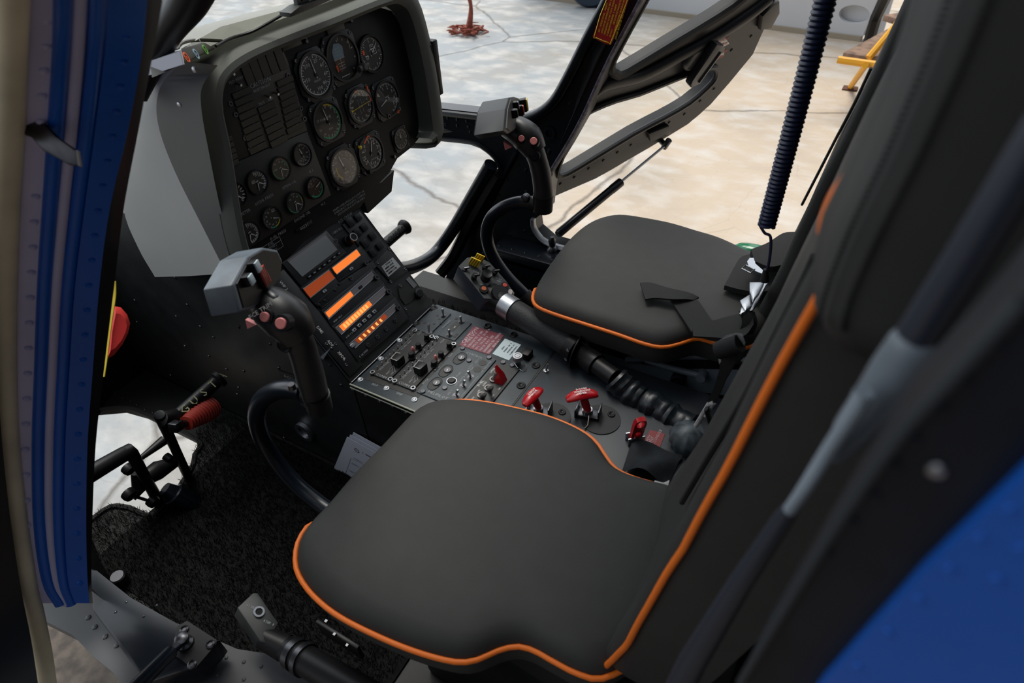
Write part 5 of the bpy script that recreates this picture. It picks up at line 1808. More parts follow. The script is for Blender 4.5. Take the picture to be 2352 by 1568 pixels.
# dark cloth cover over the rear of the console
bm = BM()
gpts = []
rnd = random.Random(5)
for i in range(13):
    row = []
    for j in range(11):
        s, t = i / 12, j / 10
        p = lerp(lerp(CON.p(*CP(1452, 1022), 0), CON.p(*CP(1566, 1052), 0), s), lerp(CON.p(*CP(1425, 1100), 0), CON.p(*CP(1530, 1122), 0), s), t)
        h_ = 0.035 * math.sin(PI * min(1, (0.15 + s * 0.85))) * (0.4 + 0.6 * t) + 0.005 * math.sin(s * 7 + t * 5)
        row.append(V((p.x, p.y, 0.006 + max(0.0, h_))))
    gpts.append(row)
loft(bm, gpts, closed=False, cap=False)
bmesh.ops.solidify(bm, geom=bm.faces[:], thickness=0.003)
tag(obj('cloth_cover', bm, mat('faded_black_cloth', (0.035, 0.042, 0.050), 0.75, noise=0.3, nscale=30, bump=0.4, bscale=80)), 'faded black cloth bunched on the console behind the red lever', 'cloth')
bm = BM()
kb = P(1585, 992, 'z', 0.035)
kf = Fr(V((kb.x, kb.y, 0.0)), (1, 0, 0), (0, 1, 0))
prof = [(0.034, 0.0), (0.034, 0.012), (0.037, 0.014), (0.037, 0.022), (0.032, 0.034), (0.018, 0.046), (0.004, 0.049)]
rings = []
for r_, h_ in prof:
    rings.append([kf.p(math.cos(2 * PI * k / 48) * r_ * (1 + (0.09 if k % 4 < 2 and h_ > 0.01 and h_ < 0.04 else 0)), math.sin(2 * PI * k / 48) * r_ * (1 + (0.05 if k % 4 < 2 and h_ > 0.01 and h_ < 0.04 else 0)), h_) for k in range(48)])
loft(bm, rings)
tag(obj('ribbed_knob', bm, mat('worn_knob', (0.06, 0.075, 0.085), 0.45, noise=0.5, nscale=60)), 'large round ribbed knob at the rear of the console', 'knob')


# =============================================================== collectives
def collective(name, label, pts, headpx, ydir):
    pass


yC = 1.062
CY_ = [(1040, 1.055), (1130, 1.05), (1318, 1.0), (1412, 0.955), (1600, 0.92)]


def Q(x, y):
    for (xa, ya), (xb, yb) in zip(CY_, CY_[1:]):
        if x <= xb:
            return P(x, y, 'y', ya + (yb - ya) * (x - xa) / (xb - xa))
    return P(x, y, 'y', 0.92)


cl = thing('collective_lever', 'black collective lever with yellow-striped switch box beside the far seat', 'lever', V((-0.25, yC, -0.2)))
a_, b_ = Q(1160, 700), Q(1318, 800)
ax_ = (b_ - a_).normalized()
sub('grip_tube', cl, lambda m: tube(m, [lerp(a_, b_, t) for t in (0.0, 0.12, 0.2, 1.0)], [0.028, 0.028, 0.029, 0.029], 24), mat('grip_rough', (0.017, 0.018, 0.020), 0.55, bump=0.5, bscale=350))
sub('metal_collar', cl, lambda m: tube(m, [lerp(a_, b_, 0.0) - ax_ * 0.004, lerp(a_, b_, 0.14)], [0.0312, 0.0312], 24), alu)
c_ = lerp(a_, b_, 0.985)
sub('ring_clamp', cl, lambda m: (tube(m, [c_ - ax_ * 0.012, c_ + ax_ * 0.010], [0.034, 0.034], 24),), satin)
sub('ring_screw', cl, lambda m: [cyl(m, Fr(c_ + (V((0, -1, 0)).cross(ax_) * s + V((0, -1, 0)) * math.sqrt(1 - s * s)) * 0.034, ax_, V((0, 0, 1))), 0.004, -0.001, 0.002, 8) for s in (-0.3, 0.5)], metal)
fl_ = Fr(c_ + ax_ * 0.014, V((0, 1, 0)), ax_.cross(V((0, 1, 0))))
sub('flange', cl, lambda m: cyl(m, fl_, 0.043, -0.0015, 0.0015, 32), satin)
e_ = Q(1412, 868)
sub('lower_tube', cl, lambda m: tube(m, [c_ + ax_ * 0.012, lerp(c_, e_, 0.35), lerp(c_, e_, 0.37), lerp(c_, e_, 0.58), lerp(c_, e_, 0.6), e_], [0.024, 0.024, 0.027, 0.027, 0.021, 0.021], 20), satin)
boot = smooth_path([e_, Q(1440, 896), Q(1475, 922), Q(1505, 935), Q(1540, 960), Q(1590, 985)], 6)
rads = [0.026 + 0.0022 * math.sin(k * 1.9) + 0.0022 * math.sin(k * 0.83 + 1) + min(0.006, k * 0.002) for k in range(len(boot))]
sub('boot', cl, lambda m: tube(m, boot, rads, 18), leather)
# head casting and switch box
h0 = Q(1128, 678)
sub('head', cl, lambda m: (tube(m, [a_, lerp(a_, h0, 0.5), h0, h0 - ax_ * 0.03], [0.029, 0.030, 0.034, 0.026], 18), tube(m, [Q(1150, 672), Q(1135, 688)], [0.022, 0.026], 14)), satin)


def swbox(par, top, depthv, face_m, side_m):
    """box from its top face corners (pixel -> plane) and a depth vector"""
    n_ = len(top)

    def bb(m):
        loft(m, [[p + depthv for p in top], top])
        bmesh.ops.bevel(m, geom=m.edges[:], offset=0.003, segments=2, affect='EDGES', profile=0.5)
    return sub('switch_box', par, bb, side_m)


zt_ = 0.108
tilt = Fr(P(1085, 625, 'y', 1.05), (0.86, 0.30, -0.42), (-0.20, 0.93, 0.28))
tilt.v = (tilt.v - tilt.u * tilt.v.dot(tilt.u)).normalized()
tilt.n = tilt.u.cross(tilt.v)
if tilt.n.z < 0:
    tilt.n = -tilt.n
topf = [tilt.p(*tilt.px(x, y), 0) for x, y in ((1052, 612), (1072, 592), (1096, 588), (1126, 604), (1165, 648), (1178, 668), (1150, 690), (1112, 688))]
swbox(cl, topf, -tilt.n * 0.062, None, mat('switch_box_blue_grey', (0.035, 0.048, 0.068), 0.42, noise=0.2, nscale=20))
sub('box_face', cl, lambda m: prism(m, tilt, [((p - tilt.o).dot(tilt.u) * 0.97, (p - tilt.o).dot(tilt.v) * 0.97) for p in topf], 0.0, 0.0025), mat('switch_face_grey', (0.045, 0.05, 0.052), 0.5))
TL = lambda x, y: tilt.at(*tilt.px(x, y))
for (x, y), s in (((1086, 612), 1), ((1098, 600), 0.85)):
    f = TL(x, y)
    gu = Fr(f.p(0, 0, 0.004), f.u, (f.n * 0.8 + f.v * 0.3))
    o = sub('striped_guard', cl, lambda m: box(m, gu, -0.013 * s, 0.013 * s, 0, 0.022 * s, -0.002, 0.002, 0.001), hazard)
    sub('guard_stripes', o, lambda m: [(bar(m, gu, (-0.012 * s + k * 0.006, 0.001), (-0.008 * s + k * 0.006, 0.021 * s), 0.0016, hh)) for k in range(4) for hh in (0.0022, -0.0022)], satin, smooth=False)
    o['label'] = 'yellow switch guard with black stripes'
for x, y, r_, h_, m_ in ((1066, 619, 0.007, 0.006, dmetal), (1087, 640, 0.007, 0.016, satin), (1112, 618, 0.007, 0.014, satin), (1134, 628, 0.008, 0.012, satin)):
    f = TL(x, y)
    o = sub('toggle', cl, lambda m: (cyl(m, f, r_, 0.002, h_, 14, 0.001), tube(m, [f.p(0, 0, h_), f.p(0.010, 0.004, h_ + 0.006)], [0.0035, 0.003], 8)), m_)
f = TL(1114, 640)
sub('hat_switch', cl, lambda m: lathe(m, f, [(0.013, 0.002), (0.012, 0.010), (0.010, 0.012), (0.014, 0.022), (0.012, 0.026), (0.004, 0.023)], 20), satin)
for x, y, m_, r_ in ((1110, 666, copper, 0.0065), (1158, 658, redbtn, 0.006)):
    f = TL(x, y)
    sub('button_collar', cl, lambda m: ring(m, f, r_, r_ * 1.7, 0.002, 0.007, 20), satin)
    o = sub('round_button', cl, lambda m: cyl(m, f, r_, 0.002, 0.009, 18, 0.001), m_)
f = Fr(TL(1167, 674).p(0, 0, 0.006), tilt.n, tilt.v)
sub('thumb_wheel', cl, lambda m: lathe(m, Fr(TL(1168, 676).p(0, 0, 0.0), (tilt.n * 0.6 + tilt.u * 0.5), tilt.v), [(0.012, -0.005), (0.014, -0.004), (0.014, 0.004), (0.012, 0.005)], 28), mat('wheel_pinkish', (0.35, 0.30, 0.30), 0.5))


def swtxt(m):
    for x, y in ((1094, 626), (1120, 628), (1106, 655), (1124, 656), (1144, 641), (1148, 648)):
        f = TL(x, y)
        scribble(m, f, -0.008, 0.008, -0.002, 0.004, 0.0028, int(x))


sub('lettering', cl, swtxt, dimwhite, smooth=False)

# near collective, low at the bottom of the picture
yN = 0.20
Qn = lambda x, y, yy=yN: P(x, y, 'y', yy)
cn = thing('collective_lever', 'near collective lever with a small dark switch box below the near seat', 'lever', Qn(760, 1560))
na, nb_ = Qn(655, 1488), Qn(860, 1610)
nax = (nb_ - na).normalized()
sub('grip_tube', cn, lambda m: tube(m, [na, lerp(na, nb_, 0.15), nb_], [0.022, 0.025, 0.027], 20), satin)
sub('ring_clamp', cn, lambda m: tube(m, [lerp(na, nb_, 0.10), lerp(na, nb_, 0.16)], [0.028, 0.028], 20), dmetal)
sub('ring_clamp', cn, lambda m: tube(m, [lerp(na, nb_, 0.21), lerp(na, nb_, 0.26)], [0.029, 0.029], 20), dmetal)
nf = Fr(Qn(575, 1420), (0.80, 0.25, -0.45), (-0.35, 0.90, -0.1))
nf.v = (nf.v - nf.u * nf.v.dot(nf.u)).normalized()
nf.n = nf.u.cross(nf.v)
if nf.n.z < 0:
    nf.n = -nf.n
ntop = [nf.p(*nf.px(x, y), 0) for x, y in ((545, 1395), (582, 1360), (592, 1360), (640, 1430), (612, 1478), (598, 1472))]
swbox(cn, ntop, -nf.n * 0.035, None, mat('switch_box_dark_grey', (0.045, 0.048, 0.046), 0.5, noise=0.2, nscale=25))
sub('head', cn, lambda m: tube(m, [nf.p(*nf.px(610, 1452), -0.02), na], [0.02, 0.024], 16), satin)
f = nf.at(*nf.px(594, 1406))
sub('dial_ring', cn, lambda m: ring(m, f, 0.0065, 0.010, 0.0, 0.004, 24), alu)
sub('dial_core', cn, lambda m: cyl(m, f, 0.0055, 0.0, 0.002, 16), satin)
sub('lettering', cn, lambda m: [scribble(m, nf, *(lambda q: (q[0], q[0] + 0.02, q[1]))(nf.px(x, y)), 0.0045, 0.0008, x) for x, y in ((566, 1392), (576, 1396), (605, 1428))], dimwhite, smooth=False)
# bracket hardware hanging beside the seat base
nb = thing('adjuster_bracket', 'small metal adjuster bracket under the near seat edge', 'bracket', P(770, 1470, 'y', 0.285))
sub('plate', nb, lambda m: box(m, Fr(P(775, 1462, 'y', 0.285), (1, 0, 0), (0, 0, 1)), -0.05, 0.06, -0.03, 0.02, -0.004, 0.004, 0.002), satin)
for x, y in ((752, 1425), (771, 1455), (800, 1480)):
    f = Fr(P(x, y, 'y', 0.279), (1, 0, 0), (0, 0, 1))
    sub('bolt', nb, lambda m: cyl(m, f, 0.005, 0, 0.005, 6), dmetal)


# =============================================================== seats
def ring_resample(pts, n):
    """closed polyline resampled to n points by length"""
    m = len(pts)
    L_ = [0]
    for i in range(m):
        L_.append(L_[-1] + (pts[(i + 1) % m] - pts[i]).length)
    out = []
    j = 0
    for k in range(n):
        s = L_[-1] * k / n
        while L_[j + 1] < s:
            j += 1
        t = (s - L_[j]) / max(1e-9, L_[j + 1] - L_[j])
        out.append(lerp(pts[j], pts[(j + 1) % m], t))
    return out


def cushion(parent, outline, z0, dome_h, hide, side=0.052, smooth_n=5):
    pts = smooth_path(outline, smooth_n, True)
    pts = ring_resample(pts, 120)
    c = V((sum(p.x for p in pts) / 120, sum(p.y for p in pts) / 120, z0))
    prof = [(0.985, -side), (1.0, -side * 0.75), (1.005, -side * 0.35), (0.998, -0.004), (0.993, 0.004), (0.975, 0.012), (0.93, 0.55), (0.86, 0.78), (0.74, 0.92), (0.55, 0.99), (0.3, 1.0), (0.05, 1.0)]
    rings = []
    for s, h in prof:
        hh = h if h < 0.02 else 0.012 + (dome_h - 0.012) * h
        rings.append([V((c.x + (p.x - c.x) * s, c.y + (p.y - c.y) * s, p.z + hh)) for p in pts])
    bm = BM()
    loft(bm, rings)
    o = obj('seat_cushion', bm, fabric, parent, ang=1.2)
    pip = []
    for p in pts:
        k = hide(p)
        pip.append(V((c.x + (p.x - c.x) * (1.008 - 0.03 * k), c.y + (p.y - c.y) * (1.008 - 0.03 * k), p.z - 0.024 * k + 0.0)))
    sub('piping', o, lambda m: tube(m, pip, 0.0041, 12, closed=True), orange)
    return o


zc_ = 0.11
Z = lambda x, y: P(x, y, 'z', zc_)
near = thing('pilot_seat', 'near dark grey cockpit seat with orange piping in the foreground', 'seat', (-0.35, 0.49, ZF), 'cockpit seats')
outn = [Z(682, 1285), Z(688, 1245), Z(710, 1208), Z(748, 1168), Z(815, 1090), Z(880, 1024), Z(950, 950), Z(995, 926), Z(1045, 921), Z(1110, 926), Z(1190, 942), Z(1265, 962), Z(1330, 990), Z(1366, 1016), Z(1388, 1048), Z(1412, 1078), Z(1452, 1098), Z(1505, 1114),
        V((-0.10, 0.665, zc_)), V((-0.06, 0.60, zc_)), V((-0.05, 0.50, zc_)), V((-0.07, 0.40, zc_)), Z(1390, 1552), Z(1330, 1545), Z(1270, 1515), Z(1225, 1490), Z(1185, 1481), Z(1140, 1492), Z(1095, 1512), Z(1045, 1516), Z(960, 1494), Z(870, 1458), Z(780, 1412), Z(722, 1365), Z(690, 1320)]
fx = min(p.x for p in outn)


def hide_near(p):
    # the piping runs lower along the rounded front edge
    t = (p.x - fx) / 0.05
    yy = abs(p.y - 0.50) / 0.17
    return max(0.0, min(1.0, 1.6 - t)) * max(0.0, min(1.0, 3.2 - 3.0 * yy))


cushion(near, outn, zc_, 0.030, hide_near)
sub('seat_pan', near, lambda m: prism(m, WORLD, sm2([(-0.56, 0.34), (-0.56, 0.63), (-0.30, 0.64), (-0.05, 0.63), (-0.05, 0.36), (-0.30, 0.34)], 3), -0.02, 0.04), satin)
sub('seat_base', near, lambda m: box(m, WORLD, -0.50, 0.05, 0.36, 0.62, ZF + 0.002, -0.018, 0.01), wallblk)

XF = [(0.00, -0.165), (0.11, -0.138), (0.18, -0.118), (0.27, -0.095), (0.34, -0.082), (0.41, -0.069), (0.48, -0.056), (0.53, -0.046), (0.60, -0.037), (0.66, -0.028), (0.72, -0.021), (0.78, -0.013), (0.84, -0.004), (0.90, 0.006), (0.97, 0.018)]


def interp(tab, z):
    for (a, b), (c, d) in zip(tab, tab[1:]):
        if z <= c:
            return b + (d - b) * (z - a) / (c - a)
    return tab[-1][1]


NEARSET = [(0.0, 0.026), (0.10, 0.023), (0.20, 0.015), (0.35, 0.006), (0.5, 0.0), (1.0, 0.0)]


def backrest(parent, yn, yf, z0, z1, dx, thick=0.10, pmat=fabric, sideY=None, pipe_far=True, pipe_near=True):
    rings = []
    n_ = 22
    for k in range(n_ + 1):
        z = z0 + (z1 - z0) * k / n_
        x = interp(XF, z) + (dx if not isinstance(dx, list) else interp(dx, z))
        a, b = interp(yn, z), interp(yf, z)
        mid_ = (a + b) / 2
        e = 1.0
        if k == 0 or k == n_:
            e = 0.97
        ww = (b - a) / 2 * e
        off = 0.012 if k in (0, n_) else 0.0
        r_ = []
        for s, dxx in ((-1.0, 0.045), (-1.0, 0.018), (-0.975, 0.004), (-0.90, -0.003), (-0.7, 0.0), (-0.35, 0.008), (0, 0.010), (0.35, 0.008), (0.7, 0.0), (0.90, -0.003), (0.975, 0.004), (1.0, 0.018), (1.0, 0.045), (0.97, thick), (0.6, thick + 0.01), (0, thick + 0.012), (-0.6, thick + 0.01), (-0.97, thick)):
            r_.append(V((x + dxx + off + (interp(NEARSET, z) * (1 - s) / 2 if pipe_near else 0), mid_ + s * ww, z)))
        rings.append(r_)
    bm = BM()
    loft(bm, rings)
    o = obj('backrest', bm, pmat, parent, ang=1.1)
    for sgn, tab in ((-1, yn), (1, yf)):
        if sgn == 1 and not pipe_far:
            continue
        pth = [V((interp(XF, z) + interp(NEARSET, z) + (dx if not isinstance(dx, list) else 0) + 0.006, interp(tab, z) + sgn * 0.0005, z)) for z in [z0 + 0.004 + (z1 - z0 - 0.008) * k / 30 for k in range(31)]]
        if sgn == 1 or pipe_near:
            sub('piping', o, lambda m: tube(m, pth, [0.0044, 0.0036, 0.0030, 0.0026], 12), orange)
    return o


# near edge of the backrest, following the piping seen in the photo
def edge_tab(pxs, dx=0.0):
    tab = []
    for x, y in pxs:
        # choose y where the ray meets the front surface, but keep it in range
        best = None
        for k in range(140):
            yy = 0.22 + k * 0.002
            p = P(x, y, 'y', yy)
            e = abs(p.x - (interp(XF, p.z) + 0.004))
            if 0 < p.z < 1 and (best is None or e < best[0]):
                best = (e, p.z, yy)
        tab.append((best[1], best[2]))
    return tab


yn_tab = [(0.0, 0.375), (0.112, 0.352), (0.20, 0.335), (0.30, 0.316), (0.40, 0.306), (0.50, 0.300), (0.60, 0.295), (0.70, 0.290), (0.76, 0.289), (0.80, 0.283), (0.97, 0.27)]
yf_tab = [(0.0, 0.62), (0.11, 0.665), (0.25, 0.67), (0.97, 0.67)]
bk_n = backrest(near, yn_tab, yf_tab, 0.085, 0.93, 0.0, pmat=fabric, pipe_far=False)
# crease between the far bolster and the middle panel
crp = [P(x, y, 'y', 0.50) for x, y in ((1530, 1140), (1600, 1040), (1690, 905), (1775, 765), (1840, 655), (1888, 590))]
crp = [V((interp(XF, p.z) + 0.006, p.y, p.z)) for p in crp]
sub('seam', bk_n, lambda m: tube(m, smooth_path(crp, 5), 0.0035, 6), mat('seam_black', (0.004, 0.004, 0.004), 0.8))

# side bolster pad of the headrest
pairs = [((1898, 722), (1915, 742)), ((1884, 690), (1918, 715)), ((1882, 630), (1937, 655)), ((1890, 560), (1968, 582)), ((1908, 490), (1998, 515)), ((1950, 405), (2040, 430)), ((1992, 320), (2082, 345)), ((2035, 225), (2122, 255)), ((2072, 130), (2165, 160)), ((2100, 45), (2205, 60)), ((2120, -30), (2245, -40)), ((2150, -150), (2310, -160))]
bm = BM()
rings = []
stitch = []
for k, (pa, pb) in enumerate(pairs):
    A = P(*pa, 'y', 0.300)
    B = P(*pb, 'y', 0.238)
    dd = 0.15 if k > 1 else (0.07 if k == 0 else 0.12)
    Cc = V((B.x + dd, 0.240, B.z - (0.01 if k == 0 else 0.0)))
    Dd = V((A.x + dd, 0.310, A.z))
    ct = [A, lerp(A, B, 0.35) + V((-0.004, -0.003, 0)), lerp(A, B, 0.75) + V((-0.003, -0.004, 0)), B, lerp(B, Cc, 0.12) + V((0, -0.003, 0)), lerp(B, Cc, 0.6) + V((0, -0.003, 0)), Cc, lerp(Cc, Dd, 0.5), Dd, lerp(A, Dd, 0.3)]
    rings.append(smooth_path(ct, 4, True))
    stitch.append((lerp(A, B, 0.93) + V((-0.0045, -0.0045, 0)), B + V((0.004, -0.0035, 0))))
rings = [[sum(((r[k] * w_) for w_, r in ((1, rings[i]),)), V()) for k in range(len(rings[0]))] for i in range(len(rings))]
cen = sum(rings[0], V()) / len(rings[0])
loft(bm, [[lerp(cen, p, 0.6) + V((0, 0, -0.012)) for p in rings[0]]] + rings)
pad = obj('headrest_bolster', bm, fabric, near, ang=1.3)
st_m = mat('stitch_black', (0.006, 0.006, 0.006), 0.8)


def stitches(m, pth):
    pth = smooth_path(pth, 6)
    for i in range(0, len(pth) - 1):
        a, b = pth[i], pth[i + 1]
        tube(m, [lerp(a, b, 0.08), lerp(a, b, 0.6)], 0.0011, 5)


sub('stitching', pad, lambda m: stitches(m, [s[0] for s in stitch]), st_m)
sub('stitching', pad, lambda m: stitches(m, [s[1] for s in stitch]), st_m)
# piping of the upper pad, seen between the bolster and the far edge
upp = [P(x, y, 'y', 0.305) for x, y in ((1893, 534), (1898, 505), (1910, 470), (1926, 440), (1946, 412), (1962, 385))]
sub('piping', near, lambda m: tube(m, smooth_path(upp, 5), 0.0034, 12), orange)

# far seat
far = thing('pilot_seat', 'far dark grey cockpit seat with orange piping, black belts lying on its cushion', 'seat', (-0.38, 1.27, ZF), 'cockpit seats')
outf = [Z(1228, 672), Z(1227, 692), Z(1240, 706), Z(1280, 722), Z(1345, 743), Z(1420, 767), Z(1480, 788), Z(1522, 796), Z(1562, 788), Z(1600, 777), Z(1640, 787), Z(1690, 797),
        V((-0.10, 1.10, zc_)), V((-0.08, 1.20, zc_)), V((-0.08, 1.32, zc_)), V((-0.12, 1.42, zc_)), Z(1722, 586), Z(1690, 570), Z(1650, 553), Z(1600, 538), Z(1540, 520), Z(1480, 508), Z(1425, 500), Z(1385, 504), Z(1345, 522), Z(1305, 556), Z(1270, 600), Z(1240, 645)]


def hide_far(p):
    t = 1.0 if (p.y > 1.20 and p.x < -0.30) else 0.0
    if p.x < -0.50:
        t = max(t, min(1.0, (p.y - 1.07) / 0.04))
    return max(0.0, min(1.0, t))


cushion(far, outf, zc_, 0.028, hide_far)
sub('seat_pan', far, lambda m: prism(m, WORLD, sm2([(-0.56, 1.12), (-0.56, 1.42), (-0.30, 1.44), (-0.05, 1.42), (-0.05, 1.12), (-0.30, 1.10)], 3), -0.02, 0.04), satin)
sub('seat_base', far, lambda m: box(m, WORLD, -0.50, 0.05, 1.14, 1.40, ZF + 0.002, -0.018, 0.01), wallblk)
bk_f = backrest(far, [(0.0, 1.20), (0.12, 1.18), (0.9, 1.16)], [(0.0, 1.42), (0.12, 1.46), (0.9, 1.46)], 0.085, 0.92, [(0.085, 0.02), (0.3, 0.002), (0.45, -0.006), (0.92, -0.006)], pipe_far=False, pipe_near=False)
# harness strap edge along the far seat back
stp = [P(x, y, 'y', 1.42) for x, y in ((1868, 475), (1893, 425), (1915, 380), (1950, 320), (1995, 240), (2040, 160))]
stp = [V((interp(XF, p.z) - 0.012, 1.42, p.z)) for p in stp]
sub('harness_strap', bk_f, lambda m: tube(m, smooth_path(stp, 5), 0.006, 6, flat=0.5), strapm)
upf = [P(x, y, 'y', 1.40) for x, y in ((2068, 122), (2076, 105), (2100, 48), (2106, 30))]
# grey seat frame beside the far seat
sf_ = thing('seat_rail', 'blue-grey painted seat frame under the near edge of the far seat', 'seat frame', P(1600, 860, 'y', 1.09))
q = lambda x, y, yy=1.09: P(x, y, 'y', yy)
sub('side_panel', sf_, lambda m: loft(m, [[q(x, y, yy) for x, y in ((1350, 800), (1440, 828), (1520, 845), (1650, 848), (1760, 850), (1760, 925), (1648, 905), (1560, 896), (1450, 860), (1350, 820))] for yy in (1.09, 1.12)]), greypaint)
sub('top_lip', sf_, lambda m: tube(m, smooth_path([q(x, y) for x, y in ((1440, 826), (1540, 818), (1600, 816), (1655, 818), (1740, 825))], 4), 0.009, 8), greypaint)
sub('torque_arm', sf_, lambda m: tube(m, smooth_path([q(x, y, 1.075) for x, y in ((1482, 828), (1530, 842), (1580, 855), (1612, 862))], 4), [0.006, 0.007, 0.008, 0.008], 10), greypaint)
sub('end_knob', sf_, lambda m: lathe(m, Fr(q(1612, 862, 1.078), (1, 0, 0), (0, 0, 1)), [(0.011, -0.012), (0.012, 0.0), (0.011, 0.012)], 16), greypaint)
o = sub('pivot_bolt', sf_, lambda m: lathe(m, Fr(q(1555, 875, 1.07), (1, 0, 0), (0, 0, 1)), [(0.017, -0.03), (0.017, 0.0), (0.014, 0.004), (0.005, 0.005), (0.005, 0.009), (0.001, 0.009)], 20), gloss)


# ---- belts
def ribbon(m, pts, wid, th=0.003, side=None):
    """flat strap through points; wid vector list or one vector"""
    ps = smooth_path(pts, 5)
    n_ = len(ps)
    ws = wid if isinstance(wid, list) else [wid] * len(pts)
    wsm = smooth_path(ws, 5)
    rings = []
    for i, p in enumerate(ps):
        t = (ps[min(i + 1, n_ - 1)] - ps[max(0, i - 1)]).normalized()
        w_ = wsm[min(i, len(wsm) - 1)]
        nn = t.cross(w_).normalized() * th / 2
        rings.append([p - w_ / 2 - nn, p + w_ / 2 - nn, p + w_ / 2 + nn, p - w_ / 2 + nn])
    loft(m, rings)


def Zh(x, y, z):
    return P(x, y, 'z', z)


def quadrib(m, L1, L2, z, th=0.004):
    """strap sheet between two pixel edges lying near height z (list or number)"""
    n_ = len(L1)
    zz = z if isinstance(z, (list, tuple)) else [z] * n_
    A = smooth_path([Zh(*p, zz[i]) for i, p in enumerate(L1)], 4)
    B = smooth_path([Zh(*p, zz[i]) for i, p in enumerate(L2)], 4)
    loft(m, [[a + V((0, 0, th)), b + V((0, 0, th)), b, a] for a, b in zip(A, B)])


blt = thing('seat_belt', 'black webbing belt with steel buckle lying across the far seat cushion', 'seat belt', Zh(1600, 700, 0.14))
sub('folded_strap', blt, lambda m: quadrib(m, [(1470, 652), (1495, 652), (1535, 664), (1580, 674), (1605, 685)], [(1482, 690), (1505, 687), (1545, 690), (1578, 690), (1592, 692)], [0.150, 0.152, 0.155, 0.150, 0.145]), strapm)
sub('lap_strap', blt, lambda m: quadrib(m, [(1594, 682), (1612, 705), (1632, 735), (1642, 744)], [(1540, 692), (1560, 722), (1580, 752), (1588, 765)], [0.144, 0.143, 0.142, 0.142]), strapm)
sub('lap_strap', blt, lambda m: quadrib(m, [(1590, 757), (1625, 743), (1670, 730), (1716, 718), (1728, 700)], [(1592, 775), (1640, 778), (1680, 780), (1712, 772), (1730, 748)], [0.146, 0.150, 0.155, 0.165, 0.18]), strapm)
sub('belt_pad', blt, lambda m: quadrib(m, [(1682, 627), (1700, 600), (1735, 590), (1790, 575), (1835, 560)], [(1662, 665), (1700, 675), (1745, 680), (1790, 668), (1840, 640)], [0.146, 0.150, 0.155, 0.165, 0.17], 0.012), strapm)
sub('shoulder_pad', blt, lambda m: quadrib(m, [(1722, 585), (1760, 570), (1795, 548), (1825, 545)], [(1730, 612), (1765, 625), (1800, 618), (1835, 600)], [0.19, 0.195, 0.20, 0.21], 0.015), strapm)
bz = 0.205
bpl = [Zh(x, y, bz) for x, y in ((1716, 600), (1722, 592), (1733, 592), (1735, 605), (1752, 620), (1757, 626), (1750, 628), (1735, 622), (1720, 612))]
sub('buckle_plate', blt, lambda m: loft(m, [[p - V((0, 0, 0.003)) for p in bpl], bpl]), alu)
bf_ = [Zh(x, y, bz) for x, y in ((1704, 617), (1713, 609), (1733, 619), (1724, 627))]
sub('buckle_slot', blt, lambda m: tube(m, bf_, 0.0022, 6, closed=True), alu)
# chromed star-shaped buckle
bz2 = 0.195
for lst, zz, nm in ((((1722, 648), (1756, 648), (1745, 672), (1730, 690), (1722, 668)), bz2 + 0.012, 'buckle_leaf'), (((1700, 690), (1722, 676), (1742, 668), (1728, 700), (1712, 713), (1705, 702)), bz2, 'buckle_leaf'), (((1698, 720), (1702, 705), (1712, 713), (1722, 712), (1702, 722)), bz2 - 0.006, 'buckle_tip'), (((1744, 650), (1758, 641), (1763, 650), (1740, 697), (1728, 712), (1722, 714), (1742, 672)), bz2 + 0.006, 'buckle_frame')):
    pp = [Zh(x, y, zz) for x, y in lst]
    ce = sum(pp, V()) / len(pp)
    sub(nm, blt, lambda m: loft(m, [[p - V((0, 0, 0.005)) for p in pp], pp, [lerp(ce, p, 0.75) + V((0, 0, 0.002)) for p in pp]]), alu)
sub('end_strap', blt, lambda m: ribbon(m, [Zh(1715, 715, 0.19), Zh(1722, 740, 0.175), Zh(1712, 768, 0.155)], V((0.028, 0.012, 0))), strapm)

b2 = thing('seat_belt', 'belt end with pale metal clip hanging beside the near seat back', 'seat belt', P(1680, 800, 'y', 0.76))
q = lambda x, y, yy=0.76: P(x, y, 'y', yy)
sub('clip', b2, lambda m: loft(m, [[q(x, y, yy) for x, y in ((1646, 800), (1650, 783), (1668, 770), (1690, 764), (1705, 766), (1712, 786), (1708, 800), (1702, 796), (1702, 784), (1694, 778), (1660, 794), (1656, 830), (1652, 836))] for yy in (0.76, 0.78)]), mat('pale_cast_metal', (0.42, 0.42, 0.41), 0.55, 0.2, noise=0.3, nscale=150))
sub('clip_bar', b2, lambda m: tube(m, [q(1650, 805, 0.755), q(1700, 788, 0.755)], [0.014, 0.014], 12), strapm)
sub('strap', b2, lambda m: loft(m, [[q(1655, 815), q(1702, 795), q(1702, 800, 0.765), q(1655, 820, 0.765)], [q(1652, 850), q(1690, 830), q(1690, 835, 0.765), q(1652, 855, 0.765)], [q(1640, 890), q(1668, 868), q(1668, 872, 0.765), q(1640, 894, 0.765)], [q(1622, 925), q(1650, 910), q(1650, 915, 0.765), q(1622, 930, 0.765)], [q(1618, 940), q(1640, 935), q(1640, 939, 0.765), q(1618, 944, 0.765)]]), strapm)
sub('strap', b2, lambda m: tube(m, [q(1622, 938, 0.75), V((-0.05, 0.735, 0.10)), V((-0.03, 0.73, 0.002))], 0.008, 8, flat=0.4), strapm)
sub('tongue', b2, lambda m: [tube(m, [q(x0_, y0_), q(x1_, y1_)], 0.004, 8) for x0_, y0_, x1_, y1_ in ((1630, 925, 1598, 978), (1640, 924, 1620, 955), (1626, 930, 1640, 924))], mat('pale_cast_metal', (0, 0, 0)))
bm = BM()
pp = [Zh(x, y, 0.125) for x, y in ((1499, 1112), (1504, 1103), (1516, 1106), (1524, 1108), (1538, 1102), (1532, 1122), (1515, 1121))]
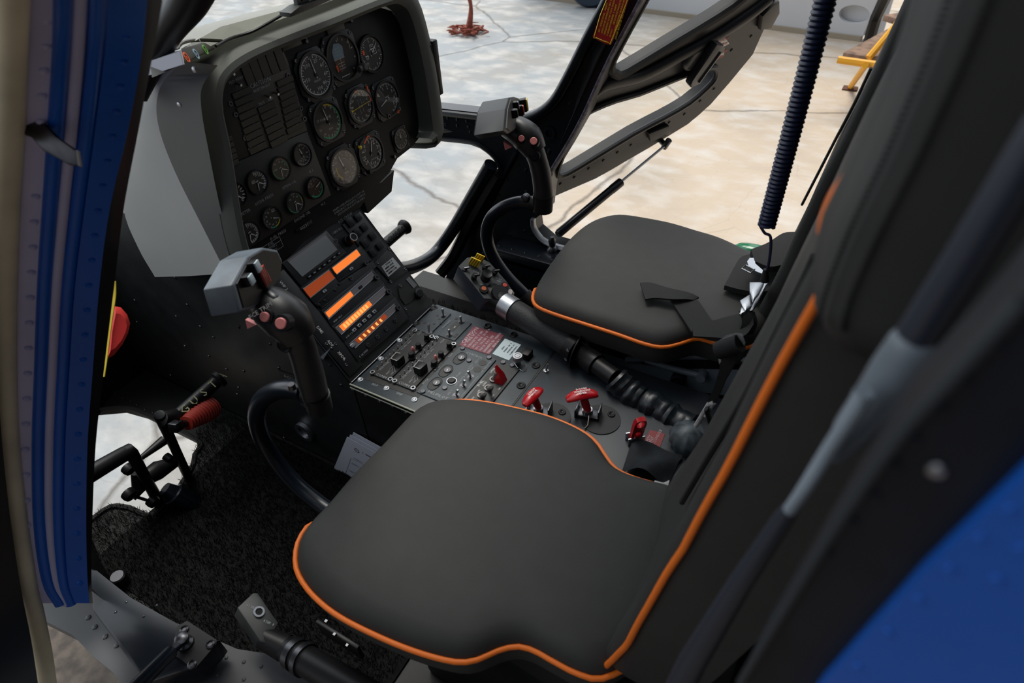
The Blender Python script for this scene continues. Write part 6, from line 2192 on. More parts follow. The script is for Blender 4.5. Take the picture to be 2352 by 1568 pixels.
loft(bm, [[p - V((0, 0, 0.006)) for p in pp], pp])
tag(obj('belt_anchor', bm, mat('pale_cast_metal', (0, 0, 0))), 'small pale metal belt anchor at the back corner of the near cushion', 'anchor')

# green object on the sill beyond the far seat
gp = P(1735, 580, 'y', 1.54)
bm = BM()
f = Fr(gp, (1, 0, 0), (0, 1, 0))
loft(bm, [[f.p(math.cos(2 * PI * k / 24) * 0.065 * s, math.sin(2 * PI * k / 24) * 0.028 * s, h) for k in range(24)] for s, h in ((0.7, -0.03), (1.0, -0.018), (1.0, 0.0), (0.75, 0.014), (0.3, 0.02))])
gb = obj('green_bottle', bm, greenm)
tag(gb, 'glossy green plastic bottle behind the far seat at the door sill', 'bottle')

# coiled headset cord hanging from the roof
bm = BM()
yc_ = 1.1
ca = V((-0.131, yc_, 0.385))
cb = V((-0.131, yc_, 1.268))
pts = []
turns = 112
for k in range(turns * 12 + 1):
    t = k / (turns * 12)
    a = 2 * PI * t * turns
    rr_ = 0.0125
    bow = V((0.006 * math.sin(PI * t), 0, 0))
    pts.append(lerp(ca, cb, t) + bow + V((math.cos(a) * rr_, math.sin(a) * rr_, 0)))
tube(bm, pts, 0.0042, 6)
core = [lerp(ca, cb, t / 10) + V((0.006 * math.sin(PI * t / 10), 0, 0)) for t in range(11)]
tube(bm, core, 0.008, 8)
tube(bm, smooth_path([ca + V((-0.012, 0, 0.0)), ca + V((0.0, 0, -0.014)), P(1770, 545, 'y', yc_), P(1768, 590, 'y', yc_), P(1758, 640, 'y', yc_)], 5), 0.0028, 8)
co = tag(obj('coiled_cord', bm, navy), 'navy blue coiled headset cord hanging from the roof in front of the far seat', 'cord')
sub('plug', co, lambda m: tube(m, [P(1759, 618, 'y', yc_), P(1756, 645, 'y', yc_)], [0.0045, 0.009], 12), rubber)


# =============================================================== cyclic sticks
def stick(label, Y, tubepx, rt, grippx, rg, headpx, facepx, facec, nrm, depth, collars, red1, red2, hatpx, tri, swpx, boxmat, s=1.0, striped=None):
    q = lambda x, y, d=0.0: P(x, y, 'y', Y + d)
    st = thing('cyclic_stick', label, 'control stick', q(*tubepx[0]), 'cyclic sticks')
    sub('bent_tube', st, lambda m: tube(m, smooth_path([q(*p) for p in tubepx], 7), rt, 18), gloss)
    gp_ = smooth_path([q(*p) for p in grippx], 5)
    sub('grip', st, lambda m: tube(m, gp_, rg, 20), grip)
    for (x0_, y0_), (x1_, y1_), r_ in collars:
        sub('collar', st, lambda m: tube(m, [q(x0_, y0_), q(x1_, y1_)], [r_, r_], 16), satin)
    # head: broad rounded casting
    hc_ = [q(*p) for p in headpx]
    sub('grip_head', st, lambda m: tube(m, smooth_path(hc_, 4), [rg[-1] * 1.1, rg[-1] * 1.45, rg[-1] * 1.35, rg[-1] * 0.9], 18, flat=1.0), grip)
    nn = V(nrm).normalized()
    F_ = Fr(q(*facec), V((0, 1, 0)) - nn * nn.y, nn.cross(V((0, 1, 0))))
    F_.n = nn
    F_.v = nn.cross(F_.u)
    if F_.v.z < 0:
        F_.v = -F_.v
    fp = [F_.p(*F_.px(x, y), 0) for x, y in facepx]
    bxm = BM()
    ce = sum(fp, V()) / len(fp)
    loft(bxm, [[lerp(ce, p, 0.90) - nn * depth for p in fp], [p - nn * depth * 0.93 for p in fp], fp, [lerp(ce, p, 0.93) + nn * 0.002 for p in fp]])
    bmesh.ops.bevel(bxm, geom=bxm.edges[:], offset=0.0065 * s, segments=3, affect='EDGES', profile=0.5, clamp_overlap=True)
    bxo = obj('switch_box', bxm, boxmat, st)
    sub('box_face', st, lambda m: loft(m, [[lerp(ce, p, 0.90) + nn * 0.0015 for p in fp], [lerp(ce, p, 0.88) + nn * 0.004 for p in fp]]), satin)
    for (x, y), m_, w_, h_, t_ in swpx:
        f2 = F_.at(*F_.px(x, y))
        o = sub('rocker_switch', st, lambda m: box(m, f2, -w_, w_, -h_, h_, 0.003, t_, 0.0012), satin)
        sub('switch_cap', o, lambda m: box(m, f2, -w_ * 0.9, w_ * 0.9, -h_ * 0.9, h_ * 0.9, t_, t_ + 0.003, 0.0008), m_)
        if striped == (x, y):
            sub('stripes', o, lambda m: [bar(m, f2, (-w_ * 0.9 + k * w_ * 0.45, -h_ * 0.9), (-w_ * 0.6 + k * w_ * 0.45, h_ * 0.9), w_ * 0.16, t_ + 0.0034) for k in range(4)], satin, smooth=False)
    # red trim buttons on the head
    for (x, y), r_ in ((red1, 0.0075 * s), (red2, 0.0085 * s)):
        bp0 = q(x, y, -rg[-1] * 1.25)
        nb2 = (V((0.35, -0.75, 0.55))).normalized()
        f2 = Fr(bp0, V((1, 0, 0)) - nb2 * nb2.x, nb2.cross(V((1, 0, 0))))
        f2.n = nb2
        o = sub('trim_button', st, lambda m: cyl(m, f2, r_, -0.012, 0.006, 20, 0.0012), pink)
        sub('button_collar', o, lambda m: ring(m, f2, r_ * 1.05, r_ * 1.5, -0.014, 0.003, 22), satin)
    f2 = Fr(q(hatpx[0], hatpx[1], -rg[-1] * 0.9), (1, 0, 0), (0, 0.4, 1))
    nb2 = V((0.3, -0.9, 0.3)).normalized()
    f2 = Fr(q(hatpx[0], hatpx[1], -rg[-1] * 0.85), V((1, 0, 0)) - nb2 * nb2.x, nb2.cross(V((1, 0, 0))))
    f2.n = nb2
    sub('thumb_button', st, lambda m: lathe(m, f2, [(0.013 * s, -0.012), (0.013 * s, 0.004), (0.011 * s, 0.006), (0.009 * s, 0.004), (0.001, 0.004)], 22, cap=False), satin)
    # pink trigger guard
    tp_ = [q(x, y, -0.02) for x, y in tri]
    sub('pink_tab', st, lambda m: loft(m, [tp_, [p + V((0, 0.006, 0)) for p in tp_]]), pink)
    return st, F_, q


s1_, F1_, q1 = stick('near cyclic stick with a grey switch box and two pink buttons', 0.46,
                     [(765, 1178), (725, 1150), (680, 1112), (635, 1060), (602, 1005), (590, 955), (602, 918), (635, 897), (672, 893), (700, 900)], 0.0175,
                     [(728, 935), (722, 900), (712, 862), (700, 820), (690, 790), (676, 765), (660, 742)], [0.018, 0.0225, 0.0235, 0.0225, 0.0225, 0.0235, 0.025],
                     [(688, 775), (660, 735), (622, 705), (595, 695)],
                     [(566, 588), (601, 568), (636, 574), (648, 600), (642, 636), (618, 672), (582, 708), (548, 717), (530, 655)], (590, 640), (0.87, 0.47, 0.15), 0.045,
                     [((735, 938), (728, 905), 0.0215), ((706, 905), (735, 915), 0.018)],
                     (611, 727), (648, 742), (655, 790), [(563, 734), (568, 755), (588, 746)],
                     [((570, 615), placwhite, 0.007, 0.009, 0.014), ((555, 645), placwhite, 0.007, 0.008, 0.014), ((592, 636), redbtn, 0.010, 0.016, 0.010)], boxgrey, 1.0, (592, 636))
sub('top_arch', s1_, lambda m: tube(m, smooth_path([q1(x, y) for x, y in ((606, 672), (632, 690), (655, 715), (672, 748), (690, 790))], 5), [0.010, 0.013, 0.014, 0.012, 0.008], 12), gloss)
sub('lettering', s1_, lambda m: text(m, 'FCE TRIM', Fr(q1(598, 713, -0.042), (0.2, 0.95, 0.1), (-0.4, 0.1, 0.9)), 0, 0, 0.009, 0.001), white, smooth=False)
sub('push_switch', s1_, lambda m: lathe(m, Fr(q1(565, 690, -0.03), (1, 0, 0), (0, 0, 1)), [(0.011, -0.02), (0.012, 0.0), (0.009, 0.006)], 16), dmetal)
sub('clamp', s1_, lambda m: (tube(m, [q1(700, 905), q1(722, 930)], [0.014, 0.012], 12), tube(m, [q1(668, 882, -0.014), q1(672, 892, -0.014)], [0.006, 0.007], 10), tube(m, [q1(695, 925, -0.01), q1(712, 935, -0.01)], [0.005, 0.005], 8)), dmetal)

s2_, F2_, q2 = stick('far cyclic stick with a black switch box in front of the door frame', 1.24,
                     [(1232, 702), (1200, 672), (1160, 630), (1130, 585), (1118, 540), (1128, 502), (1155, 478), (1190, 466), (1225, 466)], 0.0175,
                     [(1246, 478), (1248, 440), (1244, 405), (1236, 372), (1226, 345), (1215, 325)], [0.022, 0.025, 0.024, 0.023, 0.024, 0.025],
                     [(1230, 348), (1212, 318), (1188, 300), (1160, 292)],
                     [(1168, 224), (1180, 222), (1198, 228), (1203, 258), (1196, 285), (1180, 300), (1166, 308), (1156, 300), (1160, 250)], (1180, 262), (0.87, 0.47, 0.12), 0.062,
                     [((1246, 482), (1248, 448), 0.0255), ((1222, 466), (1246, 474), 0.021)],
                     (1198, 319), (1226, 325), (1228, 358), [(1156, 325), (1160, 345), (1176, 338)],
                     [((1175, 244), dmetal, 0.006, 0.009, 0.014), ((1172, 262), satin, 0.007, 0.009, 0.014), ((1192, 243), hazard, 0.010, 0.016, 0.020), ((1186, 255), redbtn, 0.006, 0.012, 0.016)], boxdark, 1.0, (1192, 243))
sub('top_arch', s2_, lambda m: tube(m, smooth_path([q2(x, y) for x, y in ((1180, 296), (1205, 300), (1225, 318), (1240, 348), (1248, 385))], 5), [0.008, 0.010, 0.010, 0.009, 0.006], 12), gloss)
sub('elbow_bolt', s2_, lambda m: lathe(m, Fr(q2(1206, 455, -0.015), (1, 0, 0), (0, 0, 1)), [(0.010, -0.01), (0.010, 0.004), (0.006, 0.007)], 14), dmetal)
# rubber boot at the foot of the far stick
sub('foot_boot', s2_, lambda m: tube(m, [q2(1205, 676), q2(1240, 712), q2(1262, 735)], [0.021, 0.024, 0.024], 12), rubber)


# =============================================================== pedals
def X(x, y, xx):
    return P(x, y, 'x', xx)


pd = thing('rudder_pedals', 'black rudder pedal assembly in front of the near seat above the chin window', 'pedals', X(420, 1150, -1.38))
t0, t1_ = X(400, 962, -1.34), X(506, 868, -1.34)
tq = (t1_ - t0).normalized()
pt = sub('pedal_tube', pd, lambda m: tube(m, [t0, lerp(t0, t1_, 0.90), lerp(t0, t1_, 0.93), t1_], [0.0175, 0.0175, 0.024, 0.024], 18), satin)
tf = Fr(lerp(t0, t1_, 0.5), tq, V((-0.5, 0, 0.85)))
tf.v = (tf.v - tf.u * tf.v.dot(tf.u)).normalized()
tf.n = tf.u.cross(tf.v)
if tf.n.dot(CAM - tf.o) < 0:
    tf.n = -tf.n


def curved_word(m, word, f, step, size, r):
    for k, ch in enumerate(word):
        text(m, ch, f, (k - (len(word) - 1) / 2) * step, 0.0, size, r)


tn = (CAM - tf.o).normalized()
tn = (tn - tf.u * tn.dot(tf.u)).normalized()
tf2 = Fr(tf.o, tf.u, tn.cross(tf.u))
tf2.n = tn
sub('pedal_lettering', pt, lambda m: curved_word(m, 'AGUSTA', tf2, 0.031, 0.030, 0.0182), mat('pale_yellow_ink', (0.55, 0.55, 0.30), 0.6), smooth=False)
a0_, a1_ = X(366, 952, -1.34), X(430, 1090, -1.40)
sub('pedal_arm', pd, lambda m: tube(m, [t0 + tq * 0.01, X(372, 962, -1.34), a0_, lerp(a0_, a1_, 0.5), a1_], [0.020, 0.020, 0.014, 0.012, 0.012], 12), satin)
t2_, t3_ = X(195, 1095, -1.34), X(296, 1036, -1.34)
sub('pedal_tube', pd, lambda m: tube(m, [t2_, lerp(t2_, t3_, 0.9), t3_], [0.021, 0.0185, 0.016], 18), satin)
a2_, a3_ = X(302, 1040, -1.34), X(368, 1158, -1.40)
ar = sub('pedal_arm', pd, lambda m: tube(m, [t3_ - (t3_ - t2_).normalized() * 0.01, t3_, a2_, lerp(a2_, a3_, 0.5), a3_], [0.018, 0.019, 0.015, 0.013, 0.015], 12), satin)
sub('link_rod', pd, lambda m: tube(m, [X(318, 1056, -1.38), X(378, 1010, -1.38)], [0.006, 0.013], 10), satin)
sub('bell_crank', pd, lambda m: (tube(m, [X(330, 1100, -1.40), X(362, 1080, -1.40), X(405, 1060, -1.40)], [0.02, 0.026, 0.014], 12), tube(m, [X(312, 1085, -1.40), X(320, 1120, -1.40), X(300, 1140, -1.40)], [0.012, 0.018, 0.016], 12), tube(m, [X(385, 1056, -1.40), X(388, 1048, -1.40)], [0.012, 0.012], 10)), satin)
for x, y, r_, c_ in ((296, 1078, 0.0145, satin), (387, 1052, 0.011, satin), (298, 1136, 0.017, satin), (352, 1152, 0.016, satin)):
    f = Fr(X(x, y, -1.37), (0, 1, 0), (0.4, 0, 1))
    o = sub('rod_end', pd, lambda m: lathe(m, f, [(r_, -0.01), (r_ * 1.05, 0), (r_ * 0.9, 0.008), (r_ * 0.3, 0.010)], 14), c_)
sub('pin', pd, lambda m: tube(m, [X(305, 1138, -1.36), X(342, 1150, -1.36)], 0.004, 8), dmetal)
dp0, dp1 = X(378, 1122, -1.36), X(478, 1180, -1.30)
sub('damper', pd, lambda m: tube(m, [dp0, lerp(dp0, dp1, 0.18), lerp(dp0, dp1, 0.2), lerp(dp0, dp1, 0.85), dp1], [0.018, 0.024, 0.030, 0.030, 0.022], 16), gloss)
sub('damper_rod', pd, lambda m: tube(m, [X(420, 1168, -1.33), X(478, 1197, -1.28)], 0.007, 8), gloss)
# red corrugated boot and its clevis
rb = thing('corrugated_boot', 'red corrugated rubber boot with a steel clevis beside the pedal', 'boot', X(455, 950, -1.30))
r0_, r1_ = X(428, 972, -1.30), X(484, 935, -1.33)
pth = [lerp(r0_, r1_, k / 44) for k in range(45)]
sub('bellows', rb, lambda m: tube(m, pth, [0.016 + 0.012 * min(1, k / 30) + (0.003 if k % 4 < 2 else 0.0) for k in range(45)], 18), redrub)
sub('clevis', rb, lambda m: (tube(m, [r0_, X(405, 975, -1.30)], [0.009, 0.012], 8), box(m, Fr(X(408, 976, -1.30), (r1_ - r0_), V((0, 0, 1)) - (r1_ - r0_).normalized() * (r1_ - r0_).normalized().z), -0.02, 0.006, -0.012, 0.012, -0.012, 0.012, 0.002)), dmetal)
# far pedal tube
fp = thing('rudder_pedal', 'black ribbed pedal grip sticking out behind the radio pedestal', 'pedal', X(910, 537, -1.30))
p0_, p1_ = X(870, 572, -1.30), X(932, 519, -1.30)
sub('pedal_tube', fp, lambda m: tube(m, [p0_, lerp(p0_, p1_, 0.86), lerp(p0_, p1_, 0.90), lerp(p0_, p1_, 0.97), p1_], [0.0175, 0.0175, 0.024, 0.027, 0.025], 18), satin)
fpn = (CAM - p0_).normalized()
fpu = (p1_ - p0_).normalized()
fpn = (fpn - fpu * fpn.dot(fpu)).normalized()
ff = Fr(lerp(p0_, p1_, 0.5), fpu, fpn.cross(fpu))
ff.n = fpn
sub('pedal_lettering', fp, lambda m: curved_word(m, 'AGUSTA', ff, 0.018, 0.026, 0.0182), satin, smooth=False)

# carpet
bm = BM()
rnd = random.Random(11)
import bisect


def inside(p, poly):
    c = False
    for i in range(len(poly)):
        a, b = poly[i], poly[(i + 1) % len(poly)]
        if (a.y > p[1]) != (b.y > p[1]) and p[0] < (b.x - a.x) * (p[1] - a.y) / (b.y - a.y) + a.x:
            c = not c
    return c


chin2 = chin
box(bm, WORLD, -1.40, -0.55, 0.16, 0.68, ZF + 0.0, ZF + 0.006)
box(bm, WORLD, -1.36, -0.55, 1.03, 1.50, ZF + 0.0, ZF + 0.006)
for region, cnt in (((-1.52, -0.56, 0.15, 0.68), 22000), ((-1.40, -0.80, 1.03, 1.45), 5000)):
    for k in range(cnt):
        x = rnd.uniform(region[0], region[1])
        y = rnd.uniform(region[2], region[3])
        if inside((x, y), chin):
            continue
        L_ = rnd.uniform(0.008, 0.018)
        a = rnd.uniform(0, 2 * PI)
        ln = rnd.uniform(0.3, 1.2)
        t = V((math.cos(a) * L_ * ln, math.sin(a) * L_ * ln, L_))
        sd = V((-math.sin(a), math.cos(a), 0)) * 0.0007
        p = V((x, y, ZF + 0.004))
        v = [bm.verts.new(c) for c in (p - sd, p + sd, p + t * 0.55 + V((0, 0, 0.002)) + sd, p + t * 0.55 + V((0, 0, 0.002)) - sd, p + t)]
        bm.faces.new(v[:4])
        bm.faces.new((v[3], v[2], v[4]))
cpt = obj('shaggy_carpet', bm, carpetf, smooth=False)
tag(cpt, 'black shaggy looped carpet on the cockpit floor', 'carpet', kind='stuff')

# papers standing beside the console
pf = Fr(P(800, 1080, 'y', 0.675), P(868, 1040, 'y', 0.675) - P(798, 1000, 'y', 0.675), (0, 0.0, 1))
pf.n = V((0, -1, 0))
pf.u = V((pf.u.x, 0, pf.u.z)).normalized()
pf.v = V((0, -1, 0)).cross(pf.u)
if pf.v.z < 0:
    pf.v = -pf.v
doc = thing('document', 'stack of white printed forms tucked between the console and the near seat', 'papers', P(760, 1150, 'y', 0.67))
for k, off in enumerate((0.0, 0.004, 0.008)):
    qd = [pf.px(x + k * 5, y - k * 3) for x, y in ((797, 1003), (868, 1042), (850, 1180), (720, 1180), (740, 1140))]
    sub('sheet', doc, lambda m: prism(m, pf, qd, -0.0005 - off, 0.0005 - off), paper)


def doct(m):
    f = pf.at(*pf.px(820, 1034), 0.0)
    ring(m, f, 0.006, 0.008, 0.0005, 0.001, 20)
    text(m, 'e', f, 0, 0, 0.009, 0.001)
    a, b = pf.px(842, 1044)
    f2 = pf.at(a, b)
    scribble(m, f2, -0.015, 0.03, -0.002, 0.006, 0.001, 3)
    for (x, y), s in (((822, 1056), 'SUBJECT'), ((815, 1066), 'DATE'), ((808, 1083), 'ITEM')):
        a, b = pf.px(x, y)
        text(m, s, pf, a, b, 0.0075, 0.001, align='c')
    for (x0_, y0_), (x1_, y1_) in (((806, 1052), (850, 1072)), ((803, 1062), (845, 1080)), ((800, 1078), (838, 1094)), ((796, 1090), (830, 1104)), ((806, 1052), (780, 1130))):
        bar(m, pf, pf.px(x0_, y0_), pf.px(x1_, y1_), 0.0008, 0.0009)


sub('printing', doc, doct, ink, smooth=False)

# =============================================================== near door frame
YS = [-60, 120, 300, 480, 660, 840, 1020, 1200, 1330, 1385]


def dist(y):
    t = (y + 60) / 1445
    return 0.62 + (1.42 - 0.62) * t ** 0.9


cols = {
    'seal': [22, 22, 20, 12, 8, 10, 18, 38, 58, 70],
    'l0': [52, 50, 45, 36, 30, 28, 34, 52, 72, 86],
    'l1': [128, 122, 108, 98, 88, 82, 76, 80, 100, 132],
    'r1': [165, 158, 146, 130, 116, 108, 102, 104, 122, 148],
    'r2': [205, 196, 180, 160, 142, 132, 124, 124, 136, 158],
    'b0': [248, 240, 218, 194, 172, 160, 150, 148, 156, 172],
    'b1': [344, 326, 294, 252, 228, 214, 201, 198, 201, 206],
    'k1': [385, 352, 318, 284, 262, 240, 220, 212, 210, 214]}


def colp(c, i, dd=0.0):
    return D(cols[c][i], YS[i], dist(YS[i]) + dd)


def strip(m, c0, c1, d0=0.0, d1=0.0, th=0.01):
    A = smooth_path([colp(c0, i, d0) for i in range(len(YS))], 5)
    B = smooth_path([colp(c1, i, d1) for i in range(len(YS))], 5)
    rings = []
    for a, b in zip(A, B):
        n_ = ((a + b) / 2 - CAM).normalized() * th
        rings.append([a, b, b + n_, a + n_])
    loft(m, rings)


bm = BM()
strip(bm, 'b0', 'b1', 0.0, 0.0, 0.012)
rv = []
for k in range(25):
    y = -30 + 57 * k
    for c0, c1, i in (('b0', 'b1', 0),):
        j = max(0, min(len(YS) - 2, sum(1 for v_ in YS if v_ <= y) - 1))
        t = (y - YS[j]) / (YS[j + 1] - YS[j])
        x = (cols['b0'][j] + (cols['b0'][j + 1] - cols['b0'][j]) * t) * 0.45 + (cols['b1'][j] + (cols['b1'][j + 1] - cols['b1'][j]) * t) * 0.55
        if t <= 1.0:
            rv.append((D(x, y, dist(y) - 0.001), -ray(x, y), y))
for p, n_, y in rv:
    u_ = n_.orthogonal().normalized()
    dome(bm, Fr(p, u_, n_.cross(u_)), 0.0034 + 0.002 * (y / 1400), 0.0022, 10)
nf_ = struct('trim_7', bm, blue, 'riveted blue near door frame curving down the left side')
sub('pale_flange', nf_, lambda m: (strip(m, 'l0', 'l1', 0.012, 0.012, 0.008),
                                   [dome(m, Fr(D(cols['l1'][min(9, int((y + 60) / 160))] * 0.62 + cols['l0'][min(9, int((y + 60) / 160))] * 0.38 + 8, y, dist(y) + 0.010), -ray(90, y), ray(90, y).orthogonal()), 0.004, 0.003, 8) for y in []]), lilac)
for k in range(22):
    y = 45 + 58 * k
    j = max(0, min(len(YS) - 2, sum(1 for v_ in YS if v_ <= y) - 1))
    t = (y - YS[j]) / (YS[j + 1] - YS[j])
    if 300 < y < 430 or y > 1260:
        continue
    x = cols['l1'][j] + (cols['l1'][j + 1] - cols['l1'][j]) * t - 18
    p = D(x, y, dist(y) + 0.011)
    n_ = -ray(x, y)
    u_ = n_.orthogonal().normalized()
    sub('rivet', nf_, lambda m: dome(m, Fr(p, u_, n_.cross(u_)), 0.0040 + 0.002 * (y / 1400), 0.003, 12), lilac)
for c0, c1, r_, mm in (('l1', 'r1', 0.010, blue), ('r1', 'r2', 0.008, lilac), ('r2', 'b0', 0.010, blue)):
    sub('ridge', nf_, lambda m: (strip(m, c0, c1, 0.018, 0.018, 0.01), tube(m, smooth_path([lerp(colp(c0, i, 0.012), colp(c1, i, 0.012), 0.5) for i in range(len(YS))], 5), [r_ * 0.7, r_ * 0.85, r_], 12)), mm)
sub('black_trim', nf_, lambda m: strip(m, 'b1', 'k1', 0.006, 0.03, 0.012), satin)
sub('cream_seal', nf_, lambda m: tube(m, smooth_path([colp('seal', i, 0.012) for i in range(len(YS))] + [D(95, 1500, 1.48), D(110, 1600, 1.5)], 5), [0.0125, 0.014, 0.015, 0.015, 0.016, 0.016, 0.015], 12), cream)
sub('latch_hook', nf_, lambda m: prism(m, (lambda o_, n_: Fr(o_, V((1, 0, 0)) - n_ * n_.x, n_.cross(V((1, 0, 0)))))(D(110, 310, dist(310) - 0.004), -ray(110, 310)) if False else Fr(D(110, 310, dist(310) - 0.012), R3 @ V((1, 0, 0)), R3 @ V((0, 1, 0))),
                                       [((x - 110) * 0.00055, -(y - 310) * 0.00055) for x, y in ((48, 268), (85, 262), (100, 285), (128, 318), (168, 340), (172, 370), (150, 366), (104, 340), (84, 312), (50, 306))], -0.004, 0.004, 0.0015), dmetal)
# near windshield post
bm = BM()
tube(bm, smooth_path([D(468, -80, 1.05), D(432, 0, 1.12), D(385, 70, 1.2), D(348, 150, 1.28), D(315, 220, 1.3)], 5), [0.030, 0.027, 0.022, 0.018, 0.016], 14)
struct('trim_8', bm, satin, 'dark near windshield post')
# near door edge at the far left
bm = BM()
dl_ = [(-120, 300), (-70, 500), (-30, 700), (-5, 900), (8, 1050), (25, 1200), (48, 1350), (72, 1470), (92, 1600)]
A = smooth_path([D(x, y, dist(y) - 0.03 if y < 1400 else 1.40) for x, y in dl_], 4)
B = [p + V((-0.10, -0.42, 0.0)) for p in A]
loft(bm, [[a, b, b + V((-0.03, 0, 0)), a + V((-0.03, 0, 0))] for a, b in zip(A, B)])
d2 = struct('door_2', bm, doorplastic, 'dark edge of the near open door at the lower left')

# near sill
zs2 = -0.13
S_ = lambda x, y, z=zs2: P(x, y, 'z', z)
bm = BM()
sp_ = [S_(x, y) for x, y in ((200, 1300), (222, 1310), (300, 1372), (400, 1428), (505, 1468), (494, 1480), (452, 1530), (342, 1568), (330, 1560), (212, 1400))]
loft(bm, [[p + V((0, 0, -0.05)) for p in sp_], sp_])
bmesh.ops.bevel(bm, geom=bm.edges[:], offset=0.004, segments=2, affect='EDGES', profile=0.5)
rivets(bm, [S_(x, y) for x, y in ((290, 1382), (360, 1390), (330, 1415), (265, 1405))], (0, 0, 1), 0.003)
struct('trim_9', bm, gloss, 'black near door sill box')
bm = BM()
lg = [S_(x, y, -0.19) for x, y in ((60, 1360), (140, 1385), (205, 1378), (260, 1430), (350, 1530), (395, 1620), (330, 1640), (260, 1545), (213, 1506), (166, 1457), (92, 1420))]
loft(bm, [[p + V((0, 0, -0.03)) for p in lg], lg])
rivets(bm, [S_(x, y, -0.19) for x, y in ((203, 1418), (218, 1440), (242, 1462), (268, 1482), (320, 1525), (300, 1505))], (0, 0, 1), 0.006)
struct('trim_10', bm, skirt, 'pale grey riveted skirt below the near sill')
bm = BM()
gg = [S_(x, y, -0.20) for x, y in ((430, 1500), (494, 1468), (545, 1490), (610, 1500), (760, 1530), (1300, 1800), (500, 1900), (345, 1640), (350, 1575))]
loft(bm, [[p + V((0, 0, -0.03)) for p in gg], gg])
rivets(bm, [S_(x, y, -0.20) for x, y in ((480, 1505), (520, 1510), (560, 1520), (600, 1530), (500, 1550), (560, 1560))], (0, 0, 1), 0.004)
struct('trim_11', bm, mat('sill_grey', (0.045, 0.045, 0.05), 0.5, noise=0.15, nscale=8), 'grey riveted sill below the near seat')
# strut mount on the near sill
mt = thing('gas_strut', 'near black gas strut with bolted square mount on the near sill', 'gas strut', S_(430, 1470))
zp = zs2 + 0.001
mq = [S_(x, y, zp) for x, y in ((410, 1440), (432, 1428), (500, 1472), (498, 1482), (452, 1536), (440, 1534), (395, 1500))]
sub('mount_plate', mt, lambda m: loft(m, [mq, [p + V((0, 0, 0.005)) for p in mq]]), satin)
sub('ball_joint', mt, lambda m: lathe(m, Fr(S_(428, 1478, zp + 0.004), (1, 0, 0), (0, 1, 0)), [(0.015, 0), (0.014, 0.006), (0.009, 0.010), (0.012, 0.018), (0.012, 0.024), (0.006, 0.028)], 18), dmetal)
for x, y in ((484, 1480), (442, 1526), (424, 1446)):
    sub('bolt', mt, lambda m: lathe(m, Fr(S_(x, y, zp + 0.005), (1, 0, 0), (0, 1, 0)), [(0.0085, 0), (0.008, 0.003), (0.005, 0.005), (0.005, 0.002)], 16), dmetal)
sub('cylinder', mt, lambda m: tube(m, [S_(418, 1476, zp + 0.022), S_(392, 1498, zp + 0.03), S_(390, 1500, zp + 0.03), S_(250, 1640, 0.05)], [0.006, 0.007, 0.0125, 0.0125], 14), gloss)
sub('floor_bolt', cn, lambda m: cyl(m, Fr(P(268, 1322, 'z', ZF), (1, 0, 0), (0, 1, 0)), 0.02, 0, 0.012, 18, 0.002), dmetal) if False else None
bm = BM()
cyl(bm, Fr(P(268, 1322, 'z', -0.36), (1, 0, 0), (0, 1, 0)), 0.018, -0.04, 0.0, 20, 0.003)
tag(obj('floor_stud', bm, dmetal), 'round metal stud on the carpet beside the near sill', 'stud')

# red tag with its yellow strap hanging at the near frame
tg = thing('red_tag', 'red fabric tag on a yellow strap hanging beside the near door frame', 'tag', D(270, 700, 1.30))
dd = 1.33
tg_p = [D(x, y, dd) for x, y in ((263, 703), (278, 706), (292, 722), (299, 742), (294, 765), (282, 790), (262, 815), (246, 824), (252, 760))]
ce = sum(tg_p, V()) / len(tg_p)
rd = ray(270, 760)
sub('fabric', tg, lambda m: loft(m, [[lerp(ce, p, 0.9) + rd * 0.02 for p in tg_p], [p + rd * 0.012 for p in tg_p], tg_p, [lerp(ce, p, 0.7) - rd * 0.012 for p in tg_p]]), redcloth)
sub('strap', tg, lambda m: tube(m, smooth_path([D(x, y, dd - 0.015) for x, y in ((262, 645), (262, 680), (256, 720), (249, 770), (243, 820), (236, 865))], 4), 0.0042, 6, flat=0.4), yelcord)

# =============================================================== near rear post and strut
Yp = 0.135
bm = BM()
ps_ = [P(x, y, 'y', Yp) for x, y in ((1640, 1690), (1700, 1568), (1790, 1420), (1905, 1235), (2060, 1010), (2200, 860), (2352, 690), (2500, 540), (2560, 900), (2352, 1095), (2120, 1315), (1890, 1568), (1800, 1690))]
loft(bm, [ps_, [p + V((0.004, 0.035, 0)) for p in ps_]])
bmesh.ops.bevel(bm, geom=[e for e in bm.edges], offset=0.002, segments=2, affect='EDGES', profile=0.5, clamp_overlap=True)
rvp = [P(x, y, 'y', Yp - 0.0004) for x, y in ((2290, 800), (2215, 880), (2160, 940), (2100, 1010), (2055, 1070), (2010, 1140), (1960, 1200), (1900, 1270), (1850, 1330), (1805, 1400), (1760, 1470), (1720, 1540))]
for p in rvp:
    dome(bm, Fr(p, (1, 0, 0), (0, 0, 1)), 0.0016, 0.001, 8)
rp_ = struct('trim_12', bm, mat('rear_post_dark', (0.009, 0.011, 0.016), 0.5, spec=0.3, noise=0.2, nscale=40), 'dark riveted post behind the near seat')
sub('screw_head', rp_, lambda m: dome(m, Fr(P(2150, 1080, 'y', Yp - 0.0004), (1, 0, 0), (0, 0, 1)), 0.0022, 0.0014, 12), metal)
sub('edge_seal', rp_, lambda m: tube(m, smooth_path([P(x, y, 'y', Yp - 0.001) for x, y in ((1700, 1568), (1790, 1418), (1905, 1232), (2060, 1008), (2200, 855), (2352, 688))], 4), 0.0016, 8), mat('edge_seal_grey', (0.025, 0.032, 0.038), 0.5))
bm = BM()
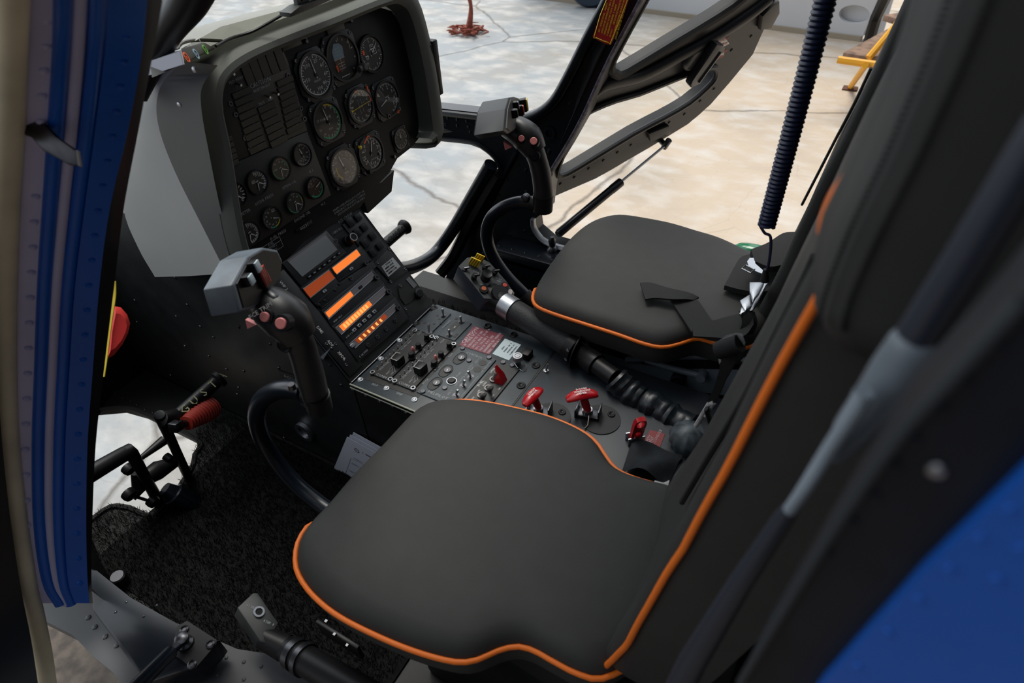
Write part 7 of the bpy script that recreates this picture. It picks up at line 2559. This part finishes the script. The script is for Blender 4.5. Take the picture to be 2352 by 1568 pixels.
bs_ = [P(x, y, 'y', Yp - 0.004) for x, y in ((1800, 1690), (1890, 1568), (2120, 1315), (2352, 1092), (2560, 900), (2800, 1300), (2500, 1900), (2000, 1900))]
loft(bm, [bs_, [p + V((0.0, 0.006, 0)) for p in bs_]])
for x, y in ((2320, 1170), (2250, 1235), (2180, 1305), (2110, 1375), (2040, 1450), (1970, 1530), (2345, 1260), (2290, 1330)):
    dome(bm, Fr(P(x, y, 'y', Yp - 0.0042), (1, 0, 0), (0, 0, 1)), 0.0015, 0.0008, 8)
struct('trim_13', bm, blue, 'blue outer skin behind the near door opening')

st = thing('seat_strut', 'blurred grey and black telescopic strut beside the near seat back', 'strut', P(1560, 1568, 'y', 0.2))
q = lambda x, y, yy=0.205: P(x, y, 'y', yy)
wp_ = lambda w_px, x, y: w_px / FPX * abs((q(x, y) - CAM).dot(-(R3 @ V((0, 0, 1))))) / 2
sub('upper_sleeve', st, lambda m: tube(m, [q(2420, 270), q(2230, 580), q(2108, 770)], [wp_(100, 2352, 380), wp_(98, 2230, 580), wp_(92, 2110, 765)], 18), mat('sleeve_blue_black', (0.022, 0.028, 0.042), 0.4))
sub('grey_body', st, lambda m: tube(m, smooth_path([q(2112, 765), q(2100, 790), q(2060, 850), q(2005, 930), q(1960, 985), q(1920, 1050)], 3), [wp_(84, 2100, 780), wp_(110, 2090, 800), wp_(112, 2050, 860), wp_(100, 2005, 930), wp_(85, 1965, 980), wp_(40, 1930, 1040)], 18), greypaint)
sub('arm', st, lambda m: tube(m, smooth_path([q(1985, 900, 0.19), q(1960, 950, 0.19), q(1900, 1040, 0.195), q(1850, 1120, 0.195), q(1815, 1170, 0.2)], 4), [wp_(40, 1985, 900), wp_(34, 1900, 1040), wp_(30, 1820, 1170)], 14), mat('arm_pale_grey', (0.28, 0.33, 0.38), 0.4))
sub('lower_rod', st, lambda m: tube(m, [q(1818, 1166), q(1800, 1190), q(1700, 1340), q(1590, 1520), q(1530, 1640)], [wp_(36, 1815, 1170), wp_(44, 1800, 1190), wp_(52, 1700, 1340), wp_(62, 1590, 1520), wp_(66, 1560, 1568)], 16), mat('sleeve_blue_black', (0, 0, 0)))
